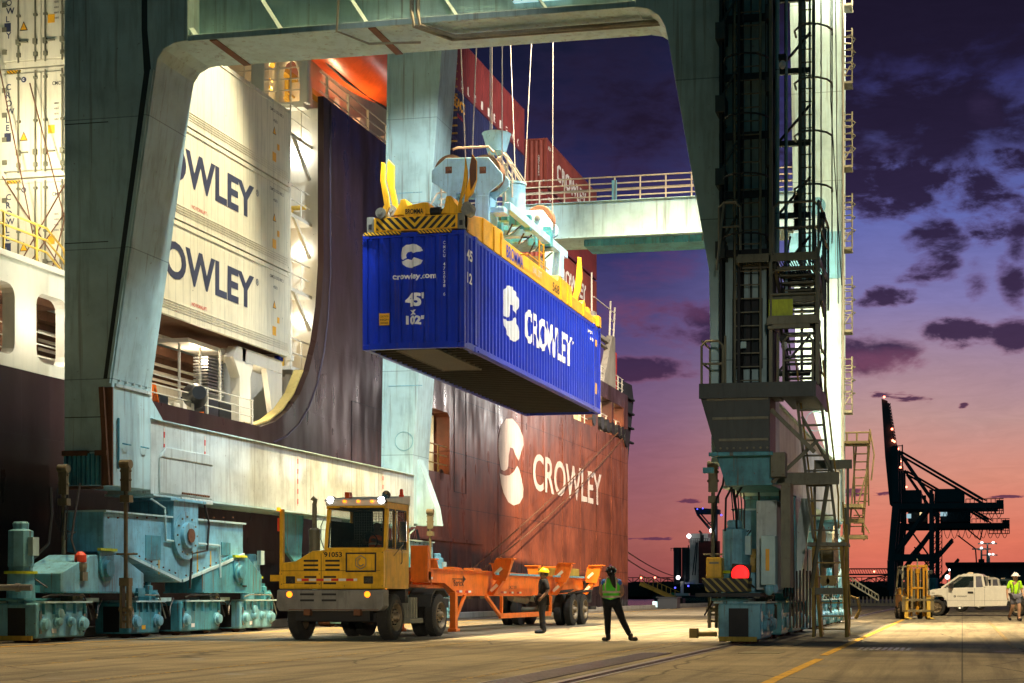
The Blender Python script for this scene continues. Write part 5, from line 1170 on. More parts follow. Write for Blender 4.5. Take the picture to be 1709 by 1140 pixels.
mb().box(a.x-.02, b_.x+.35, 30.9, 31.0, b_.z-.13, b_.z-.01).build('panel_bracket', 'stair_metal', crane)
m = mb(); m.box(-2.98, -2.90, 31.0, 31.08, 5.4, z1+.1); m.box(-3.95, -3.88, 31.0, 31.08, 5.4, 20); m.build('corner_post', 'stair_metal', crane)
# zig-zag flights between the platforms with landings, stringers and rails, and clutter of brackets
zm1 = (z1+5.4)/2
for k, (xa_, xb_, ya_, yb_, za_, zb2) in enumerate(((-3.75, -3.05, 33.2, 31.5, z1-.1, zm1), (-3.75, -3.05, 31.4, 33.2, zm1, 5.45))):
    m = mb()
    for x in (xa_, xb_): m.bar((x, ya_, za_), (x, yb_, zb2), .05, .2); m.tube([(x, ya_, za_+.95), (x, yb_, zb2+.95)], .022, 6); m.tube([(x, ya_, za_+.5), (x, yb_, zb2+.5)], .018, 6)
    for q in range(10): t_ = (q+.5)/10; m.box(xa_, xb_, ya_+(yb_-ya_)*t_-.11, ya_+(yb_-ya_)*t_+.11, za_+(zb2-za_)*t_-.015, za_+(zb2-za_)*t_+.015)
    m.build('stair_flight', 'dark_steel', crane)
m = mb(); grating(m, -3.95, -2.95, 30.9, 31.5, zm1); m.box(-3.95, -3.88, 30.9, 33.2, zm1-.15, zm1+.02); hoop(m, -3.9, -2.95, 30.9, zm1, zm1+1.0); m.build('mid_landing', 'stair_metal', crane)
m = mb()
for x in (-3.86, -3.5, -3.2, -2.98): m.box(x-.03, x+.03, 33.2, 33.26, 5.4, 21 if x < -3.3 else z1+1)
for z in (5.9, 7.0, 8.1, 9.4, 11, 12.6, 14.2, 15.8, 17.4): m.box(-4.1, -3.3, 33.1, 33.2, z, z+.12); m.bar((-4.1, 33.15, z), (-3.3, 33.15, z+.9), .05, .05)
m.build('lattice_frame', 'dark_steel', crane)
m = mb()
for k in range(7): z = 8.2+k*1.55; m.box(-5.15, -4.95, 31.4, 31.9, z, z+.35); m.box(-4.1, -3.9, 31.5, 31.9, z+.4, z+.7); m.bar((-5.05, 31.5, z+.3), (-4.7, 31.5, z+.9), .04, .04)
m.build('cable_bracket', 'dark_steel', leg2)
m = mb()
for k in range(6): x = -5.0+k*.19; m.tube([(x, 31.72, 5.4), (x+.02*math.sin(k), 31.74, 8.5), (x, 31.72, 12), (x, 31.75, 20)], .018+.006*(k % 3), 5)
m.build('power_cables', 'black_cable', leg2)
m = mb()
for z in (4.25, 4.7, 5.1): m.box(-5.3+(5.3-z)*.3, -3.95, 30.86, 30.9, z, z+.05)
for k in range(8): m.cyl((-4.95+k*.14, 30.9, 4.1), (-4.95+k*.14, 30.86, 4.1), .025, n=6)
m.build('box_stiffener', 'stair_metal', eb)
m = mb(); m.box(-3.9, -3.6, 30.9, 31.3, 3.5, 4.0); m.bar((-3.9, 31.0, 4.9), (-3.0, 31.0, 4.0), .09, .09); m.bar((-3.9, 31.2, 3.4), (-3.0, 31.6, 4.3), .07, .07); m.box(-3.75, -3.55, 31.4, 32.0, 1.2, 3.4); m.build('knee_brace', 'stair_metal', crane)
# long inclined ladder from the lower platform to the ground
def stair(x0, x1, ytop, ztop, ybot, zbot, n, xs=0.0, mt='stair_metal', w=.05, lean=0.0, name='stairway', rails=True):
    m = mb()
    for x, l_ in ((x0, 0), (x1, 0)): m.bar((x, ytop, ztop), (x+lean, ybot, zbot), w, .16)
    st = m.build(name, mt, crane); m = mb()
    for k in range(n):
        t = (k+.5)/n; y = ytop+(ybot-ytop)*t; z = ztop+(zbot-ztop)*t; m.box(x0+lean*t+w/2, x1+lean*t-w/2, y-.09, y+.09, z-.015, z+.015)
    m.build('step', mt, st)
    if rails:
        m = mb()
        for x in (x0-.03, x1+.03):
            m.tube([(x, ytop, ztop+.9), (x+lean, ybot, zbot+.9), (x+lean, ybot, zbot+.2)], .022, 6)
        m.build('hand_rail', 'pipe_yellow', st)
    return st
stair(-3.50, -2.98, 32.3, 5.2, 33.0, 2.3, 9, lean=.28); stair(-3.22, -2.62, 33.2, 2.2, 33.9, .12, 7, lean=.10, mt='pipe_yellow', w=.07)
m = mb(); m.box(-3.35, -2.5, 33.0, 34.2, 2.12, 2.2)
for x in (-3.3, -2.55): m.box(x-.03, x+.03, 34.1, 34.16, .1, 3.9); 
m.box(-4.3, -2.6, 32.2, 32.35, 3.42, 3.68); m.box(-3.3, -2.45, 34.0, 34.1, 3.9, 4.1); m.bar((-2.8, 32.3, 3.7), (-3.3, 33.3, 1.2), .07, .07); m.bar((-3.4, 32.3, 4.9), (-2.75, 32.6, 3.7), .05, .05)
m.box(-3.3, -2.6, 33.4, 33.46, 1.05, 1.2)
m.build('stair_frame', 'stair_metal', crane)
m = mb()
for x in (-3.0, -2.85): m.lathe((x, 33.35, 1.35), (0, -1, 0), [(0, .11), (.05, .11), (.05, .05)], 14)
m.build('round_gauge', 'pipe_yellow', crane)
m = mb().tube([(-3.25, 33.3, .1), (-3.25, 33.3, 2.1)], .035, 6).tube([(-2.52, 33.3, .1), (-2.52, 33.3, 2.6)], .04, 6); m.tube([(-2.52, 34.5, 1.0), (-2.35, 34.5, .95), (-2.3, 34.5, .7), (-2.4, 34.5, .5)], .04, 6); m.build('stair_post', 'pipe_yellow', crane)
# runs of cable pipe up the landside leg and tall caged ladder right of it
m = mb()
for x, y, r in ((-3.98, 31.7, .035), (-3.86, 31.7, .05), (-3.70, 32.0, .03), (-3.45, 33.2, .05), (-3.32, 33.2, .03)): m.tube([(x, y, z1 if x < -3.8 else 7.4), (x, y, 22)], r, 6)
m.build('conduit', 'crane_paint', leg2)
m = mb()
for x in (-3.52, -3.22): m.box(x-.035, x+.035, 33.0, 33.07, z1+.2, 22)
for k in range(44): m.tube([(-3.5, 33.03, z1+.3+k*.29), (-3.22, 33.03, z1+.3+k*.29)], .015, 5)
l2 = m.build('ladder', 'stair_metal', crane)
m = mb()
for k in range(8):
    z = 9.9+k*1.15; m.tube([(-3.60, 33.0, z)]+[(-3.2+.42*math.cos(R(a_)), 32.8+.55*math.sin(R(a_)), z) for a_ in range(200, 381, 30)]+[(-2.82, 33.0, z)], .024, 6)
for a_ in (250, 300, 350): m.tube([(-3.2+.42*math.cos(R(a_)), 32.8+.55*math.sin(R(a_)), 8.7), (-3.2+.42*math.cos(R(a_)), 32.8+.55*math.sin(R(a_)), 21)], .016, 5)
m.build('ladder_cage', 'galv', l2)
m = mb(); m.tube([(-2.62, 33.3, 7.9), (-2.86, 33.2, 12), (-2.9, 33.2, 20)], .012, 5); m.tube([(-2.7, 33.3, 7.5), (-2.8, 33.2, 20)], .012, 5); m.build('loose_cable', 'black_cable', crane)
for px_, py_, mt in ((1306, 108, 'lamp_warm'), (1371, 372, 'galv'), (1309, 577, 'lamp_warm')):
    p = P(px_, py_, y=31.2); m = mb(); m.ball(p, .07, (1, 1, 1.4), 10); lm = m.build('bulkhead_lamp', mt if mt == 'galv' else 'hat_white', crane); mb().box(p.x-.08, p.x+.08, p.y-.08, p.y+.08, p.z+.09, p.z+.2).build('lamp_cap', 'dark', lm)
# side ladder cages on the far landside leg
for zc in (P(1415, 90, y=FY0).z, P(1415, 230, y=FY0).z, P(1415, 367, y=FY0).z, P(1415, 505, y=FY0).z, P(1415, 640, y=FY0).z, P(1415, -40, y=FY0).z):
    m = mb()
    for x in (-4.0, -3.72): m.tube([(x, FY0+.2, zc-.95), (x, FY0+.2, zc+.95)], .03, 5)
    for k in range(9): m.tube([(-4.02, FY0+.2, zc-.9+k*.22), (-3.70, FY0+.2, zc-.9+k*.22)], .02, 5)
    for k in range(3): m.tube([(-4.03, FY0+.1, zc-.3+k*.45), (-3.75, FY0-.1, zc-.3+k*.45), (-3.62, FY0+.3, zc-.3+k*.45), (-3.75, FY0+.7, zc-.3+k*.45), (-4.03, FY0+.6, zc-.3+k*.45)], .022, 5)
    m.box(-4.03, -3.72, FY0, FY0+.7, zc-1.0, zc-.93); m.bar((-4.0, FY0, zc-.8), (-3.75, FY0, zc-.4), .04, .04); m.build('side_ladder', 'stair_metal', leg4)
m = mb()      # dark spine pipe on the leg edge
m.tube([(-4.01, FY0-.05, 3.6), (-4.01, FY0-.05, 30)], .045, 6); m.build('edge_pipe', 'galv', leg4)
# far landside stairway
fx = P(1408, 720, y=53.0).x; fx2 = P(1452, 720, y=53.0).x
zt = P(1430, 722, y=53).z; zm = P(1430, 842, y=53).z; zb_ = P(1430, 890, y=53).z
s_ = stair(fx+.35, fx2-.08, 53.0, P(0, 765, y=53).z, 53.6, zm, 8, mt='khaki', name='stairway', rails=False)
s_ = stair(fx+.1, fx2-.25, 53.0, zm, 53.6, zb_-.2, 4, mt='khaki', name='stairway', rails=False)
m = mb()
for x in (fx+.12, (fx+fx2)/2, fx2): m.tube([(x, 53, P(0, 765, y=53).z), (x, 53, zt)], .035, 6)
for z in (zt, zt-.45): m.tube([(fx, 53, z), (fx2, 53, z)], .03, 6)
m.tube([(fx2, 52.9, zt+.1), (fx2+.15, 52.9, zt-.8), (fx2+.05, 52.9, zt-1.7)], .03, 6); m.bar((fx2, 53, zt), (fx2-.3, 53.6, zb_+.05), .09, .09); m.bar((fx+.45, 53.4, zt), (fx+.15, 53.4, zb_-.2), .06, .06)
m.box(fx, fx2-.05, 52.6, 53.5, P(0, 765, y=53).z-.08, P(0, 765, y=53).z); m.box(fx-.1, fx2-.2, 52.6, 53.5, zm-.12, zm); m.box(fx-.05, fx2-.1, 52.6, 53.5, zb_-.2, zb_-.08); m.bar((fx+.5, 53, zm), (fx2-.1, 53, zm+1.2), .05, .05); m.bar((fx+.9, 53, zb_), (fx+.3, 53, zm), .05, .05); m.box(fx+.1, fx2-.2, 52.9, 53.1, zm-.65, zm-.5)
for k in range(11): m.tube([(fx+.35, 53, zm-.1-k*.0+(-.28)*k), (fx2-.2, 53, zm-.1-.28*k)], .02, 5) if zm-.1-.28*k > zb_+.1 else None
m.build('stair_frame', 'khaki', crane)
m = mb(); fa, fb_ = P(1412, 960, y=54), P(1466, 993, y=54); dn = Vector((0, 0, -.2)); m.bar(fa, fb_, .05, .05); m.bar(fa+dn, fb_+dn, .05, .05)
for k in range(11): q = fa.lerp(fb_, k/10); m.bar(q, q+dn, .03, .03)
m.build('folding_step', 'galv', crane)
mb().box(fx-.05, fx+.12, 53.2, 53.35, .1, zm).build('stair_support', 'stair_metal', crane)
# landside near bogie: hazard bumper, red signal, operator box, cabinet, hose reel
X = 15.4
m = mb(); a = P(1172, 965, y=30.7); b_ = P(1250, 988, y=30.7); m.py([(a.x, a.z), (b_.x, a.z), (b_.x-.02, b_.z), (a.x+.1, b_.z)], 30.6, 31.2); bp_ = m.build('hazard_bumper', 'hazard_worn', crane, .01)
mb().box(a.x-.12, b_.x+.25, 30.55, 31.4, b_.z-.10, b_.z-.02).build('bumper_sill', 'dark', bp_)
p = P(1236, 958, y=30.7); m = mb(); m.py([(p.x-.22, p.z-.16), (p.x-.17, p.z+.22), (p.x+.22, p.z+.18), (p.x+.19, p.z-.16)], 30.66, 30.8); sg = m.build('signal_housing', 'dark', crane, .01)
mb().lathe((p.x, 30.655, p.z+.0), (0, -1, 0), [(0, .185), (.03, .17), (.045, .1)], 26).build('signal_lens', 'lamp_red', sg)
a = P(1178, 930, y=31.2); b_ = P(1204, 965, y=31.2); m = mb().box(a.x, b_.x, 31.2, 31.55, b_.z, a.z); bx_ = m.build('yellow_box', 'tractor_yellow', crane, .03); mb().box(a.x+.08, b_.x-.06, 31.17, 31.21, a.z-.14, a.z-.10).build('box_handle', 'stair_metal', bx_)
m = mb(); m.box(-4.30, -3.86, 31.6, 33.0, 1.15, 3.05); m.py([(-4.0, 3.05), (-3.86, 2.9), (-3.86, 3.05)], 31.6, 33); m.build('machinery_cabinet', 'crane_beige', crane, .02)
m = mb(); m.box(-4.12, -3.82, 31.0, 31.5, 1.25, 2.28); cb2 = m.build('electric_cabinet', 'crane_paint', crane, .015)
mb().box(-4.02, -3.94, 30.985, 31.0, 1.55, 2.0).build('notice_plate', 'sticker', cb2)
m = mb(); m.lathe((-4.0, 31.2, 1.18), (.9, -.45, 0), [(0, .14), (.05, .15), (.12, .09), (.2, .09)], 18); m.build('buffer', 'crane_cyan', crane)
m = mb(); m.lathe((-4.5, 32.4, 1.75), (1, 0, 0), [(0, .3), (.35, .3)], 22); m.build('fan_housing', 'pipe_yellow', crane)
m = mb(); m.lathe((-3.4, 37, 2.0), (1, 0, 0), [(0, .2), (.0, .75), (.05, .75), (.05, .3), (.3, .3), (.3, .75), (.35, .75), (.35, .2)], 24); m.build('cable_reel', 'stair_metal', crane)
m = mb()
for k in range(7): m.tube([(-3.78+k*.07, 33.4+k*.05, 1.6+.03*math.sin(k*2)), (-3.78+k*.07, 33.4+k*.05, .3)], .022, 5)
for k in range(4): m.tube([(-3.95+k*.09, 32.9, 3.4), (-3.9+k*.08, 32.8, 2.3+.2*k), (-3.85+k*.07, 32.9, 1.0)], .028, 6)
m.build('hanging_cables', 'black_cable', crane)
m = mb()
for k in range(3): m.tube([(-5.0+k*.22, 31.9, 3.9), (-5.05+k*.22, 31.8, 3.4), (-5.15+k*.2, 31.6, 3.1), (-5.2+k*.25, 31.5, 2.4)], .025, 6)
m.build('hanging_cables', 'black_cable', crane)
m = mb(); m.box(-3.86, -3.8, 34.6, 37.4, .9, 3.3); m.box(-3.86, -3.78, 37.4, 39, .5, 2.2); m.build('drive_cabinet', 'crane_teal', crane, .02)
m = mb(); m.prism([(-3.70, 35.0, 3.3), (-3.4, 35.0, 3.3), (-3.75, 35.0, 1.2), (-4.0, 35.0, 1.2)], (0, .1, 0)); m.build('strut_plate', 'crane_beige', crane)
m = mb(); m.tube([(-5.5, 31.0, .22), (-5.05, 31.0, .22)], .05, 6); m.box(-5.62, -5.45, 30.9, 31.1, .14, .34); m.build('rail_sensor', 'pipe_yellow', crane)

# ================================================================== HEADBLOCK, ROPES, SPREADER
hb = thing('headblock', 'pale blue headblock with rope sheaves on wire ropes above the spreader', 'headblock', (-12.9, 39.8, 11))
def yxz(y, *pts): return [(lambda p: (p.x, p.z))(P(a, b, y=y)) for a, b in pts]
HY = 38.6
for k, y in enumerate((HY, )):
    q = yxz(y, (720, 285), (744, 264), (815, 262), (838, 290), (838, 302), (816, 320), (816, 345), (793, 345), (793, 322), (762, 322), (762, 345), (745, 345), (745, 320), (720, 303))
    pl = mb().py(q, y, y+.09); pl.py([(a, b_) for a, b_ in q], y+.62, y+.71); pl.build('sheave_frame', 'head_blue', hb, .01)
for px_ in (749, 806):
    p = P(px_, 284, y=HY); m = mb(); m.lathe((p.x, HY+.14, p.z), (0, 1, 0), [(0, .1), (0, .40), (.06, .43), (.14, .37), (.26, .37), (.34, .43), (.40, .40), (.40, .1)], 30); sh = m.build('sheave', 'spreader_yellow', hb, smooth=True)
    m = mb(); m.lathe((p.x, HY+.12, p.z), (0, 1, 0), [(0, .44), (0, .455), (.44, .455), (.44, .44)], 30); m.box(p.x-.09, p.x+.09, HY-.02, HY, p.z-.09, p.z+.09); m.lathe((p.x, HY-.02, p.z), (0, -1, 0), [(0, .07), (.03, .06)], 14); m.build('axle_plate', 'rust_metal', sh)
m = mb(); z0 = P(800, 345, y=HY).z
for x0_, x1_ in ((745, 762), (793, 816)):
    a = P(x0_, 345, y=HY).x; b_ = P(x1_, 345, y=HY).x; m.box(a, b_, HY-.02, HY+.75, z0-.6, z0+.3)
m.box(-14.0, -12.1, HY+.1, HY+.6, z0-.15, z0)
m.build('frame_post', 'head_blue', hb, .015)
# box girder running aft to the second sheave pair
p2 = P(893, 362, y=44.6)
for x in (-12.10, -13.6): mb().bar((x, HY+.4, z0+.08), (x, 45.0, z0+.08), .18, .22).build('girder', 'head_blue', hb, .01)
m = mb(); m.box(-13.49, -12.21, 41.6, 41.9, z0-.1, z0+.1)
m.box(-12.5, -12.0, 44.1, 44.5, z0-.75, z0-.0); m.box(-13.8, -13.3, 44.1, 44.5, z0-.75, z0)
m.build('girder', 'head_blue', hb, .01)
q = yxz(44.6, (876, 352), (905, 350), (922, 372), (922, 384), (900, 398), (878, 388)); m = mb().py(q, 44.6, 44.7); m.py(q, 45.2, 45.3); m.build('sheave_frame', 'head_blue', hb, .01)
pc = P(897, 364, y=44.6); m = mb().lathe((pc.x, 44.75, pc.z), (0, 1, 0), [(0, .1), (0, .42), (.06, .45), (.14, .38), (.26, .38), (.34, .45), (.40, .42), (.40, .1)], 30); m.build('sheave', 'rust_metal', hb, smooth=True)
mb().lathe((pc.x, 44.6, pc.z), (0, -1, 0), [(0, .1), (.03, .08), (.04, .03)], 14).build('axle_plate', 'steel', hb)
# cable basket and drum
p = P(829, 240, y=40.6); m = mb(); m.lathe((p.x, 40.6, p.z-.25), (0, 0, 1), [(0, .26), (.5, .40), (.52, .42), (.52, .38), (.05, .24)], 26); m.build('cable_funnel', 'head_blue', hb, smooth=True)
p3 = P(858, 330, y=41.5); m = mb(); m.lathe((p3.x, 41.5, p3.z-.75), (0, 0, 1), [(0, .33), (1.1, .33), (1.1, .36), (1.16, .36), (1.16, .3)], 24); m.build('cable_drum', 'head_blue', hb, smooth=True)
m = mb()
for a_ in range(0, 360, 45): m.tube([(p.x+.25*math.cos(R(a_)), 40.6+.25*math.sin(R(a_)), p.z-.25), (p3.x+.35*math.cos(R(a_)), 41.5+.35*math.sin(R(a_)), p3.z+.4)], .02, 5)
m.tube([(P(756, 250, y=38.8).x, 38.8, P(756, 250, y=38.8).z)]+[(P(a, b, y=38.8).x, 38.8, P(a, b, y=38.8).z) for a, b in ((762, 247), (815, 245), (824, 254))], .03, 6)
for a, b in ((833, 268), (841, 262), (849, 275)): q = P(a, b, y=39.4); m.tube([(q.x-.1, 39.4, q.z-1.0), (q.x-.1, 39.4, q.z), (q.x, 39.4, q.z+.1), (q.x+.1, 39.4, q.z), (q.x+.1, 39.4, q.z-.9)], .025, 6)
m.build('guard_cage', 'rail_pale', hb)
m = mb()
for k in range(14):
    x = -13.4+random.random()*1.3; y = 39.6+random.random()*3.5; m.box(x, x+.12+random.random()*.2, y, y+.2, z0-.1, z0+.15+random.random()*.35)
m.build('hydraulic_valves', 'crane_teal', hb, .01)
m = mb()
for k in range(4):
    y = 39.8+k*1.1; m.tube([(-12.2, y, z0-.2), (-12.4, y+.15, z0-.45), (-12.3, y+.35, z0-.35), (-12.1, y+.45, z0-.15)], .025, 6)
m.build('hydraulic_hoses', 'black_cable', hb)
q = P(873, 357, y=43.2); mb().ball(q, .07).build('amber_lamp', 'lamp_amber', hb)
# hoist ropes
ropes = ((769, 78, 777, 262, HY+.35), (795, 78, 788, 262, HY+.35), (818, 76, 818, 232, 40.6), (821, 76, 821, 232, 40.6), (838, 75, 838, 275, HY+.5), (852, 74, 862, 345, 44.9), (887, 73, 874, 340, 44.9), (923, 70, 922, 368, 44.9))
for a, b, c_, d, y in ropes:
    p0 = P(a, b, y=y); p1 = P(c_, d, y=y); top = p1+(p0-p1)*((29.2-p1.z)/(p0.z-p1.z)); mb().tube([p1, top], .016 if y != 40.6 else .014, 6).build('hoist_rope', 'wire', hb)
# ---- spreader
sp_ = thing('container_spreader', 'bright yellow telescopic spreader with flipper arms clamped on the blue container', 'spreader', (-12.97, 41, BZ1))
SZ = BZ1+.02
mN = mb(); mN.box(BX0+.12, BX1+.02, BY0-.02, BY0+.34, SZ+.02, SZ+.36); eN = mN.build('end_beam', 'spreader_yellow', sp_, .01)
m = mb(); xm = (BX0+BX1)/2+.05; z_a, z_b = SZ+.05, SZ+.34
m.box(BX0+.36, xm, BY0-.03, BY0-.021, z_a, z_b); m.build('hazard_stripes', 'hazard', eN)
m = mb(); m.box(xm+.002, BX1-.22, BY0-.03, BY0-.021, z_a, z_b); m.build('hazard_stripes', 'hazard_far', eN)
for x in (BX0+.12, BX1-.16):
    m = mb(); m.box(x, x+.18, BY0-.04, BY0+.18, SZ-.0, SZ+.38); hs = m.build('twistlock_housing', 'galv', eN, .01); mb().box(x+.05, x+.13, BY0-.05, BY0-.03, SZ+.08, SZ+.2).build('twistlock_slot', 'dark', hs)
for a, b_ in ((BX0+.05, BX0+1.0), (BX1-1.15, BX1-.3)): mb().box(a, b_, BY0-.09, BY0-.05, SZ-.08, SZ-.005).build('guide_strip', 'hazard_small', eN)
mb().box(BX0+.12, BX1+.02, BY1-.36, BY1, SZ+.02, SZ+.36).build('end_beam', 'spreader_yellow', sp_, .01)
q = yxz(BY0, (655, 359), (667, 338), (667, 333), (675, 331), (679, 343), (705, 337), (714, 337), (716, 347), (727, 357)); m = mb().py(q, BY0+.02, BY0+.5); m.build('end_casting', 'spreader_yellow', sp_, .015)
q = yxz(BY0, (735, 356), (741, 344), (744, 327), (752, 326), (757, 336), (772, 352), (770, 357)); m = mb().py(q, BY0+.02, BY0+.5); m.build('end_casting', 'spreader_yellow', sp_, .015)
a = P(674, 363, y=BY0); b_ = P(709, 350, y=BY0); pl = mb().box(a.x, b_.x, BY0-.0, BY0+.018, a.z+.01, b_.z+.02).build('name_plate', 'spreader_yellow', sp_); text('BROMMA', 'letter_black', pl, (a.x+.04, BY0-.001, a.z+.07), YN, ZN, .13, b_.x-a.x-.08, .03, .003)
mb().lathe((P(724, 352, y=BY0).x-.1, BY0+.1, P(724, 352, y=BY0).z), (1, 0, 0), [(0, .06), (.0, .11), (.25, .11), (.25, .07), (.32, .07)], 16).build('actuator', 'black_cable', sp_, smooth=True)
# telescoping main beams with stepped tops, kept narrow in plan
BXm0, BXm1 = -13.55, -11.72
for x0_, x1_ in ((BX0+.15, BX0+.6), (BX1-.45, BX1-.05)):
    prof = [(BY0+.4, SZ+.02), (BY0+.4, SZ+.45), (BY0+1.6, SZ+.66), (BY0+3.2, SZ+.70), (BY0+3.3, SZ+.52), (BY0+8.6, SZ+.52), (BY0+8.7, SZ+.70), (BY0+10.2, SZ+.66), (BY0+10.3, SZ+.40), (BY0+11.9, SZ+.40), (BY0+12.0, SZ+.28), (BY1-.4, SZ+.24), (BY1-.4, SZ+.02)]
    bm_s = mb().px(prof, x0_, x1_).build('main_beam', 'spreader_yellow', sp_, .012)
    if x0_ > -13:
        m = mb()
        for y in (BY0+1.5, BY0+2.4, BY0+3.0, BY0+8.9, BY0+9.7, BY0+10.1, BY0+11.6): m.box(x1_, x1_+.035, y, y+.07, SZ+.03, SZ+.62 if y < BY0+10 else SZ+.4)
        m.build('beam_rib', 'spreader_yellow', bm_s)
        text('BROMMA', 'box_blue', bm_s, (x1_, P(845, 430, x=x1_).y, SZ+.10), XN, ZN, .34, P(873, 440, x=x1_).y-P(845, 430, x=x1_).y, .02, .006)
        text('568', 'letter_black', bm_s, (x1_, P(922, 480, x=x1_).y, SZ+.12), XN, ZN, .26, .75, .01, .006); text('SWL 50 T', 'crane_beige', bm_s, (x1_, P(889, 460, x=x1_).y, SZ+.2), XN, ZN, .2, .9, .005, .006)
m = mb(); m.box(-13.9, -11.9, BY0+5.0, BY0+9.0, SZ+.08, SZ+.34); m.build('centre_frame', 'spreader_yellow', sp_, .01)
m = mb()
for z in (0, .25, .5, .75): m.tube([(-11.78, 41.0, SZ+.5+z), (-11.78, 41.45, SZ+.5+z)], .018, 5)
for y in (41.0, 41.45): m.tube([(-11.78, y, SZ+.2), (-11.78, y, SZ+1.3)], .022, 5)
m.tube([(-11.74, 39.0, SZ+.45), (-11.5, 39.0, SZ+.45), (-11.5, 41, SZ+.45)], .018, 5); m.build('spreader_ladder', 'spreader_yellow', sp_)
m = mb(); m.box(-12.6, -11.95, 41.6, 42.3, SZ+.5, SZ+1.0); m.lathe((-12.3, 42.4, SZ+.7), (0, 1, 0), [(0, .2), (.5, .2)], 14); m.build('hydraulic_pack', 'stair_metal', sp_)
# flipper arms
def flipper(pts, y, th, foot, lean=.0):
    q = [(lambda p: (p.x, y, p.z))(P(a, b, y=y)) for a, b in pts]; m = mb().prism(q, (0, th, 0)); f_ = m.build('flipper_arm', 'spreader_yellow', sp_, .012)
    c_ = P(*foot, y=y); m = mb().lathe((c_.x, y-.04, c_.z), (0, 1, 0), [(0, .13), (.3, .13)], 18); m.lathe((c_.x, y-.08, c_.z), (0, 1, 0), [(0, .05), (.04, .05)], 10); m.build('flipper_hub', 'galv', f_)
    return f_
flipper([(636, 270), (642, 273), (642, 303), (648, 325), (650, 345), (642, 362), (631, 362), (629, 352), (638, 348), (641, 342), (636, 312), (634, 300)], BY0-.10, .07, (636, 356))
flipper([(648, 266), (657, 276), (657, 312), (662, 335), (664, 352), (656, 356), (655, 345), (650, 322), (645, 300), (646, 276)], BY0+.28, .09, (654, 352))
flipper([(776, 262), (780, 285), (780, 300), (776, 320), (770, 332), (771, 345), (786, 350), (783, 356), (765, 352), (764, 342), (768, 326), (773, 300), (775, 280)], BY0-.05, .07, (779, 350))
fl4 = flipper([(788, 257), (795, 268), (795, 300), (789, 322), (781, 330), (780, 342), (774, 342), (776, 322), (783, 296), (784, 275)], BY0+.15, .08, (780, 346))
q = [P(a, b, y=BY0+.1) for a, b in ((784, 285), (788, 258), (795, 268), (795, 300), (786, 318))]; mb().prism([tuple(v) for v in q], (0, -.03, 0)).build('guide_plate', 'rust_metal', fl4)
fy = BY1-.4
flipper([(964, 428), (969, 430), (971, 465), (968, 485), (962, 503), (956, 512), (951, 508), (957, 490), (961, 465)], fy, .12, (962, 508))
m = mb(); c_ = P(974, 512, y=fy)
m.lathe((c_.x-.15, fy-.1, c_.z-.02), (1, 0, 0), [(0, .2), (.2, .2)], 18); m.py(yxz(fy, (950, 512), (980, 512), (984, 545), (968, 535), (952, 520)), fy, fy+.35); m.build('end_bracket', 'spreader_yellow', sp_, .01)
# ================================================================== VEHICLES
def wheel(parent, x, y, r, w, side=1, n=32, rimmat='rim', name='wheel', twin=False):
    """tyre with rim as its part; x = outer face, side = +1 when the outer face looks to +X"""
    m = mb(); s = -side
    m.lathe((x, y, r), (s, 0, 0), [(.02, r*.60), (0, r*.66), (.0, r*.86), (.03, r*.96), (w*.15, r), (w*.85, r), (w-.03, r*.96), (w, r*.86), (w, r*.6)], n, False)
    for k in range(n): 
        a = 2*math.pi*k/n; c_, s_ = math.cos(a), math.sin(a)
        for q in (.12, .62): m.bar((x+s*w*q, y+c_*(r+.004), r+s_*(r+.004)), (x+s*w*(q+.26), y+c_*(r+.004), r+s_*(r+.004)), .045, .012)
    if twin: m.lathe((x+s*(w+.07), y, r), (s, 0, 0), [(0, r*.6), (0, r*.86), (.03, r*.97), (w*.85, r), (w, r*.86), (w, r*.6)], n)
    o = m.build(name, 'rubber', parent, smooth=True)
    m = mb(); m.lathe((x, y, r), (s, 0, 0), [(.0, r*.64), (-.015, r*.61), (.01, r*.57), (.12, r*.52), (.13, r*.36), (.04, r*.30), (.03, r*.20), (-.02, r*.18), (-.06, r*.13), (-.065, .02), (.2, .02), (.2, r*.6)], 24, False)
    m.build('rim', rimmat, o, smooth=True)
    m = mb()
    for k in range(10): a = 2*math.pi*k/10; m.cyl((x-side*.14, y+math.cos(a)*r*.33, r+math.sin(a)*r*.33), (x-side*.02, y+math.cos(a)*r*.33, r+math.sin(a)*r*.33), .018, n=6)
    for k in range(5): a = 2*math.pi*(k+.5)/5; m.lathe((x-side*.122, y+math.cos(a)*r*.44, r+math.sin(a)*r*.44), (s, 0, 0), [(0, .03), (.004, .03)], 8)
    m.build('wheel_nut', 'dark', o); return o
# ---- yard tractor
tr = thing('yard_tractor', 'yellow terminal tractor with number 91053 and lit white roof lamps', 'tractor', (-14, 33.5, 0))
FY = 31.87; TX0, TX1 = P(461, 990, y=31.84).x, -12.77
q = [(p_.x, p_.z) for p_ in [P(a, b, y=31.75) for a, b in ((463, 984), (641, 984), (641, 1012), (634, 1020), (466, 1020), (461, 1012))]]
m = mb().py(q, 31.72, 32.05); m.box(TX1-.12, TX1-.01, 31.9, 32.15, .75, 1.15); bump_ = m.build('bumper', 'tractor_grey', tr, .03)
q = [(p_.x, p_.z) for p_ in [P(a, b, y=FY) for a, b in ((465, 983), (465, 955), (470, 939), (492, 937), (521, 919), (545, 918), (643, 918), (643, 983))]]
m = mb().py(q, FY, 33.35); hood = m.build('hood', 'tractor_yellow', tr, .035)
def slotv(x0, x1, z, y, par, h_=.045):
    mb().box(x0, x1, y-.006, y+.01, z-h_/2, z+h_/2).build('vent_slot', 'dark', par, .0)
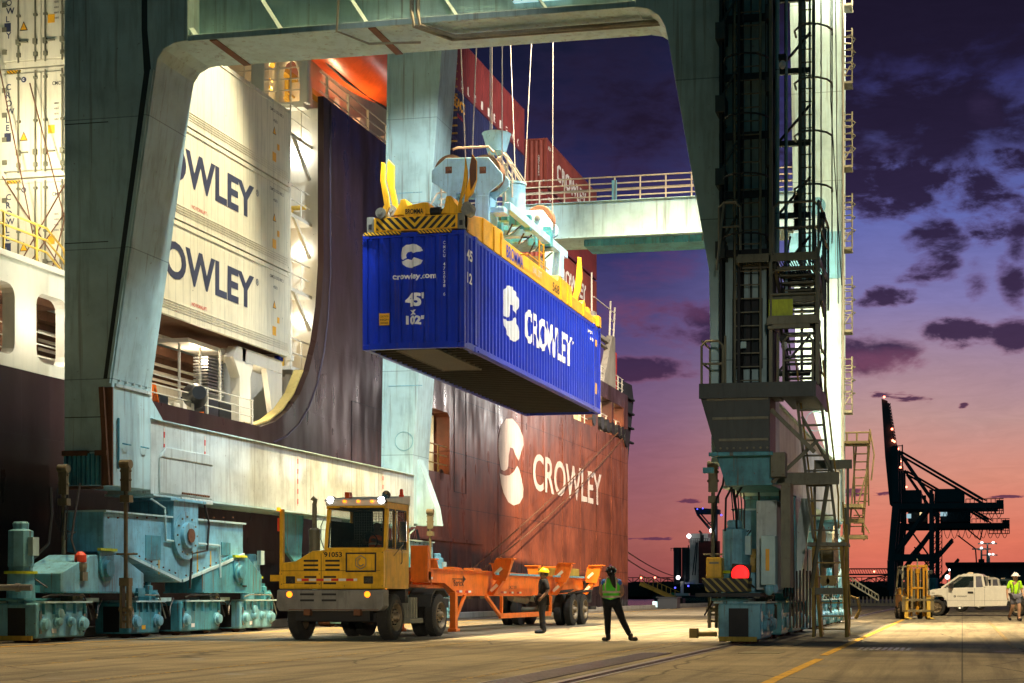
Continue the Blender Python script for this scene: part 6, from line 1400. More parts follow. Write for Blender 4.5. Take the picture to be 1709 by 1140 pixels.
for px0, px1, ys in ((507, 531, (936, 943.5, 951)), (543, 567, (936, 943.5, 951)), (508, 528, (963, 973.5)), (540, 561, (963, 973.5))):
    for yy in ys: a = P(px0, yy, y=FY); b_ = P(px1, yy, y=FY); slotv(a.x, b_.x, a.z, FY, hood)
for px0, px1, ys in ((501, 524, (992, 1002)), (537, 561, (992, 1002))):
    for yy in ys: a = P(px0, yy, y=31.72); b_ = P(px1, yy, y=31.72); slotv(a.x, b_.x, a.z, 31.72, bump_)
a = P(496, 968, y=FY); b_ = P(596, 968, y=FY); mb().box(a.x, b_.x, FY-.004, FY+.004, a.z-.025, a.z+.03).build('reflective_tape', 'red_white_band', hood)
for cx_ in (485, 615):
    a = P(cx_, 968, y=FY); m = mb().box(a.x-.11, a.x+.11, FY-.03, FY+.02, a.z-.085, a.z+.085); hl = m.build('headlight', 'dark', tr, .015); mb().box(a.x-.085, a.x+.085, FY-.036, FY-.029, a.z-.06, a.z+.06).build('headlight_lens', 'chrome', hl)
    a = P(cx_-2, 992, y=31.72); mb().lathe((a.x, 31.72, a.z), (0, -1, 0), [(0, .07), (.02, .065), (.03, .03)], 16).build('turn_signal', 'lamp_amber', tr)
text('91053', 'letter_black', hood, (P(541, 930, y=FY).x, FY-.003, P(541, 930, y=FY).z), YN, ZN, .115, P(571, 930, y=FY).x-P(541, 930, y=FY).x, .03, .003)
a = P(577, 955, y=FY); b_ = P(628, 922, y=FY); m = mb(); w_ = .035
m.box(a.x, b_.x, FY-.014, FY+.002, a.z, a.z+w_); m.box(a.x, b_.x, FY-.014, FY+.002, b_.z-w_, b_.z); m.box(a.x, a.x+w_, FY-.014, FY+.002, a.z+w_, b_.z-w_); m.box(b_.x-w_, b_.x, FY-.014, FY+.002, a.z+w_, b_.z-w_); m.build('badge_frame', 'letter_black', hood, .004)
cxm, czm = (a.x+b_.x)/2, (a.z+b_.z)/2; m = mb()
for r_ in (.155, .09):
    for k in range(6):
        if r_ < .1 and k in (0, 5): continue
        t0, t1 = R(30+60*k-30*0), R(90+60*k); m.bar((cxm+math.cos(t0-R(0))*r_*.9, FY-.008, czm+math.sin(t0)*r_), (cxm+math.cos(t1)*r_*.9, FY-.008, czm+math.sin(t1)*r_), .014, .022)
m.build('hexagon_badge', 'steel', hood)
m = mb(); xg = P(536, 950, y=FY).x
m.box(xg-.005, xg+.005, FY-.003, FY+.004, 1.18, 1.98); m.box(TX0+.1, TX1-.1, FY-.003, FY+.004, 1.585, 1.593); m.box(TX0+.15, xg, FY-.003, FY+.004, 1.30, 1.306); m.build('panel_seam', 'cloth_black', hood)
for px_, py_ in ((470, 975), (470, 958), (533, 975), (533, 958), (540, 922), (638, 922), (638, 978), (575, 978)): q_ = P(px_, py_, y=FY); mb().lathe((q_.x, FY, q_.z), (0, -1, 0), [(0, .012), (.008, .010)], 6).build('bolt', 'dark', hood)
mb().tube([(WX_ := P(541, 918, y=FY).x, FY-.03, 2.1), (WX_-.05, FY-.06, 2.3), (WX_-.05, FY-.06, 2.6), (WX_, FY-.03, 2.75)], .012, 5).build('grab_rail', 'letter_black', tr)
m = mb(); m.box(-15.0, -12.85, 31.70, 31.73, .70, .715); m.box(-14.6, -14.45, 31.62, 31.75, .58, .72); m.box(-13.4, -13.25, 31.62, 31.75, .58, .72); m.build('tow_hook', 'rust_metal', bump_)
# cab: frame, glass, roof
WX0, WX1 = P(543, 880, y=FY).x, TX1
zb, zt = P(600, 917, y=FY).z, P(600, 846, y=FY).z
m = mb()
for a, b_ in ((P(541, 918, y=FY), P(547, 850, y=FY)), (P(640, 918, y=FY), P(643, 848, y=FY))): m.bar((a.x+.04, FY+.03, a.z), (b_.x, FY+.10, b_.z), .09, .08)
m.box(WX0+.02, TX1, FY+.03, FY+.14, zt-.02, zt+.03); m.box(WX0, TX1, FY+.0, FY+.1, zb-.03, zb+.05)
m.box(TX1-.05, TX1, FY+.05, 33.4, 1.32, zb+.02); m.box(TX1-.06, TX1, FY+.62, FY+.70, zb, zt); m.box(TX1-.06, TX1, 33.25, 33.4, zb, zt+.1); m.box(WX0, WX0+.06, 33.25, 33.4, 1.3, zt+.1)
m.box(TX1-.05, TX1, FY+.05, 33.4, zt-.04, zt+.12); m.box(WX0, WX0+.05, FY+.05, 33.4, zt-.04, zt+.12); m.box(WX0, TX1, 33.34, 33.4, 1.3, zb+.15); m.box(WX0, WX0+.05, FY+.1, 33.4, 1.3, zb)
cab = m.build('cab', 'tractor_yellow', tr, .015)
z2 = P(684, 828, x=TX1).z
m = mb().px([(FY-.02, zt+.13), (FY-.02, zt+.17), (FY+.12, zt+.20), (33.45, z2), (33.45, z2-.25), (33.3, zt+.13)], WX0-.02, TX1+.02); m.box(WX0+.0, TX1, FY-.0, FY+.14, zt+.03, zt+.16); m.build('roof', 'white_paint', tr, .03)
m = mb().px([(FY+.02, zb+.03), (FY+.09, zt-.01), (FY+.1, zt-.01), (FY+.03, zb+.03)], WX0+.08, TX1-.06); m.build('windscreen', 'glass', cab)
m = mb(); 
for a, b_ in (((WX0+.07, FY+.02, zb+.03), (TX1-.05, FY+.02, zb+.03)), ((WX0+.07, FY+.085, zt-.02), (TX1-.05, FY+.085, zt-.02)), ((WX0+.07, FY+.02, zb+.03), (WX0+.07, FY+.085, zt-.02)), ((TX1-.05, FY+.02, zb+.03), (TX1-.05, FY+.085, zt-.02))): m.bar(a, b_, .035, .035)
m.bar((WX0+.35, FY+.0, zt+.0), (TX1-.55, FY+.03, zt-.09), .025, .02); m.build('window_seal', 'letter_black', cab)
mb().box(TX1-.02, TX1-.012, FY+.16, FY+.60, zb+.06, zt-.06).build('side_window', 'glass', cab)
dr = mb().box(TX1-.015, TX1+.008, FY+.68, 33.2, 1.36, zb-.02).build('door', 'tractor_yellow', cab, .008); mb().box(TX1-.02, TX1-.012, FY+.72, 33.2, zb+.06, zt-.08).build('door_window', 'glass', dr)
m = mb()
for a, b_ in ((FY+.12, FY+.62), (FY+.70, 33.22)):
    m.box(TX1-.01, TX1+.006, a, b_, zb+.02, zb+.05); m.box(TX1-.01, TX1+.006, a, b_, zt-.06, zt-.03); m.box(TX1-.01, TX1+.006, a, a+.03, zb+.05, zt-.06); m.box(TX1-.01, TX1+.006, b_-.03, b_, zb+.05, zt-.06)
m.build('window_seal', 'letter_black', cab)
mb().tube([(TX1+.02, FY+.95, 1.75), (TX1+.05, FY+.95, 1.8), (TX1+.05, FY+.95, 2.05), (TX1+.02, FY+.95, 2.1)], .012, 5).build('door_handle', 'letter_black', dr)
pp_ = P(655, 937, x=TX1); mb().lathe((TX1+.008, pp_.y+.03, pp_.z+.02), (1, 0, 0), [(0, .05), (.004, .05)], 16).build('logo_disc', 'letter_black', dr); text('CROWLEY', 'letter_black', dr, (TX1+.009, pp_.y+.13, pp_.z-.01), XN, ZN, .055, .42, .02, .003)
pp_ = P(667, 958, x=TX1); text('91053', 'letter_black', dr, (TX1+.009, pp_.y-.02, pp_.z), XN, ZN, .095, .42, .02, .003)
mb().box(TX1+.0, TX1+.010, FY+.75, 33.2, 1.40, 1.45).build('reflective_tape', 'red_white_band', dr)
m = mb()      # rear guard mesh seen through the cab, and seat, wheel, console
for k in range(22): m.bar((WX0+.1+k*.06, 33.3, zb+.1), (WX0+.1+k*.06+.0, 33.3, zt-.05), .008, .008)
for k in range(14): m.bar((WX0+.1, 33.3, zb+.1+k*.06), (TX1-.1, 33.3, zb+.1+k*.06), .008, .008)
m.build('rear_guard_mesh', 'galv', cab)
m = mb(); m.box(WX0+.05, WX0+.55, 33.31, 33.33, 1.9, zt+.05); m.box(TX1-.25, TX1-.05, 33.31, 33.33, 1.9, zt+.05); m.box(WX0+.55, TX1-.25, 33.31, 33.33, 1.9, zb+.25); m.box(WX0+.06, WX0+.075, FY+.15, 33.3, 1.9, zt-.3); m.box(WX0+.06, TX1-.06, 32.0, 33.3, zt-.03, zt-.01); m.build('interior_lining', 'dark', cab)
m = mb(); m.box(TX1-.75, TX1-.30, 32.6, 33.05, 1.6, 1.95); m.box(TX1-.75, TX1-.30, 32.95, 33.1, 1.9, 2.6); m.build('driver_seat', 'cloth_black', cab, .04)
m = mb(); m.tube([(TX1-.52+.2*math.cos(R(a_)), 32.25-.06*math.sin(R(a_)), 2.28+.18*math.sin(R(a_))) for a_ in range(0, 361, 24)], .014, 5); m.build('steering_wheel', 'letter_black', cab)
m = mb(); m.box(WX0+.25, WX0+.55, 32.1, 32.4, 2.0, 2.3); m.box(WX0+.1, WX0+.3, 32.3, 32.5, 1.9, 2.2); m.build('console', 'dark', cab, .02)
def lampball(parent, px_, py_, y, r, mt, nm):
    p_ = P(px_, py_, y=y); m = mb().ball(p_, r, (1, .6, 1), 12); return m.build(nm, mt, parent)
for px_ in (551, 636): 
    p_ = P(px_, 835, y=FY); m = mb().cyl((p_.x, FY+.02, p_.z), (p_.x, FY+.12, p_.z), .1); h_ = m.build('work_lamp', 'letter_black', tr); mb().lathe((p_.x, FY+.015, p_.z), (0, -1, 0), [(0, .085), (.02, .07), (.03, .02)], 16).build('lamp_lens', 'lamp_white', h_)
for px_ in (576, 599, 622): p_ = P(px_, 837, y=FY); mb().box(p_.x-.035, p_.x+.035, FY-.06, FY-.02, p_.z-.025, p_.z+.03).build('marker_lamp', 'lamp_amber', tr, .01)
p_ = P(581, 826, y=32.3); m = mb().box(p_.x-.07, p_.x+.07, 32.25, 32.4, p_.z-.13, p_.z+.06); m.build('amber_beacon', 'lifeboat_orange', tr, .02)
p_ = P(645, 826, y=32.1); m = mb().lathe((p_.x, 32.1, p_.z), (0, -1, 0), [(-.1, .04), (-.03, .09), (.02, .1), (.02, .085), (.0, .02)], 18); m.build('search_lamp', 'chrome', tr, smooth=True)
p_ = P(670, 822, y=32.8); mb().lathe((p_.x, 32.8, p_.z-.1), (0, 0, 1), [(0, .06), (.04, .06), (.05, .045), (.16, .04), (.18, .02)], 12).build('red_beacon', 'lamp_red_dim', tr)
p_ = P(527, 835, y=32.7); m = mb(); m.tube([(p_.x-.03, 32.7, 1.7), (p_.x-.03, 32.7, p_.z-.08), (p_.x-.01, 32.7, p_.z+.0), (p_.x-.08, 32.66, p_.z+.06)], .055, 10); m.lathe((p_.x-.03, 32.7, 2.0), (0, 0, 1), [(-.2, .11), (.2, .13), (.55, .13), (.6, .09)], 16); m.build('exhaust_stack', 'stair_metal', tr, smooth=True)
p0_ = P(471, 850, y=32.0); m = mb().box(p0_.x-.045, p0_.x+.045, 31.95, 32.04, 1.45, p0_.z+.0); m.box(p0_.x-.28, p0_.x+.25, 31.95, 32.1, 1.35, 1.5); ps_ = m.build('marker_post', 'tractor_yellow', tr, .01)
mb().box(p0_.x-.09, p0_.x-.02, 31.9, 31.98, p0_.z-.04, p0_.z+.04).build('marker_lamp', 'lamp_amber', ps_); mb().box(p0_.x-.085, p0_.x-.05, 31.93, 31.97, 2.5, 2.8).build('marker_lamp', 'lamp_red_dim', ps_)
p_ = P(640, 985, x=TX1); mb().box(TX1-.005, TX1+.01, 31.95, 32.0, 1.17, 1.25).build('side_marker', 'lamp_amber', tr)
m = mb(); p_ = P(668, 888, y=32.3); m.box(p_.x-.02, p_.x+.16, 32.28, 32.33, p_.z-.22, p_.z+.24); m.tube([(TX1, 32.4, zt-.05), (p_.x+.05, 32.35, p_.z+.28), (p_.x+.05, 32.32, p_.z-.3), (TX1-.05, 32.4, zb-.2)], .014, 5); m.build('side_mirror', 'chrome', tr, .02)
m = mb(); m.box(TX0+.5, TX1-.5, 32.0, 37.6, .70, .95); m.box(TX0+.3, TX1-.1, 33.4, 33.6, .85, 1.25); m.box(TX0+.2, TX1-.2, 32.3, 32.6, .42, .62); m.box(TX0+.4, TX1-.4, 32.0, 32.2, .45, .72)
m.build('frame', 'dark', tr)
m = mb(); 
for k in range(3): m.box(TX1-.12, TX1-.02, 33.62+k*.16, 33.7+k*.16, .48, .98)
m.box(TX1-.5, TX1-.1, 33.6, 34.2, .45, .95); m.box(TX1-.45, TX1+.0, 33.5, 34.35, .36, .48); m.build('fuel_tank', 'galv', tr, .02)
m = mb(); ax = 35.62
prof = [(ax-.75, .75), (ax-.62, 1.05), (ax-.35, 1.2), (ax+.3, 1.2), (ax+.62, 1.02), (ax+.58, .98), (ax+.28, 1.15), (ax-.33, 1.15), (ax-.58, 1.0), (ax-.71, .75)]
m.px(prof, TX1-.62, TX1-.02); m.px(prof, TX0+.02, TX0+.62); m.build('mudguard', 'rubber', tr)
wheel(tr, TX1-.01, 32.62, .53, .30); wheel(tr, TX0+.12, 32.62, .53, .30, -1)
wheel(tr, TX1-.01, ax, .53, .28, twin=True); wheel(tr, TX0+.12, ax, .53, .28, -1, twin=True)
m = mb(); m.cyl((TX0+.3, 32.62, .5), (TX1-.2, 32.62, .5), .08); m.cyl((TX0+.3, ax, .53), (TX1-.2, ax, .53), .11); m.ball((-14, ax, .53), .26, n=12); m.build('axle', 'dark', tr)
m = mb(); m.box(-14.6, -13.4, 35.0, 36.2, 1.12, 1.25); m.build('fifth_wheel', 'stair_metal', tr, .02)
m = mb(); m.tube([(-13.2, 33.5, 1.9), (-13.0, 33.8, 1.5), (-13.2, 34.4, 1.3)], .025, 6); m.tube([(-13.5, 33.5, 1.9), (-13.3, 33.8, 1.4), (-13.5, 34.4, 1.3)], .025, 6); m.build('air_hose', 'red_paint', tr)
# ---- orange container chassis
ch = thing('container_chassis', 'orange skeletal container chassis coupled behind the yellow tractor', 'trailer', (-13.95, 43, 0))
xr = -13.28
pts = yz(xr, (690, 948.5), (824, 955), (950, 965), (1000, 966), (1000, 978), (945, 990), (877, 994), (811, 994), (762, 992), (738, 972), (684, 970))
for x0_, x1_ in ((xr-.14, xr), (-14.75, -14.61)): m = mb().px(pts, x0_, x1_); fb = m.build('frame_beam', 'orange', ch, .01)
tp = pts[0:4]; m = mb()
for i in range(3):
    for x_ in (xr-.07, -14.68): m.bar((x_, tp[i][0], tp[i][1]+.01), (x_, tp[i+1][0], tp[i+1][1]+.01), .26, .03)
bt = pts[5:11]
for i in range(5):
    for x_ in (xr-.07, -14.68): m.bar((x_, bt[i][0], bt[i][1]), (x_, bt[i+1][0], bt[i+1][1]), .26, .03)
m.build('beam_flange', 'orange', ch)
L0 = pts[0][0]; m = mb()
for y_ in (L0+.2, L0+1.6, 37.4, 39, 41.2, 43.4, 45.6, 47.6, 49.6, 51.4): m.box(-14.6, xr-.14, y_, y_+.12, 1.25, 1.5)
m.box(-15.05, -12.85, L0-.1, L0+.1, 1.35, 1.62); m.px([(L0-.15, 1.4), (L0+.1, 1.4), (L0-.02, 2.25), (L0-.15, 2.25)], -13.3, -12.85); m.box(-14.6, xr-.1, L0, L0+3.3, 1.22, 1.3)
m.build('cross_member', 'orange', ch, .008)
ybol = [P(849, 934, x=-12.72).y, P(949, 944, x=-12.72).y, P(999, 949, x=-12.72).y]
for i, y_ in enumerate([ybol[0], (ybol[0]+ybol[1])/2+2.2, ybol[1], ybol[2]] if False else ybol+[P(925, 943, x=-15.0).y]):
    for s_, xa, xb in ((1, xr-.05, -12.72), (-1, -14.63, -15.2)):
        if i == 3 and s_ == 1: continue
        d = .5*(xb-xa)/abs(xb-xa)
        m = mb(); m.prism([(xa, y_-.14, 1.02), (xa+.2*s_, y_-.14, 1.02), (xb+.0, y_-.14, 1.62), (xb, y_-.14, 1.72), (xb-.12*s_, y_-.14, 1.72)], (0, .28, 0))
        m.prism([(xb-.42*s_, y_-.16, 1.45), (xb-.05*s_, y_-.16, 1.42), (xb+.06*s_, y_-.16, 1.7), (xb+.12*s_, y_-.16, 1.98), (xb+.16*s_, y_-.16, 2.06), (xb-.3*s_, y_-.16, 2.08), (xb-.38*s_, y_-.16, 2.0), (xb-.44*s_, y_-.16, 1.7)], (0, .05, 0))
        m.prism([(xb-.1*s_, y_-.11, 1.5), (xb-.05*s_, y_-.11, 1.5), (xb+.12*s_, y_-.11, 2.02), (xb+.06*s_, y_-.11, 2.02)], (0, .25, 0)); m.box(min(xb-.32*s_, xb+.2*s_), max(xb-.32*s_, xb+.2*s_), y_-.2, y_+.18, 2.04, 2.08)
        bo = m.build('bolster', 'orange', ch, .008)
        if s_ == 1:
            m = mb(); m.bar((xb-.36, y_-.17, 1.62), (xb-.16, y_-.17, 1.80), .012, .09); m.bar((xa+.12, y_-.15, 1.14), (xa+.32, y_-.15, 1.32), .012, .09); m.build('reflector', 'reflective', bo)
for px_ in (752, 785): 
    y_ = P(px_, 945, x=-15.0).y; m = mb().px([(y_-.5, 1.66), (y_-.35, 1.86), (y_+.3, 1.84), (y_+.6, 1.66)], -15.1, -14.75); m.build('twist_guide', 'orange', ch, .01)
xb_ = xr+.004
for a_, b2_, z_ in ((693, 701, 964), (712, 722, 964.5), (762, 771, 987), (777, 786, 987.5), (823, 831, 988.5), (836, 845, 988.7), (850, 857, 989), (863, 870, 989.2)):
    p0 = P(a_, z_, x=xb_); p1 = P(b2_, z_, x=xb_); mb().box(xb_-.002, xb_+.004, p0.y, (p0.y+p1.y)/2, p0.z-.03, p0.z+.03).build('reflector', 'red_paint', ch); mb().box(xb_-.002, xb_+.004, (p0.y+p1.y)/2, p1.y, p0.z-.03, p0.z+.03).build('reflector', 'letter_white', ch)
p0 = P(757, 978, x=xb_); text('Strick', 'letter_black', ch, (xb_, p0.y, p0.z), XN, ZN, .16, P(774, 978, x=xb_).y-p0.y, .01, .004); m = mb()
m.box(xb_, xb_+.004, p0.y-.1, p0.y+.9, p0.z+.18, p0.z+.20); m.px([(p0.y+.75, p0.z+.09), (p0.y+1.0, p0.z+.19), (p0.y+.75, p0.z+.29)], xb_, xb_+.004); m.build('arrow_mark', 'letter_black', ch)
p0 = P(849, 981, x=xb_); text('CMCZ 70091', 'letter_black', ch, (xb_, p0.y, p0.z-.03), XN, ZN, .09, P(862, 980, x=xb_).y-p0.y, .005, .004)
m = mb(); a0 = P(843, 963, x=-12.95); 
m.box(-13.02, -12.95, 40.8, 45.4, 1.60, 1.66); m.box(-13.02, -12.95, 46.9, 50.8, 1.60, 1.66); m.build('blue_air_line', 'crane_cyan', ch)
m = mb().box(-13.9, -13.1, 48.2, 50.6, 1.62, 1.92); m.build('deck_ramp', 'kerb_yellow', ch, .02)
for x_ in (-13.25, -14.75):
    y_ = P(761, 1020, x=-13.2).y; m = mb().box(x_-.08, x_+.08, y_-.14, y_+.06, .12, 1.1); m.bar((x_, y_+.0, .3), (x_, y_+.9, 1.05), .08, .08); m.box(x_-.12, x_+.12, y_-.18, y_+.12, .06, .14); m.build('landing_leg', 'orange', ch, .01)
m = mb(); ya_ = P(811, 996, x=-13.1).y; yb2 = P(835, 1026, x=-13.1).y; yc2 = P(918, 1026, x=-13.1).y; yd2 = P(919, 996, x=-13.1).y
for x_ in (-13.1,): m.bar((x_, ya_, 1.0), (x_, yb2, .42), .08, .1); m.bar((x_, yb2-.05, .42), (x_, yc2, .42), .08, .15); m.bar((x_, yc2, .42), (x_, yd2, 1.0), .08, .12); m.bar((x_, yb2+.1, .42), (x_, yb2+.1, 1.0), .08, .1)
m.build('side_guard', 'orange', ch, .01)
for y_ in (48.65, 50.05):
    wheel(ch, -12.74, y_, .53, .28, twin=True); wheel(ch, -15.2, y_, .53, .28, -1, twin=True)
    m = mb().cyl((-15, y_, .53), (-13, y_, .53), .1); m.box(-13.9, -13.7, y_-.5, y_+.5, .6, .75); m.build('axle', 'stair_metal', ch)
m = mb()
for y_ in (47.95, 50.7): m.prism([(-13.3, y_, 1.08), (-12.72, y_, 1.14), (-12.72, y_+.05, 1.12), (-13.3, y_+.05, 1.06)], (0, .45, .08))
m.build('mudguard', 'rubber', ch)
m = mb().box(-14.9, -13.0, 51.9, 52.05, .75, 1.5); m.box(-15.1, -12.85, 52.0, 52.1, .5, .62); m.build('rear_underrun', 'dark', ch)
m = mb()
for y_ in (44.2, 46.0): m.lathe((-15.0, y_, .9), (0, 0, 1), [(0, .18), (.3, .18)], 12); m.tube([(-13.6, y_, .95), (-13.6, y_+1.6, .85)], .12, 10)
m.build('air_reservoir', 'galv', ch)

# ---- pick-up trucks (built about the front near wheel, nose to -X, near side on -Y)
def pickup(label, paint, deco=True, group='pickup trucks parked on the apron'):
    t = thing('pickup_truck', label, 'pickup', (0, 0, 0), group); W_ = 1.95; wb = 3.75
    body = [(-.92, .45), (-.95, .95), (-.88, 1.12), (-.5, 1.2), (.22, 1.32), (2.2, 1.36), (2.22, 1.30), (2.26, 1.30), (2.28, 1.42), (4.95, 1.44), (4.98, .55), (4.6, .50), (wb+.52, .52), (wb+.42, .80), (wb+.22, .96), (wb-.0, 1.0), (wb-.25, .95), (wb-.44, .78), (wb-.5, .48), (.52, .42), (.46, .76), (.24, .95), (0, 1.0), (-.24, .95), (-.46, .75), (-.52, .45)]
    m = mb().py(body, 0, .09); m.py(body, W_-.09, W_); m.box(-.9, .3, .09, W_-.09, .9, 1.16); m.box(2.26, 2.34, .09, W_-.09, .6, 1.42); m.box(4.9, 4.97, .09, W_-.09, .6, 1.42); m.box(-.94, -.8, .09, W_-.09, .5, 1.1); m.prism([(-.85, .09, 1.14), (.22, .09, 1.30), (.22, .09, 1.2), (-.85, .09, 1.05)], (0, W_-.18, 0))
    bd = m.build('body', paint, t, .02)
    mb().box(.3, 4.9, .1, W_-.1, .5, .7).build('floor', 'dark', t)
    m = mb(); i = .10
    m.prism([(1.02, i, 1.90), (1.25, i, 1.99), (1.95, i, 2.0), (2.12, i, 1.93), (2.12, i, 1.87), (1.02, i, 1.86)], (0, W_-2*i, 0))
    for y_ in (i-.03, W_-i-.05): m.bar((.22, y_+.04-.0, 1.32), (1.08, y_+.06, 1.92), .08, .09); m.prism([(1.72, y_, 1.34), (1.72, y_+.03, 1.90), (1.82, y_+.03, 1.90), (1.84, y_, 1.34)], (0, .06, 0)); m.prism([(2.12, y_, 1.36), (2.08, y_+.02, 1.92), (2.16, y_+.02, 1.9), (2.28, y_, 1.36)], (0, .08, 0))
    m.build('roof', paint, bd, .015)
    mb().prism([(.26, .12, 1.33), (1.08, .16, 1.9), (1.09, .16, 1.88), (.28, .12, 1.32)], (0, W_-.26, 0)).build('windscreen', 'glass', bd)
    for y_ in (.06, W_-.07): mb().prism([(.45, y_, 1.36), (1.10, y_+.02, 1.86), (1.72, y_+.02, 1.88), (1.72, y_, 1.36)], (0, .01, 0)).build('side_window', 'glass', bd); mb().prism([(1.84, y_, 1.38), (1.84, y_+.02, 1.86), (2.08, y_+.02, 1.86), (2.16, y_, 1.38)], (0, .01, 0)).build('rear_side_window', 'cloth_grey', bd)
    mb().box(2.2, 2.22, .2, W_-.2, 1.42, 1.85).build('rear_window', 'glass', bd)
    m = mb(); 
    for pts_ in ([(.50, 1.30), (.50, .50)], [(1.78, 1.34), (1.78, .47)], [(2.25, 1.3), (2.25, .5)]): m.box(pts_[0][0]-.006, pts_[0][0]+.006, -.004, .01, pts_[1][1], pts_[0][1])
    m.box(.5, 4.9, -.003, .01, .735, .743); m.build('panel_gap', 'cloth_grey', bd)
    m = mb().box(1.46, 1.72, -.02, .01, 1.06, 1.16); m.build('door_handle', 'letter_black', bd, .01)
    m = mb().box(.62, .80, -.20, -.03, 1.30, 1.55); m.bar((.72, -.1, 1.38), (.78, .02, 1.38), .04, .04); m.build('side_mirror', 'letter_black', t, .03)
    m = mb().box(.55, 2.2, .1, W_-.1, .72, 1.0); m.box(1.5, 1.95, .2, .8, 1.0, 1.65); m.box(1.5, 1.95, 1.1, 1.7, 1.0, 1.65); m.build('seat', 'cloth_grey', t, .05)
    mb().tube([(.95+.06*math.sin(R(a_)), .5+.19*math.cos(R(a_)), 1.32+.17*math.sin(R(a_))) for a_ in range(0, 361, 30)], .015, 5).build('steering_wheel', 'letter_black', t)
    mb().box(1.35, 1.6, .8, 1.15, 2.0, 2.07).build('roof_beacon', 'reflective', t, .02)
    mb().box(-.93, -.72, .0-.004, .06, .92, 1.08).build('headlight', 'lamp_amber' if deco else 'chrome', t, .01)
    m = mb().box(-1.02, -.9, .05, W_-.05, .42, .68); m.box(4.97, 5.08, .1, W_-.1, .48, .65); m.build('bumper', 'chrome', t, .03)
    for x_ in (0, wb):
        for y_, s_ in ((.02, -1), (W_-.02, 1)):
            o_ = Vector((0, 0, 0)); m = mb(); r_ = .39
            m.lathe((x_, y_, r_), (0, -s_, 0), [(.02, r_*.62), (0, r_*.68), (.0, r_*.88), (.04, r_), (.2, r_), (.24, r_*.88), (.24, r_*.6)], 28, False); w_ = m.build('wheel', 'rubber', t, smooth=True)
            m = mb(); m.lathe((x_, y_, r_), (0, -s_, 0), [(0, r_*.62), (.02, r_*.56), (.06, r_*.2), (.02, r_*.16), (.01, .01), (.1, .01), (.1, r_*.6)], 20, False)
            for k in range(5): a_ = 2*math.pi*k/5; m.bar((x_, y_+s_*.005, r_), (x_+math.cos(a_)*r_*.58, y_+s_*.0, r_+math.sin(a_)*r_*.58), .06, .05)
            m.build('rim', 'rim' if deco else 'steel', w_)
    mb().cyl((0, .2, .39), (0, W_-.2, .39), .06).cyl((wb, .2, .39), (wb, W_-.2, .39), .06).build('axle', 'dark', t)
    if deco:
        mb().lathe((.86, -.003, .93), (0, -1, 0), [(0, .055), (.004, .055)], 18).build('door_logo', 'letter_black', bd); text('CROWLEY', 'letter_black', bd, (.97, -.003, .90), YN, ZN, .065, .46, .02, .003); text('F150', 'letter_black', bd, (-.35, -.003, 1.06), YN, ZN, .045, .26, .02, .003)
        decal(emblem(), 'door_logo', 'letter_white', bd, (.835, -.009, .905), YN, ZN, .05, .05, .002)
    return t
CAMR = R(11)
def place(t, px_, py_, extra=0.0):
    p = P(px_, py_, z=0); t.location = (p.x, p.y, 0); t.rotation_euler = (0, 0, CAMR+R(extra)); return t
pk1 = place(pickup('white pickup truck with a black door emblem and driver inside', 'truck_white'), 1563, 1028, -18)
pk2 = place(pickup('white pickup truck mostly hidden behind the white pickup with a driver', 'truck_white', False), 1603, 1021, -14)
pk3 = place(pickup('dark pickup truck half hidden behind the walking man', 'far_blue', False), 1634, 1018, -14)

# ---- forklift seen from the front
fk = thing('forklift', 'worn yellow forklift with lowered forks facing the camera', 'forklift', (0, 0, 0))
m = mb(); m.box(-.55, .55, .75, 2.7, .45, 1.05); m.box(-.5, .5, 1.9, 2.9, .6, 1.3); m.box(-.62, -.3, .6, 1.3, .5, 1.0); m.box(.3, .62, .6, 1.3, .5, 1.0); fb_ = m.build('chassis', 'forklift_yellow', fk, .04)
m = mb()
for x in (-.56, .56):
    m.bar((x, .75, .95), (x*.9, .95, 2.2), .07, .07); m.bar((x, 2.5, 1.0), (x*.9, 2.1, 2.2), .07, .07); m.box(min(x*.9, x*.9)-.03, x*.9+.03, .9, 2.15, 2.15, 2.22)
for k in range(6): m.box(-.5, .5, .95+k*.22, 1.0+k*.22, 2.17, 2.22)
m.build('overhead_guard', 'stair_metal', fk)
mast = mb()
for x in (-.42, .32): mast.box(x, x+.10, .28, .45, .12, 2.22)
for x in (-.29, .21): mast.box(x, x+.08, .22, .38, .12, 2.12)
mast.box(-.42, .42, .28, .42, 2.14, 2.24); mast.box(-.42, .42, .3, .42, .5, .62); mast.box(-.29, .29, .22, .34, 1.25, 1.33); mast = mast.build('mast', 'forklift_yellow', fk, .01)
m = mb(); m.cyl((0, .3, .2), (0, .3, 1.95), .075, n=12); m.cyl((0, .3, 1.9), (0, .3, 2.1), .1, n=12); m.build('lift_cylinder', 'forklift_yellow', mast)
m = mb(); m.cyl((.0, .3, 1.9), (.0, .3, 2.5), .03, n=8)
for x in (-.12, .12, -.18): m.tube([(x, .27, .5), (x, .27, 2.1)], .02, 6)
m.build('chain', 'stair_metal', mast)
m = mb(); m.box(-.66, .66, .10, .18, .75, .85); m.box(-.66, .66, .10, .18, .30, .40); m.box(-.66, -.50, .10, .17, .30, .95); m.box(.50, .66, .10, .17, .30, .95)
for x in (-.30, .2): m.box(x, x+.1, .09, .17, .3, .95)
m.build('carriage', 'tie_metal', fk, .01)
for x in (-.56, .36): mb().px([(.10, .9), (.10, .10), (-1.0, .06), (-1.0, .035), (.14, .05), (.14, .9)], x, x+.15).build('fork', 'kerb_yellow', fk, .005)
for x, s_ in ((.68, 1), (-.68, -1)): wheel(fk, x, .78, .38, .26, s_, 22); wheel(fk, x*.85, 2.45, .28, .22, s_, 20)
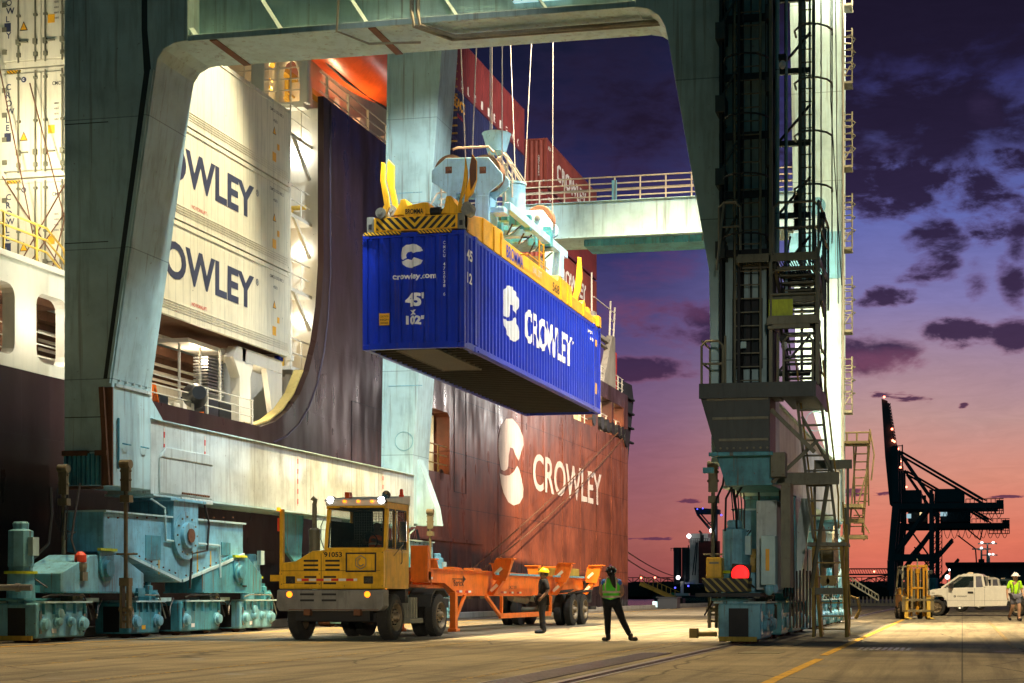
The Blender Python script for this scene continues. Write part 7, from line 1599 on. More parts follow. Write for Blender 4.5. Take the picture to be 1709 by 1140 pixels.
m = mb(); m.box(-.28, .28, 1.2, 1.7, 1.05, 1.2); m.box(-.28, .28, 1.65, 1.8, 1.1, 1.75); m.build('seat', 'cloth_black', fk, .04)
m = mb()
for k in range(11): m.box(-.5+k*.1, -.475+k*.1, .47, .49, .5, 2.05)
m.box(-.52, .52, .47, .5, 1.2, 1.26); m.box(-.35, .35, .62, .7, .5, 1.55); m.build('dark_backdrop', 'dark', fk)  # dark bars and panel added to darken the view behind the mast
for x_ in (-.33, -.05, .18, .33): mb().tube([(x_, .26, .5), (x_+.02, .24, 1.2), (x_, .26, 2.0)], .022, 6).build('hydraulic_hose', 'black_cable', mast)
mb().tube([(.0+.17*math.cos(R(a_)), .95-.05*math.sin(R(a_)), 1.35+.12*math.sin(R(a_))) for a_ in range(0, 361, 30)], .014, 5).build('steering_wheel', 'letter_black', fk)
for x in (-.62, .62): mb().lathe((x, .75, 1.95), (0, -1, 0), [(0, .08), (.05, .09), (.06, .07)], 14).build('work_lamp', 'dark', fk)
place(fk, 1533, 1034)

# ================================================================== PEOPLE
def skin(name, pts, edges, radii, material, parent, root=0, sub=2):
    me = bpy.data.meshes.new(name); me.from_pydata([tuple(p) for p in pts], edges, []); me.materials.append(MATS[material])
    o = bpy.data.objects.new(name, me); COL.objects.link(o); o.parent = parent
    md = o.modifiers.new('skin', 'SKIN'); md.use_smooth_shade = True
    sv = me.skin_vertices[0].data
    for i, r in enumerate(radii):
        K_ = 1.0 if (r if isinstance(r, (int, float)) else r[0]) < .02 else 1.28; sv[i].radius = (r*K_, r*K_) if isinstance(r, (int, float)) else (r[0]*K_, r[1]*K_); sv[i].use_root = (i == root)
    s = o.modifiers.new('sub', 'SUBSURF'); s.levels = s.render_levels = sub; return o
def person(label, J, skinmat='skin', top='cloth_black', trousers='cloth_black', sleeves=.5, shorts=False, hat='hat_yellow', brim=True, hair=None, ponytail=False, vest=None, beard=False, group=None, shoes='letter_black', sleeve_mat=None, sc=1.0, long_sleeve=False, name='person'):
    """J: joint positions; +-X are the two sides, the figure looks to -Y before it is turned"""
    t = thing(name, label, 'person', (0, 0, 0), group); V = {k: Vector(v) for k, v in J.items()}
    hd = (V['top']-V['neck']); hd.normalize(); fw = V.get('face', Vector((0, -1, 0))).normalized(); sd = hd.cross(fw).normalized(); fw = sd.cross(hd).normalized()
    if fw.dot(V.get('face', Vector((0, -1, 0)))) < 0: fw = -fw
    P_ = []; E_ = []; R_ = []
    def v(p, r, link=None):
        P_.append(Vector(p)); R_.append(r); i = len(P_)-1
        if link is not None: E_.append((link, i))
        return i
    pel = v(V['pelvis'], (.13, .10)); wa = v(V['pelvis'].lerp(V['chest'], .5), (.115, .09), pel); chs = v(V['chest'], (.14, .10), wa); nb = v(V['neck'], .055, chs)
    hm = V['neck'].lerp(V['top'], .5)
    jw = v(V['neck'].lerp(V['top'], .30)+fw*.012, (.062, .072), nb); mid = v(hm.lerp(V['top'], .15), (.078, .094), jw); cr = v(V['top']-hd*.05-fw*.01, (.066, .078), mid)
    ey = hm.lerp(V['top'], .02)
    v(ey+fw*.108-hd*.025, .011, mid)                                  # nose
    for s in (1, -1): v(ey+sd*s*.088-hd*.01, (.010, .018), mid)        # ears
    for s, n in ((1, 'l'), (-1, 'r')):
        sh = v(V['sh_'+n], .052, chs); el_ = v(V['el_'+n], .040, sh); wr = v(V['wr_'+n], .026, el_)
        d = (V['wr_'+n]-V['el_'+n]).normalized(); inw = V.get('palm_'+n, Vector((-s, 0, 0))).normalized(); acr = d.cross(inw).normalized()
        pm = v(V['wr_'+n]+d*.05, (.034, .018), wr); 
        for k, ln in enumerate((.062, .072, .066, .050)):
            o_ = acr*(k-1.5)*.018; a = v(V['wr_'+n]+d*.085+o_, .0095, pm); b = v(V['wr_'+n]+d*(.085+ln*.6)+o_+inw*.016, .0085, a); v(V['wr_'+n]+d*(.085+ln*.8)+o_+inw*.045, .0075, b)
        a = v(V['wr_'+n]+d*.045-acr*.036+inw*.01, .011, pm); v(V['wr_'+n]+d*.085-acr*.05+inw*.03, .009, a)
        hp = v(V['hip_'+n], .085, pel); kn = v(V['kn_'+n], .056, hp); an = v(V['an_'+n], .036, kn); v(V['to_'+n], (.036, .026), an)
    body = skin('body', P_, E_, R_, skinmat, t)
    # clothes
    a = [V['pelvis']+Vector((0, 0, -.02)), V['pelvis'].lerp(V['chest'], .5), V['chest'], V['neck']-hd*.035]
    pts = a[:]; ed = [(0, 1), (1, 2), (2, 3)]; q_ = .84 if vest else 1; rr = [(.15*q_, .12*q_), (.135*q_, .11*q_), (.165*q_, .125*q_), .062*q_]
    for n in 'lr':
        i = len(pts); pts += [V['sh_'+n]]; ed.append((2, i)); rr.append(.058 if vest else .066)
        if sleeves: pts += [V['sh_'+n].lerp(V['el_'+n], min(1, sleeves))]; ed.append((i, i+1)); rr.append(.055)
        if long_sleeve: pts += [V['wr_'+n].lerp(V['el_'+n], .05)]; ed.append((i+1, i+2)); rr.append(.040)
    skin('shirt', pts, ed, rr, sleeve_mat if (vest and sleeve_mat) else top, t)
    if vest:
        pts = a[:]; ed = [(0, 1), (1, 2), (2, 3)]; rr = [(.172, .145), (.155, .130), (.188, .145), .074]
        pts[0] = pts[0]+Vector((0, 0, -.10))
        for n in 'lr': i = len(pts); pts += [V['sh_'+n].lerp(V['chest'], .15)+Vector((0, 0, .0))]; ed.append((2, i)); rr.append(.092)
        vs = skin('safety_vest', pts, ed, rr, vest, t)
        ax = (V['chest']-V['pelvis']).normalized()
        for q in (.22, .58): c_ = V['pelvis'].lerp(V['chest'], q); m = mb(); m.lathe(c_-ax*.022, ax, [(0, .20), (.0, .212), (.05, .212), (.05, .20)], 24); b_ = m.build('reflective_band', 'reflective', t); b_.data.transform(Matrix.Translation(c_) @ Matrix.Diagonal((1.0, .84, 1, 1)) @ Matrix.Translation(-c_))
        m = mb()
        for s in (1, -1): m.tube([V['sh_l' if s > 0 else 'sh_r'].lerp(V['neck'], .42)+Vector((0, .115, .075)), V['chest']+Vector((s*.13, .19, .02)), V['pelvis'].lerp(V['chest'], .62)+Vector((s*.12, .185, 0))], .016, 5)
        m.build('reflective_strap', 'reflective', t)
    pts = [V['pelvis']+Vector((0, 0, .02))]; ed = []; rr = [(.145, .115)]
    for n in 'lr':
        i = len(pts); end = V['kn_'+n] if shorts else V['an_'+n].lerp(V['kn_'+n], .06)
        pts += [V['hip_'+n], V['kn_'+n].lerp(V['hip_'+n], .12 if shorts else 0.0)]; ed += [(0, i), (i, i+1)]; rr += [.100, .083 if shorts else .066]
        if not shorts: pts += [V['kn_'+n].lerp(V['an_'+n], .35), end]; ed += [(i+1, i+2), (i+2, i+3)]; rr += [.062, .050]
    skin('trousers', pts, ed, rr, trousers, t)
    for n in 'lr':
        d = (V['to_'+n]-V['an_'+n]); d.z = 0; d = d.normalized() if d.length > .02 else fw; an = V['an_'+n]; tt = V['to_'+n]
        skin('shoe', [an+Vector((0, 0, .11)), an+Vector((0, 0, -.035))-d*.03, tt+Vector((0, 0, .0)), tt+d*.05+Vector((0, 0, -.005))], [(0, 1), (1, 2), (2, 3)], [.044, .048, (.042, .040), (.032, .032)], shoes, t)
    if hair:
        m = mb(); c_ = V['top']-hd*.10-fw*.018; m.ball(c_, .104, (1, 1.06, 1.12), 16); m.build('hair', hair, t, smooth=True)
        if ponytail: skin('ponytail', [c_-fw*.10, c_-fw*.14-hd*.10+sd*.0, c_-fw*.15-hd*.26-sd*.04, c_-fw*.14-hd*.42-sd*.07], [(0, 1), (1, 2), (2, 3)], [.045, .055, .045, .018], hair, t)
    if beard: m = mb(); m.ball(hm-hd*.045+fw*.05, .062, (1, .9, .9), 12); m.build('beard', 'beard', t, smooth=True)
    if hat:
        m = mb(); m.ball((0, 0, 0), .125, (1, 1.12, .92), 18, half=True); m.lathe((0, 0, -.012), (0, 0, 1), [(0, .11), (0, .135), (.016, .132), (.016, .11)], 22)
        if brim: m.lathe((0, -.03, -.015), (0, 0, 1), [(0, .1), (0, .165), (.012, .163), (.014, .1)], 22)
        m.box(-.012, .012, -.12, .12, .095, .122)
        o = m.build('hard_hat', hat, t, smooth=True); q = Matrix((sd, -fw, hd)).transposed().to_4x4(); o.data.transform(Matrix.Translation(V['top']-hd*.075) @ q)
    m = mb()
    for s in (1, -1): m.ball(ey+fw*.088+sd*s*.031+hd*.0, .011, (1, 1, .8), 8)
    m.build('eye', 'hat_black', t); mb().tube([ey+fw*.088-hd*.062+sd*.022, ey+fw*.095-hd*.064, ey+fw*.088-hd*.062-sd*.022], .005, 5).build('mouth', 'vest_orange' if False else 'rust_metal', t)
    t.scale = (sc, sc, sc); return t
def J0(**k):
    j = dict(pelvis=(0, 0, .95), chest=(0, 0, 1.27), neck=(0, 0, 1.46), top=(0, -.01, 1.74), sh_l=(.185, 0, 1.40), sh_r=(-.185, 0, 1.40), el_l=(.25, .03, 1.12), el_r=(-.25, .03, 1.12), wr_l=(.24, -.06, .88), wr_r=(-.24, -.06, .88),
             hip_l=(.085, 0, .92), hip_r=(-.085, 0, .92), kn_l=(.10, -.02, .50), kn_r=(-.10, -.02, .50), an_l=(.11, .02, .085), an_r=(-.11, .02, .085), to_l=(.13, -.13, .045), to_r=(-.13, -.13, .045)); j.update(k); return j
# woman seen from behind, weight on the left foot, hands brought together in front, looking up
w1 = person('woman in a green reflective vest and dark hard hat watching the hanging container', J0(
    pelvis=(.03, 0, .95), chest=(.03, .01, 1.25), neck=(.02, .0, 1.43), top=(.03, .06, 1.68), face=(0.15, -1, .35), sh_l=(.20, 0, 1.36), sh_r=(-.16, 0, 1.36), el_l=(.27, .02, 1.10), el_r=(-.24, .02, 1.10), wr_l=(.16, -.13, .96), wr_r=(-.12, -.13, .96),
    hip_l=(.12, 0, .90), hip_r=(-.08, 0, .90), kn_l=(.11, -.01, .49), kn_r=(-.22, .0, .50), an_l=(.10, .02, .085), an_r=(-.43, .05, .085), to_l=(.20, -.10, .045), to_r=(-.53, -.03, .05)),
    top='cloth_blue', trousers='cloth_black', sleeves=.5, hat='hat_black', brim=False, hair='hair', ponytail=True, vest='vest_green', sleeve_mat='cloth_blue', sc=.985)
p = P(1022, 1070, z=0); w1.location = (p.x, p.y, 0); w1.rotation_euler = (0, 0, CAMR+R(180))
# man in black, side-on, leaning back slightly, looking up left at the box
m1 = person('man in black work clothes and yellow hard hat looking up beside the chassis', J0(
    pelvis=(0, .04, .95), chest=(0, .06, 1.27), neck=(0, .05, 1.45), top=(0, .08, 1.72), face=(0, -1, .45), sh_l=(.17, .05, 1.40), sh_r=(-.17, .06, 1.40), el_l=(.24, .10, 1.14), el_r=(-.24, .12, 1.14), wr_l=(.22, -.06, .97), wr_r=(-.22, -.03, .97),
    kn_l=(.09, -.02, .50), kn_r=(-.10, .05, .50), an_l=(.10, -.02, .085), an_r=(-.11, .10, .085), to_l=(.11, -.19, .045), to_r=(-.12, -.06, .045)),
    skinmat='skin_dark', sleeves=1.0, hat='hat_yellow', hair='hair', top='cloth_black', trousers='cloth_black', sc=1.0)
p = P(904, 1057, z=0); m1.location = (p.x, p.y, 0); m1.rotation_euler = (0, 0, CAMR+R(-66))
# worker walking at the right edge
m2 = person('bearded man in a lime shirt, grey shorts and white hard hat walking', J0(
    pelvis=(0, 0, .95), chest=(0, -.01, 1.27), neck=(0, -.02, 1.45), top=(0, -.04, 1.73), sh_l=(.19, .02, 1.40), sh_r=(-.20, -.02, 1.40), el_l=(.27, .02, 1.13), el_r=(-.29, .03, 1.13), wr_l=(.27, -.14, .92), wr_r=(-.32, -.08, .88),
    kn_l=(.10, -.16, .52), kn_r=(-.10, -.02, .50), an_l=(.10, -.12, .085), an_r=(-.12, .26, .14), to_l=(.11, -.28, .045), to_r=(-.13, .13, .06)),
    sleeves=.9, top='shirt_lime', trousers='cloth_grey', shorts=True, hat='hat_white', beard=True, hair='beard', sc=1.07)
mm = mb(); mm.tube([(.13, -.10, 1.43), (.10, -.145, 1.25), (.04, -.13, 1.0)], .018, 5); mm.tube([(-.13, -.12, 1.43), (-.10, -.15, 1.25), (-.10, -.13, 1.0)], .018, 5); mm.build('lanyard_strap', 'stair_metal', m2)
p = P(1694, 1036, z=0); m2.location = (p.x, p.y, 0); m2.rotation_euler = (0, 0, CAMR+R(8))
# drivers
def seated(label, hat, top, skinmat='skin', vest=None): return person(label, J0(pelvis=(0, .1, .30), chest=(0, .14, .60), neck=(0, .12, .78), top=(0, .10, 1.04), sh_l=(.18, .12, .72), sh_r=(-.18, .12, .72), el_l=(.24, -.06, .50), el_r=(-.24, -.06, .50), wr_l=(.15, -.30, .55), wr_r=(-.15, -.30, .55),
    hip_l=(.09, .06, .28), hip_r=(-.09, .06, .28), kn_l=(.11, -.36, .32), kn_r=(-.11, -.36, .32), an_l=(.11, -.44, -.06), an_r=(-.11, -.44, -.06), to_l=(.11, -.58, -.09), to_r=(-.11, -.58, -.09)), skinmat=skinmat, sleeves=.9, top=top, hat=hat, vest=vest, sleeve_mat=top, brim=False)
d1 = seated('driver in an orange top at the wheel of the yellow tractor', None, 'cloth_black', 'skin_dark', 'vest_orange'); d1.location = (TX1-.52, 32.62, 1.72)
d2 = seated('driver in a dark cap sitting in the white pickup truck', 'hat_black', 'cloth_black', 'skin', 'vest_orange'); bpy.context.view_layer.update(); d2.location = pk1.matrix_world @ Vector((1.62, .52, .72)); d2.rotation_euler = (0, 0, CAMR+R(-18-90))
# ================================================================== FAR PLACE
m = mb(); random.seed(5)
def treeline(name, x0, x1, y, h0, h1, n, depth=40):
    m = mb()
    for i in range(n):
        x = x0+(x1-x0)*random.random(); h = h0+(h1-h0)*random.random(); w = h*(.5+random.random()*.7); yy = y+random.random()*depth
        k = 9; c = Vector((x, yy, -1))
        ring = [(x+w*math.cos(2*math.pi*j/k)*(.8+.4*random.random()), yy+w*math.sin(2*math.pi*j/k), -1) for j in range(k)]
        r2 = [(x+w*.9*math.cos(2*math.pi*j/k+.3)*(.8+.4*random.random()), yy+w*.8*math.sin(2*math.pi*j/k), h*(.5+.2*random.random())) for j in range(k)]
        r3 = [(x+w*.45*math.cos(2*math.pi*j/k)*(.6+.7*random.random()), yy+w*.4*math.sin(2*math.pi*j/k), h*(.8+.2*random.random())) for j in range(k)]
        m.add(ring+r2+r3+[(x, yy, h)], [(j, (j+1) % k, (j+1) % k+k, j+k) for j in range(k)]+[(j+k, (j+1) % k+k, (j+1) % k+2*k, j+2*k) for j in range(k)]+[(j+2*k, (j+1) % k+2*k, 3*k) for j in range(k)])
    return tag(m.build(name, 'far_foliage'), kind='stuff')
mat('far_foliage', (.02, .022, .018), .9, dirt=0, bump=0)
struct(mb().pz([(-900, 900), (900, 1000), (900, 1100), (-900, 1100)], -2.6, -.8), 'far_shore', 'far_foliage')
treeline('woods', -260, 60, 905, 4, 8.5, 260); treeline('woods', 60, 380, 900, 4, 8, 220)
treeline('woods', 20, 75, 345, 1.6, 4.2, 160, 25)
# small white water-filled barriers along the far apron edge
bar = None; yb_ = 128.0
for k in range(16):
    x = P(1408+k*6.5, 1000, y=yb_).x
    if bar is None:
        bar = tag(mb().py([(-.12, 0), (.12, 0), (.05, .8), (-.05, .8)], -.0, .1).box(-.16, .16, -.25, .35, 0, .22).build('traffic_barrier', 'dull_white'), 'small white plastic barrier in the row across the far apron', 'barrier', 'white barriers across the far apron'); o = bar
    else: o = copy_tree(bar)
    o.location = (x, yb_, 0)
# truss bridge far away
br = thing('truss_bridge', 'distant steel truss road bridge low on the horizon', 'bridge', (-60, 1500, 0)); BYY = 1500
def bz(py_): return P(1300, py_, y=BYY).z
m = mb(); xa, xb2 = P(930, 960, y=BYY).x, P(1500, 960, y=BYY).x
for y_ in (BYY, BYY+14): m.box(xa, xb2, y_, y_+.6, bz(964), bz(963)); m.box(xa, xb2, y_, y_+.6, bz(974.5), bz(971.5))
m.box(xa, xb2, BYY, BYY+14, bz(974.5), bz(973)); m.build('deck', 'far_dark', br)
m = mb(); n_ = 48
for i in range(n_):
    a = xa+(xb2-xa)*i/n_; b_ = xa+(xb2-xa)*(i+1)/n_; m.bar((a, BYY, bz(973)), (a, BYY, bz(963.5)), .7); m.bar((a, BYY, bz(973) if i % 2 else bz(963.5)), (b_, BYY, bz(963.5) if i % 2 else bz(973)), .7)
m.build('truss', 'far_dark', br)
m = mb(); x1_, x2_, x3_ = P(1400, 1, y=BYY-80).x, P(1440, 1, y=BYY-80).x, P(1492, 1, y=BYY-80).x
for i in range(12):
    t0, t1 = i/12, (i+1)/12; f0 = lambda t: bz(985)+ (bz(962)-bz(985))*math.sin(t*math.pi/2); a = x1_+(x3_-x1_)*t0; b_ = x1_+(x3_-x1_)*t1
    m.bar((a, BYY-80, f0(t0)), (b_, BYY-80, f0(t1)), 1.0); m.bar((a, BYY-80, f0(t0)-5), (b_, BYY-80, f0(t1)-5), 1.0); m.bar((a, BYY-80, f0(t0)), (b_, BYY-80, f0(t1)-5), .6); m.bar((a, BYY-80, f0(t0)), (a, BYY-80, f0(t0)-5), .6)
m.box(x1_, x3_, BYY-80, BYY-79, bz(953), bz(951)); m.box(x1_, x3_, BYY-80, BYY-79, bz(962), bz(959.5))
for i in range(22): a = x1_+(x3_-x1_)*i/22; m.bar((a, BYY-80, bz(952)), (a+(x3_-x1_)/22, BYY-80, bz(960)), .5)
m.build('approach_span', 'far_dark', br)
for px_, py_ in ((1045.5, 965), (1070, 964.5), (1093, 964), (1459, 954)): q = P(px_, py_, y=BYY-90); mb().ball(q, .9).build('bridge_lamp', 'far_red', br)
# ---- two ship-to-shore cranes, booms raised, far down the terminal
def farcrane(label, y, dx, top, mt='far_blue', raise_=True, lights=True, s=1.0, dy2=24):
    t = thing('quay_crane', label, 'crane', (P(1520, 1, y=y).x, y, 0)); X = lambda a: P(a+dx, 500, y=y).x; Z = lambda b: P(1520, b+top, y=y).z
    def frame(name, segs, w, frames=(0, 1)):
        for f_ in frames:
            for seg in ([segs] if name in ('leg', 'girder') else [[q] for q in segs]):
                m = mb()
                for a, b, c, d, *ww in seg: m.bar((X(a), y+dy2*f_, Z(b)), (X(c), y+dy2*f_, Z(d)), (ww[0] if ww else w))
                m.build(name, mt, t)
    frame('leg', [(1493, 745, 1495, 838, 2.6), (1495, 840, 1487, 935, 2.6), (1487, 935, 1487, 985-top, 2.8)], 2.6)
    frame('leg', [(1554, 818, 1554, 985-top, 1.5)], 2)
    frame('girder', [(1490, 845, 1668, 845, 2.2)], 2.6); frame('portal_beam', [(1487, 930, 1556, 930, 2.4), (1487, 955, 1556, 955, 1.2)], 2)
    frame('brace', [(1489, 928, 1552, 842, 1.2), (1556, 938, 1590, 900, 1.1), (1500, 752, 1552, 828, 1.0), (1516, 880, 1552, 930, .6), (1556, 885, 1516, 930, .6)], 1.5)
    frame('tie_rod', [(1500, 752, 1640, 836, .55), (1504, 753, 1646, 837, .55)], .9)
    m = mb()
    if raise_:
        for f_ in (0, 1):
            m.prism([(X(1471), y+dy2*f_*.4, Z(664)), (X(1481), y+dy2*f_*.4, Z(668)), (X(1493), y+dy2*f_*.4, Z(745)), (X(1496), y+dy2*f_*.4, Z(842)), (X(1485), y+dy2*f_*.4, Z(842)), (X(1477), y+dy2*f_*.4, Z(760))], (0, 2.0, 0))
        m.build('boom', mt, t)
        m = mb()
        for k in range(14): a = k/14; m.bar((X(1482+a*12), y, Z(672+a*72)), (X(1486+a*12), y, Z(676+a*72)), .5); m.bar((X(1486+a*11), y, Z(672+a*72)), (X(1482+a*12), y, Z(680+a*72)), .35)
        for k in range(6): m.box(X(1493), X(1506), y, y+1, Z(744+k*14), Z(743+k*14)); 
        m.bar((X(1506), y, Z(742)), (X(1506), y, Z(816)), .5); m.build('boom_ladder', mt, t)
    m = mb(); m.box(X(1505), X(1537), y+3, y+18, Z(838), Z(817)); m.box(X(1541), X(1545), y+3, y+8, Z(838), Z(826)); m.build('machine_room', mt, t)
    m = mb(); m.prism([(X(1559), y+2, Z(838)), (X(1560), y+2, Z(816)), (X(1600), y+2, Z(816)), (X(1610), y+2, Z(821)), (X(1610), y+2, Z(838))], (0, 18, 0)); m.build('machine_house', mt, t)
    m = mb()
    for k in range(9): m.bar((X(1612+k*7), y, Z(840)), (X(1612+k*7), y, Z(834)), .3)
    m.bar((X(1612), y, Z(834)), (X(1675), y, Z(834)), .3); m.box(X(1640), X(1675), y, y+3, Z(859), Z(858)); m.box(X(1640), X(1675), y, y+3, Z(853.5), Z(853))
    for k in range(6): m.bar((X(1641+k*6.7), y, Z(843)), (X(1641+k*6.7), y, Z(859)), .35)
    m.box(X(1663), X(1675), y, y+6, Z(850), Z(836)); m.build('walkway', mt, t)
    m = mb()
    for k in range(9):
        a = 1565+k*12; m.tube([(X(a+u*12), y+1, Z(850+16*(1-(2*u-1)**2)+0)) for u in (0, .15, .35, .5, .65, .85, 1)], .18, 4)
    m.build('festoon_cable', mt, t)
    m = mb()
    for k in range(15): z_ = 984-top-k*10; m.box(X(1556), X(1562), y, y+1, Z(z_), Z(z_-.8)); m.bar((X(1556), y, Z(z_)), (X(1562), y, Z(z_-10)), .3)
    m.bar((X(1562), y, Z(985-top)), (X(1562), y, Z(835)), .4); m.build('stair_tower', mt, t)
    for f_ in (0, 1): mb().box(X(1484), X(1492), y+dy2*f_-1, y+dy2*f_+3, 0, 3).box(X(1551), X(1558), y+dy2*f_-1, y+dy2*f_+3, 0, 3).build('bogie', mt, t)
    if lights:
        for px_, py_ in ((1476, 662), (1489, 716), (1490, 735), (1493, 737), (1503, 780)): mb().ball((X(px_), y-1, Z(py_)), .45).build('obstruction_light', 'far_red', t)
    return t, X, Z
ca, Xa, Za = farcrane('distant dark blue quay crane with raised boom, nearer and taller of the two', 600, 0, 0)
cb_, Xb, Zb = farcrane('distant dark quay crane half hidden behind the taller one with lit cab windows', 690, 10, 33, 'far_dark', False)
for a, b, c_, mt in ((1517, 827, 1, 'window_cool'), (1541, 823, 1.6, 'window_lit'), (1575, 824, 1.5, 'lamp_white')): mb().box(Xb(a-10)-c_, Xb(a-10)+c_, 688.9, 689.4, Zb(b-33+33)-1.4, Zb(b)+.6).build('lit_window', 'window_cool' if mt != 'window_lit' else mt, cb_)
m = mb(); 
for a, b, c_, d in ((1598, 905, 1628, 925), (1610, 893, 1636, 912), (1628, 925, 1630, 948), (1640, 895, 1636, 912)): m.bar((Xb(a-10), 690, P(1, b, y=690).z), (Xb(c_-10), 690, P(1, d, y=690).z), .6)
m.box(Xb(1622), Xb(1632), 689, 692, P(1, 927, y=690).z, P(1, 924, y=690).z); m.build('hoist_gear', 'far_dark', cb_)
# ---- low warehouse with flat roof, masts with lamps
wh = thing('warehouse', 'long low dark warehouse behind the pickup trucks', 'warehouse', (20, 190, 0)); y = 190
xa_ = P(1586, 1, y=y).x; m = mb(); m.box(xa_, 60, y, y+30, 0, P(1, 949, y=y).z); m.build('wall', 'far_blue', wh)
mb().box(xa_-.6, 61, y-1.5, y+31, P(1, 949, y=y).z+.01, P(1, 945, y=y).z).build('roof', 'far_dark', wh, .05)
m = mb()
for k in range(9): x = xa_+k*1.8; m.box(x, x+.1, y-.08, y-.01, 0, P(1, 949, y=y).z); m.box(x+.4, x+1.3, y-.05, y-.01, .3, 1.9)
m.build('bay_door', 'far_dark', wh)
mb().box(P(1633, 1, y=y).x, P(1643, 1, y=y).x, y, y+1, P(1, 945, y=y).z, P(1, 940, y=y).z).build('roof_fan', 'far_dark', wh, .05)
def mast(label, px_, py_, y, heads):
    t = thing('light_mast', label, 'light mast', (P(px_, 1, y=y).x, y, 0), 'lit light masts beyond the warehouse'); x = P(px_, 1, y=y).x; z = P(1, py_, y=y).z
    mb().tube([(x, y, 0), (x, y, z)], [.35, .2], 8).box(x-2, x+2, y-.1, y+.1, z-.2, z+.1).build('pole', 'white_paint', t)
    for d in heads: mb().ball((x+d, y-.2, z+.2), .24, (1.2, 1, .8), 8).build('lamp_head', 'far_lamp', t)
mast('light mast with a wide cluster of lit lamps above the warehouse, tallest', 1648, 917, 330, (-1.2, 1.2)); mast('shorter light mast left of the tallest one, lit lamp heads', 1638, 925, 330, (0,)); mast('small light mast right behind the tallest one', 1651, 934, 380, (0, .9))
t = thing('floodlight', 'bright floodlight glaring beside the forklift mast', 'floodlight', (P(1581, 1, y=150).x, 150, 0)); q = P(1581, 963, y=150); mb().tube([(q.x, 150, 0), (q.x, 150, q.z)], .06, 6).build('pole', 'galv', t); mb().ball(q+Vector((0, -.1, 0)), .22).ball(q+Vector((.2, -.1, .7)), .1).build('lamp_head', 'far_lamp', t)
t = thing('shipping_container', 'turquoise container glimpsed behind the forklift', 'container', (P(1548, 1, y=170).x, 170, 0)); a = P(1540, 966, y=170); b_ = P(1563, 982, y=170); m = mb(); corr_wall(m, 'x', 170, a.x, b_.x, .15, a.z, -1, .4, .05); m.box(a.x, b_.x, 170.2, 182, .1, a.z); m.build('wall', 'crane_teal', t); mb().box(a.x-.05, b_.x+.05, 169.98, 182, a.z, a.z+.1).build('roof', 'crane_cyan', t)
# ---- ocean barge / supply ship moored beyond
y = 430; V_ = lambda a, b: P(a, b, y=y)
vs_ = thing('supply_ship', 'distant black hulled work ship with tanks and bright deck lamps', 'ship', (V_(1150, 1).x, y, -2.5))
m = mb(); m.prism([tuple(V_(a, b)) for a, b in ((1088, 996), (1093, 994), (1215, 995), (1260, 995), (1260, 1010), (1098, 1010))], (0, 14, 0)); hl_ = m.build('hull', 'tank_dark', vs_)
text('BROWNSVILLE', 'galv', hl_, (V_(1143, 1003).x, y-.02, V_(1143, 1003).z), YN, ZN, .85, V_(1177, 1).x-V_(1143, 1).x, .02, .03)
for k, (a, b_) in enumerate(((1120, 1133), (1134, 1147))):
    p_ = V_((a+b_)/2, 975); mb().cyl((p_.x, y+4, p_.z), (p_.x, y+4, V_(1, 920).z), 1.2, n=16).build('storage_tank', 'tank_dark', vs_, smooth=True)
m = mb(); m.box(V_(1149, 1).x, V_(1183, 1).x, y+2, y+10, V_(1, 976).z, V_(1, 906).z); m.box(V_(1151, 1).x, V_(1180, 1).x, y+2, y+9, V_(1, 906).z, V_(1, 899).z); m.build('deckhouse', 'white_paint', vs_)
m = mb()
for k in range(10): m.bar((V_(1150+k*3.4, 906)), (V_(1150+k*3.4, 899)), .12)
m.bar(V_(1149, 899), V_(1183, 899), .12); m.bar(V_(1149, 903), V_(1183, 903), .12)
for k in range(8): m.bar(V_(1120+k*4, 920), V_(1120+k*4, 915), .12)
m.bar(V_(1119, 915), V_(1149, 915), .15); m.bar(V_(1149, 975), V_(1149, 910), .3); m.bar(V_(1156, 960), V_(1162, 905), .3); m.bar(V_(1160, 960), V_(1164, 905), .3); m.build('railing', 'far_dark', vs_)
m = mb(); m.tube([V_(1170, 905), V_(1170, 889), V_(1167, 886)], .35, 6); m.tube([V_(1173, 905), V_(1173, 893)], .3, 6); m.build('funnel', 'dark', vs_)
m = mb(); m.box(V_(1166, 1).x, V_(1200, 1).x, y, y+2, V_(1, 975).z, V_(1, 911).z); m.build('red_deck_block', 'box_red', vs_)
m = mb(); m.box(V_(1118, 1).x, V_(1150, 1).x, y-.5, y+1.5, V_(1, 994).z, V_(1, 990).z); m.box(V_(1136, 1).x, V_(1141, 1).x, y-.3, y, V_(1, 990).z, V_(1, 972).z); m.box(V_(1143, 1).x, V_(1160, 1).x, y-.3, y, V_(1, 976).z, V_(1, 973).z); m.build('deck_fitting', 'ship_white', vs_)
mb().box(V_(1121, 1).x, V_(1126, 1).x, y-.8, y, V_(1, 994).z, V_(1, 989).z).build('green_drum', 'green_paint', vs_)
m = mb(); m.prism([tuple(V_(a, b)) for a, b in ((1158, 847), (1200, 850), (1200, 858), (1162, 858))], (0, 3, 0)); m.build('lit_crane_arm', 'lamp_blue_dim' if 'lamp_blue_dim' in MATS else 'far_blue', vs_)
m = mb(); m.bar(V_(1164, 858), V_(1186, 884), .7); m.bar(V_(1170, 858), V_(1189, 880), .4); m.bar(V_(1178, 876), V_(1190, 870), .3); m.box(V_(1189, 1).x, V_(1196, 1).x, y, y+2, V_(1, 975).z, V_(1, 858).z); m.build('arm_stay', 'far_dark', vs_)
for a, b, r in ((1151, 895, .65), (1190, 886, .8), (1133, 964, .6), (1165, 850, .2), (1174, 849, .2)): mb().ball(V_(a, b)+Vector((0, -1.2, 0)), r).build('deck_lamp' if r > .3 else 'blue_lamp', 'far_lamp' if r > .3 else 'lamp_blue', vs_)
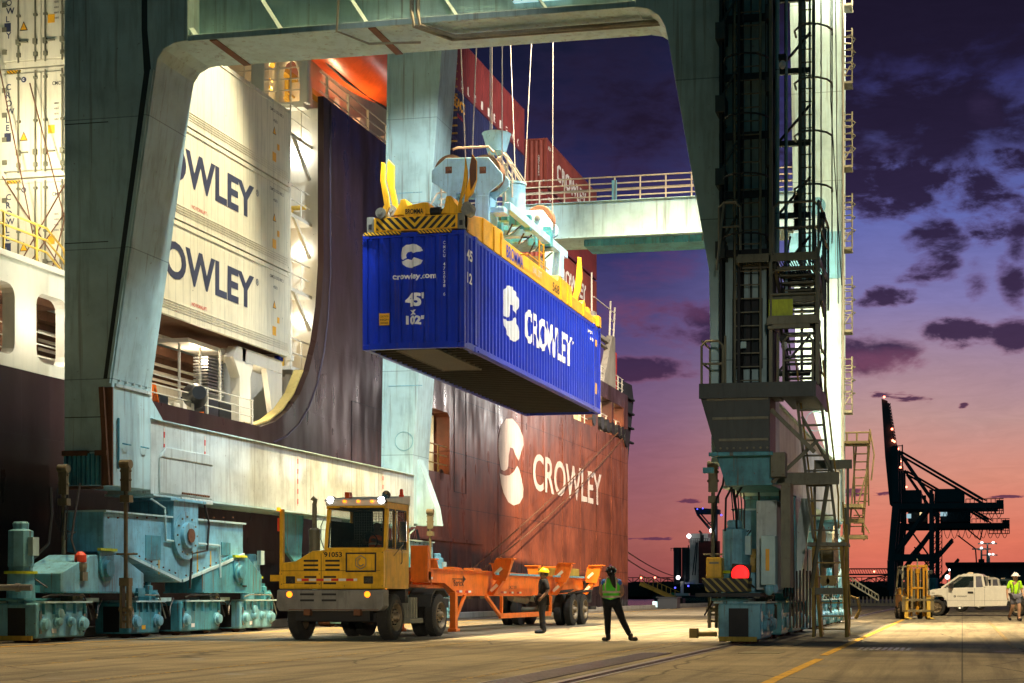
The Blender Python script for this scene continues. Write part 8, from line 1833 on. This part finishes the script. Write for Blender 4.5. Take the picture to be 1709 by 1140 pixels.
for a, b in ((1212, 853), (1205, 860), (1128, 981), (1150, 978)): mb().ball(V_(a, b)+Vector((0, -1.2, 0)), .25).build('blue_lamp', 'lamp_blue', vs_)
# gangway, quay bollards, mooring lines
gw = thing('gangway', 'yellow gangway sloping down to the quay edge', 'gangway', (-18, 150, 0)); yq = 150
m = mb(); a = P(1068, 974, y=yq); b_ = P(1134, 1003, y=yq); m.bar(a, b_, .18, .35); m.bar(a+Vector((0, 1.2, 0)), b_+Vector((0, 1.2, 0)), .18, .35)
for k in range(9): m.bar(a.lerp(b_, k/9)+Vector((0, 0, .3)), a.lerp(b_, k/9)+Vector((0, 0, .9)), .06)
m.bar(a+Vector((0, 0, .9)), b_+Vector((0, 0, .9)), .07); m.build('ramp', 'ship_yellow', gw); mb().box(b_.x-.8, b_.x+.4, yq-.3, yq+1.2, 0, .55).build('landing_block', 'dark', gw, .05)
bl = None
for k, y in enumerate((56, 128)):
    if bl is None: bl = tag(mb().lathe((0, 0, 0), (0, 0, 1), [(0, .28), (.04, .28), (.05, .16), (.3, .15), (.36, .24), (.46, .25), (.5, .15)], 18).build('bollard', 'dark', smooth=True), 'black iron bollard holding the lines that cross the brown hull', 'bollard', 'bollards along the quay edge'); o = bl
    else: o = copy_tree(bl); o['label'] = 'black iron bollard on the far quay edge beside the foot of the yellow gangway'
    o.location = (QX+.75, y, 0)
def rope(label, a, b, sag=.3, r=.035, group='mooring lines of the brown ship'):
    a = Vector(a); b = Vector(b); pts = [a.lerp(b, t/10)+Vector((0, 0, -sag*4*(t/10)*(1-t/10))) for t in range(11)]
    return tag(mb().tube(pts, r, 6).build('mooring_line', 'rust_metal', org=a), label, 'rope', group)
e0 = P(820, 958, x=-20.75)
rope('upper of the two mooring lines crossing the brown hull', (SX+.1, 95.6, 11.6), (-20.75, 56.2, .5), .25); rope('lower of the two mooring lines crossing the brown hull', (SX+.1, 96.8, 11.3), (-20.75, 56.0, .45), .7)
rope('upper of the two mooring lines running aft past the stern', (-22.6, 99.0, 4.1), P(1128, 962, y=190), .3, .05); rope('lower of the two mooring lines running aft past the stern', (-22.6, 99.0, 3.6), P(1130, 968, y=190), .5, .05)
bx = thing('quay_crate', 'small dark crate standing on the quay edge beyond the woman', 'crate', (-20.5, 104, 0)); mb().box(-21.0, -19.6, 103, 104.2, 0, .75).box(-21.1, -19.5, 102.9, 104.3, .75, .82).build('body', 'tank_dark', bx, .02); mb().box(-21.3, -21.0, 102.8, 103.1, .1, .5).build('lamp', 'window_cool', bx)
bpy.context.view_layer.update()
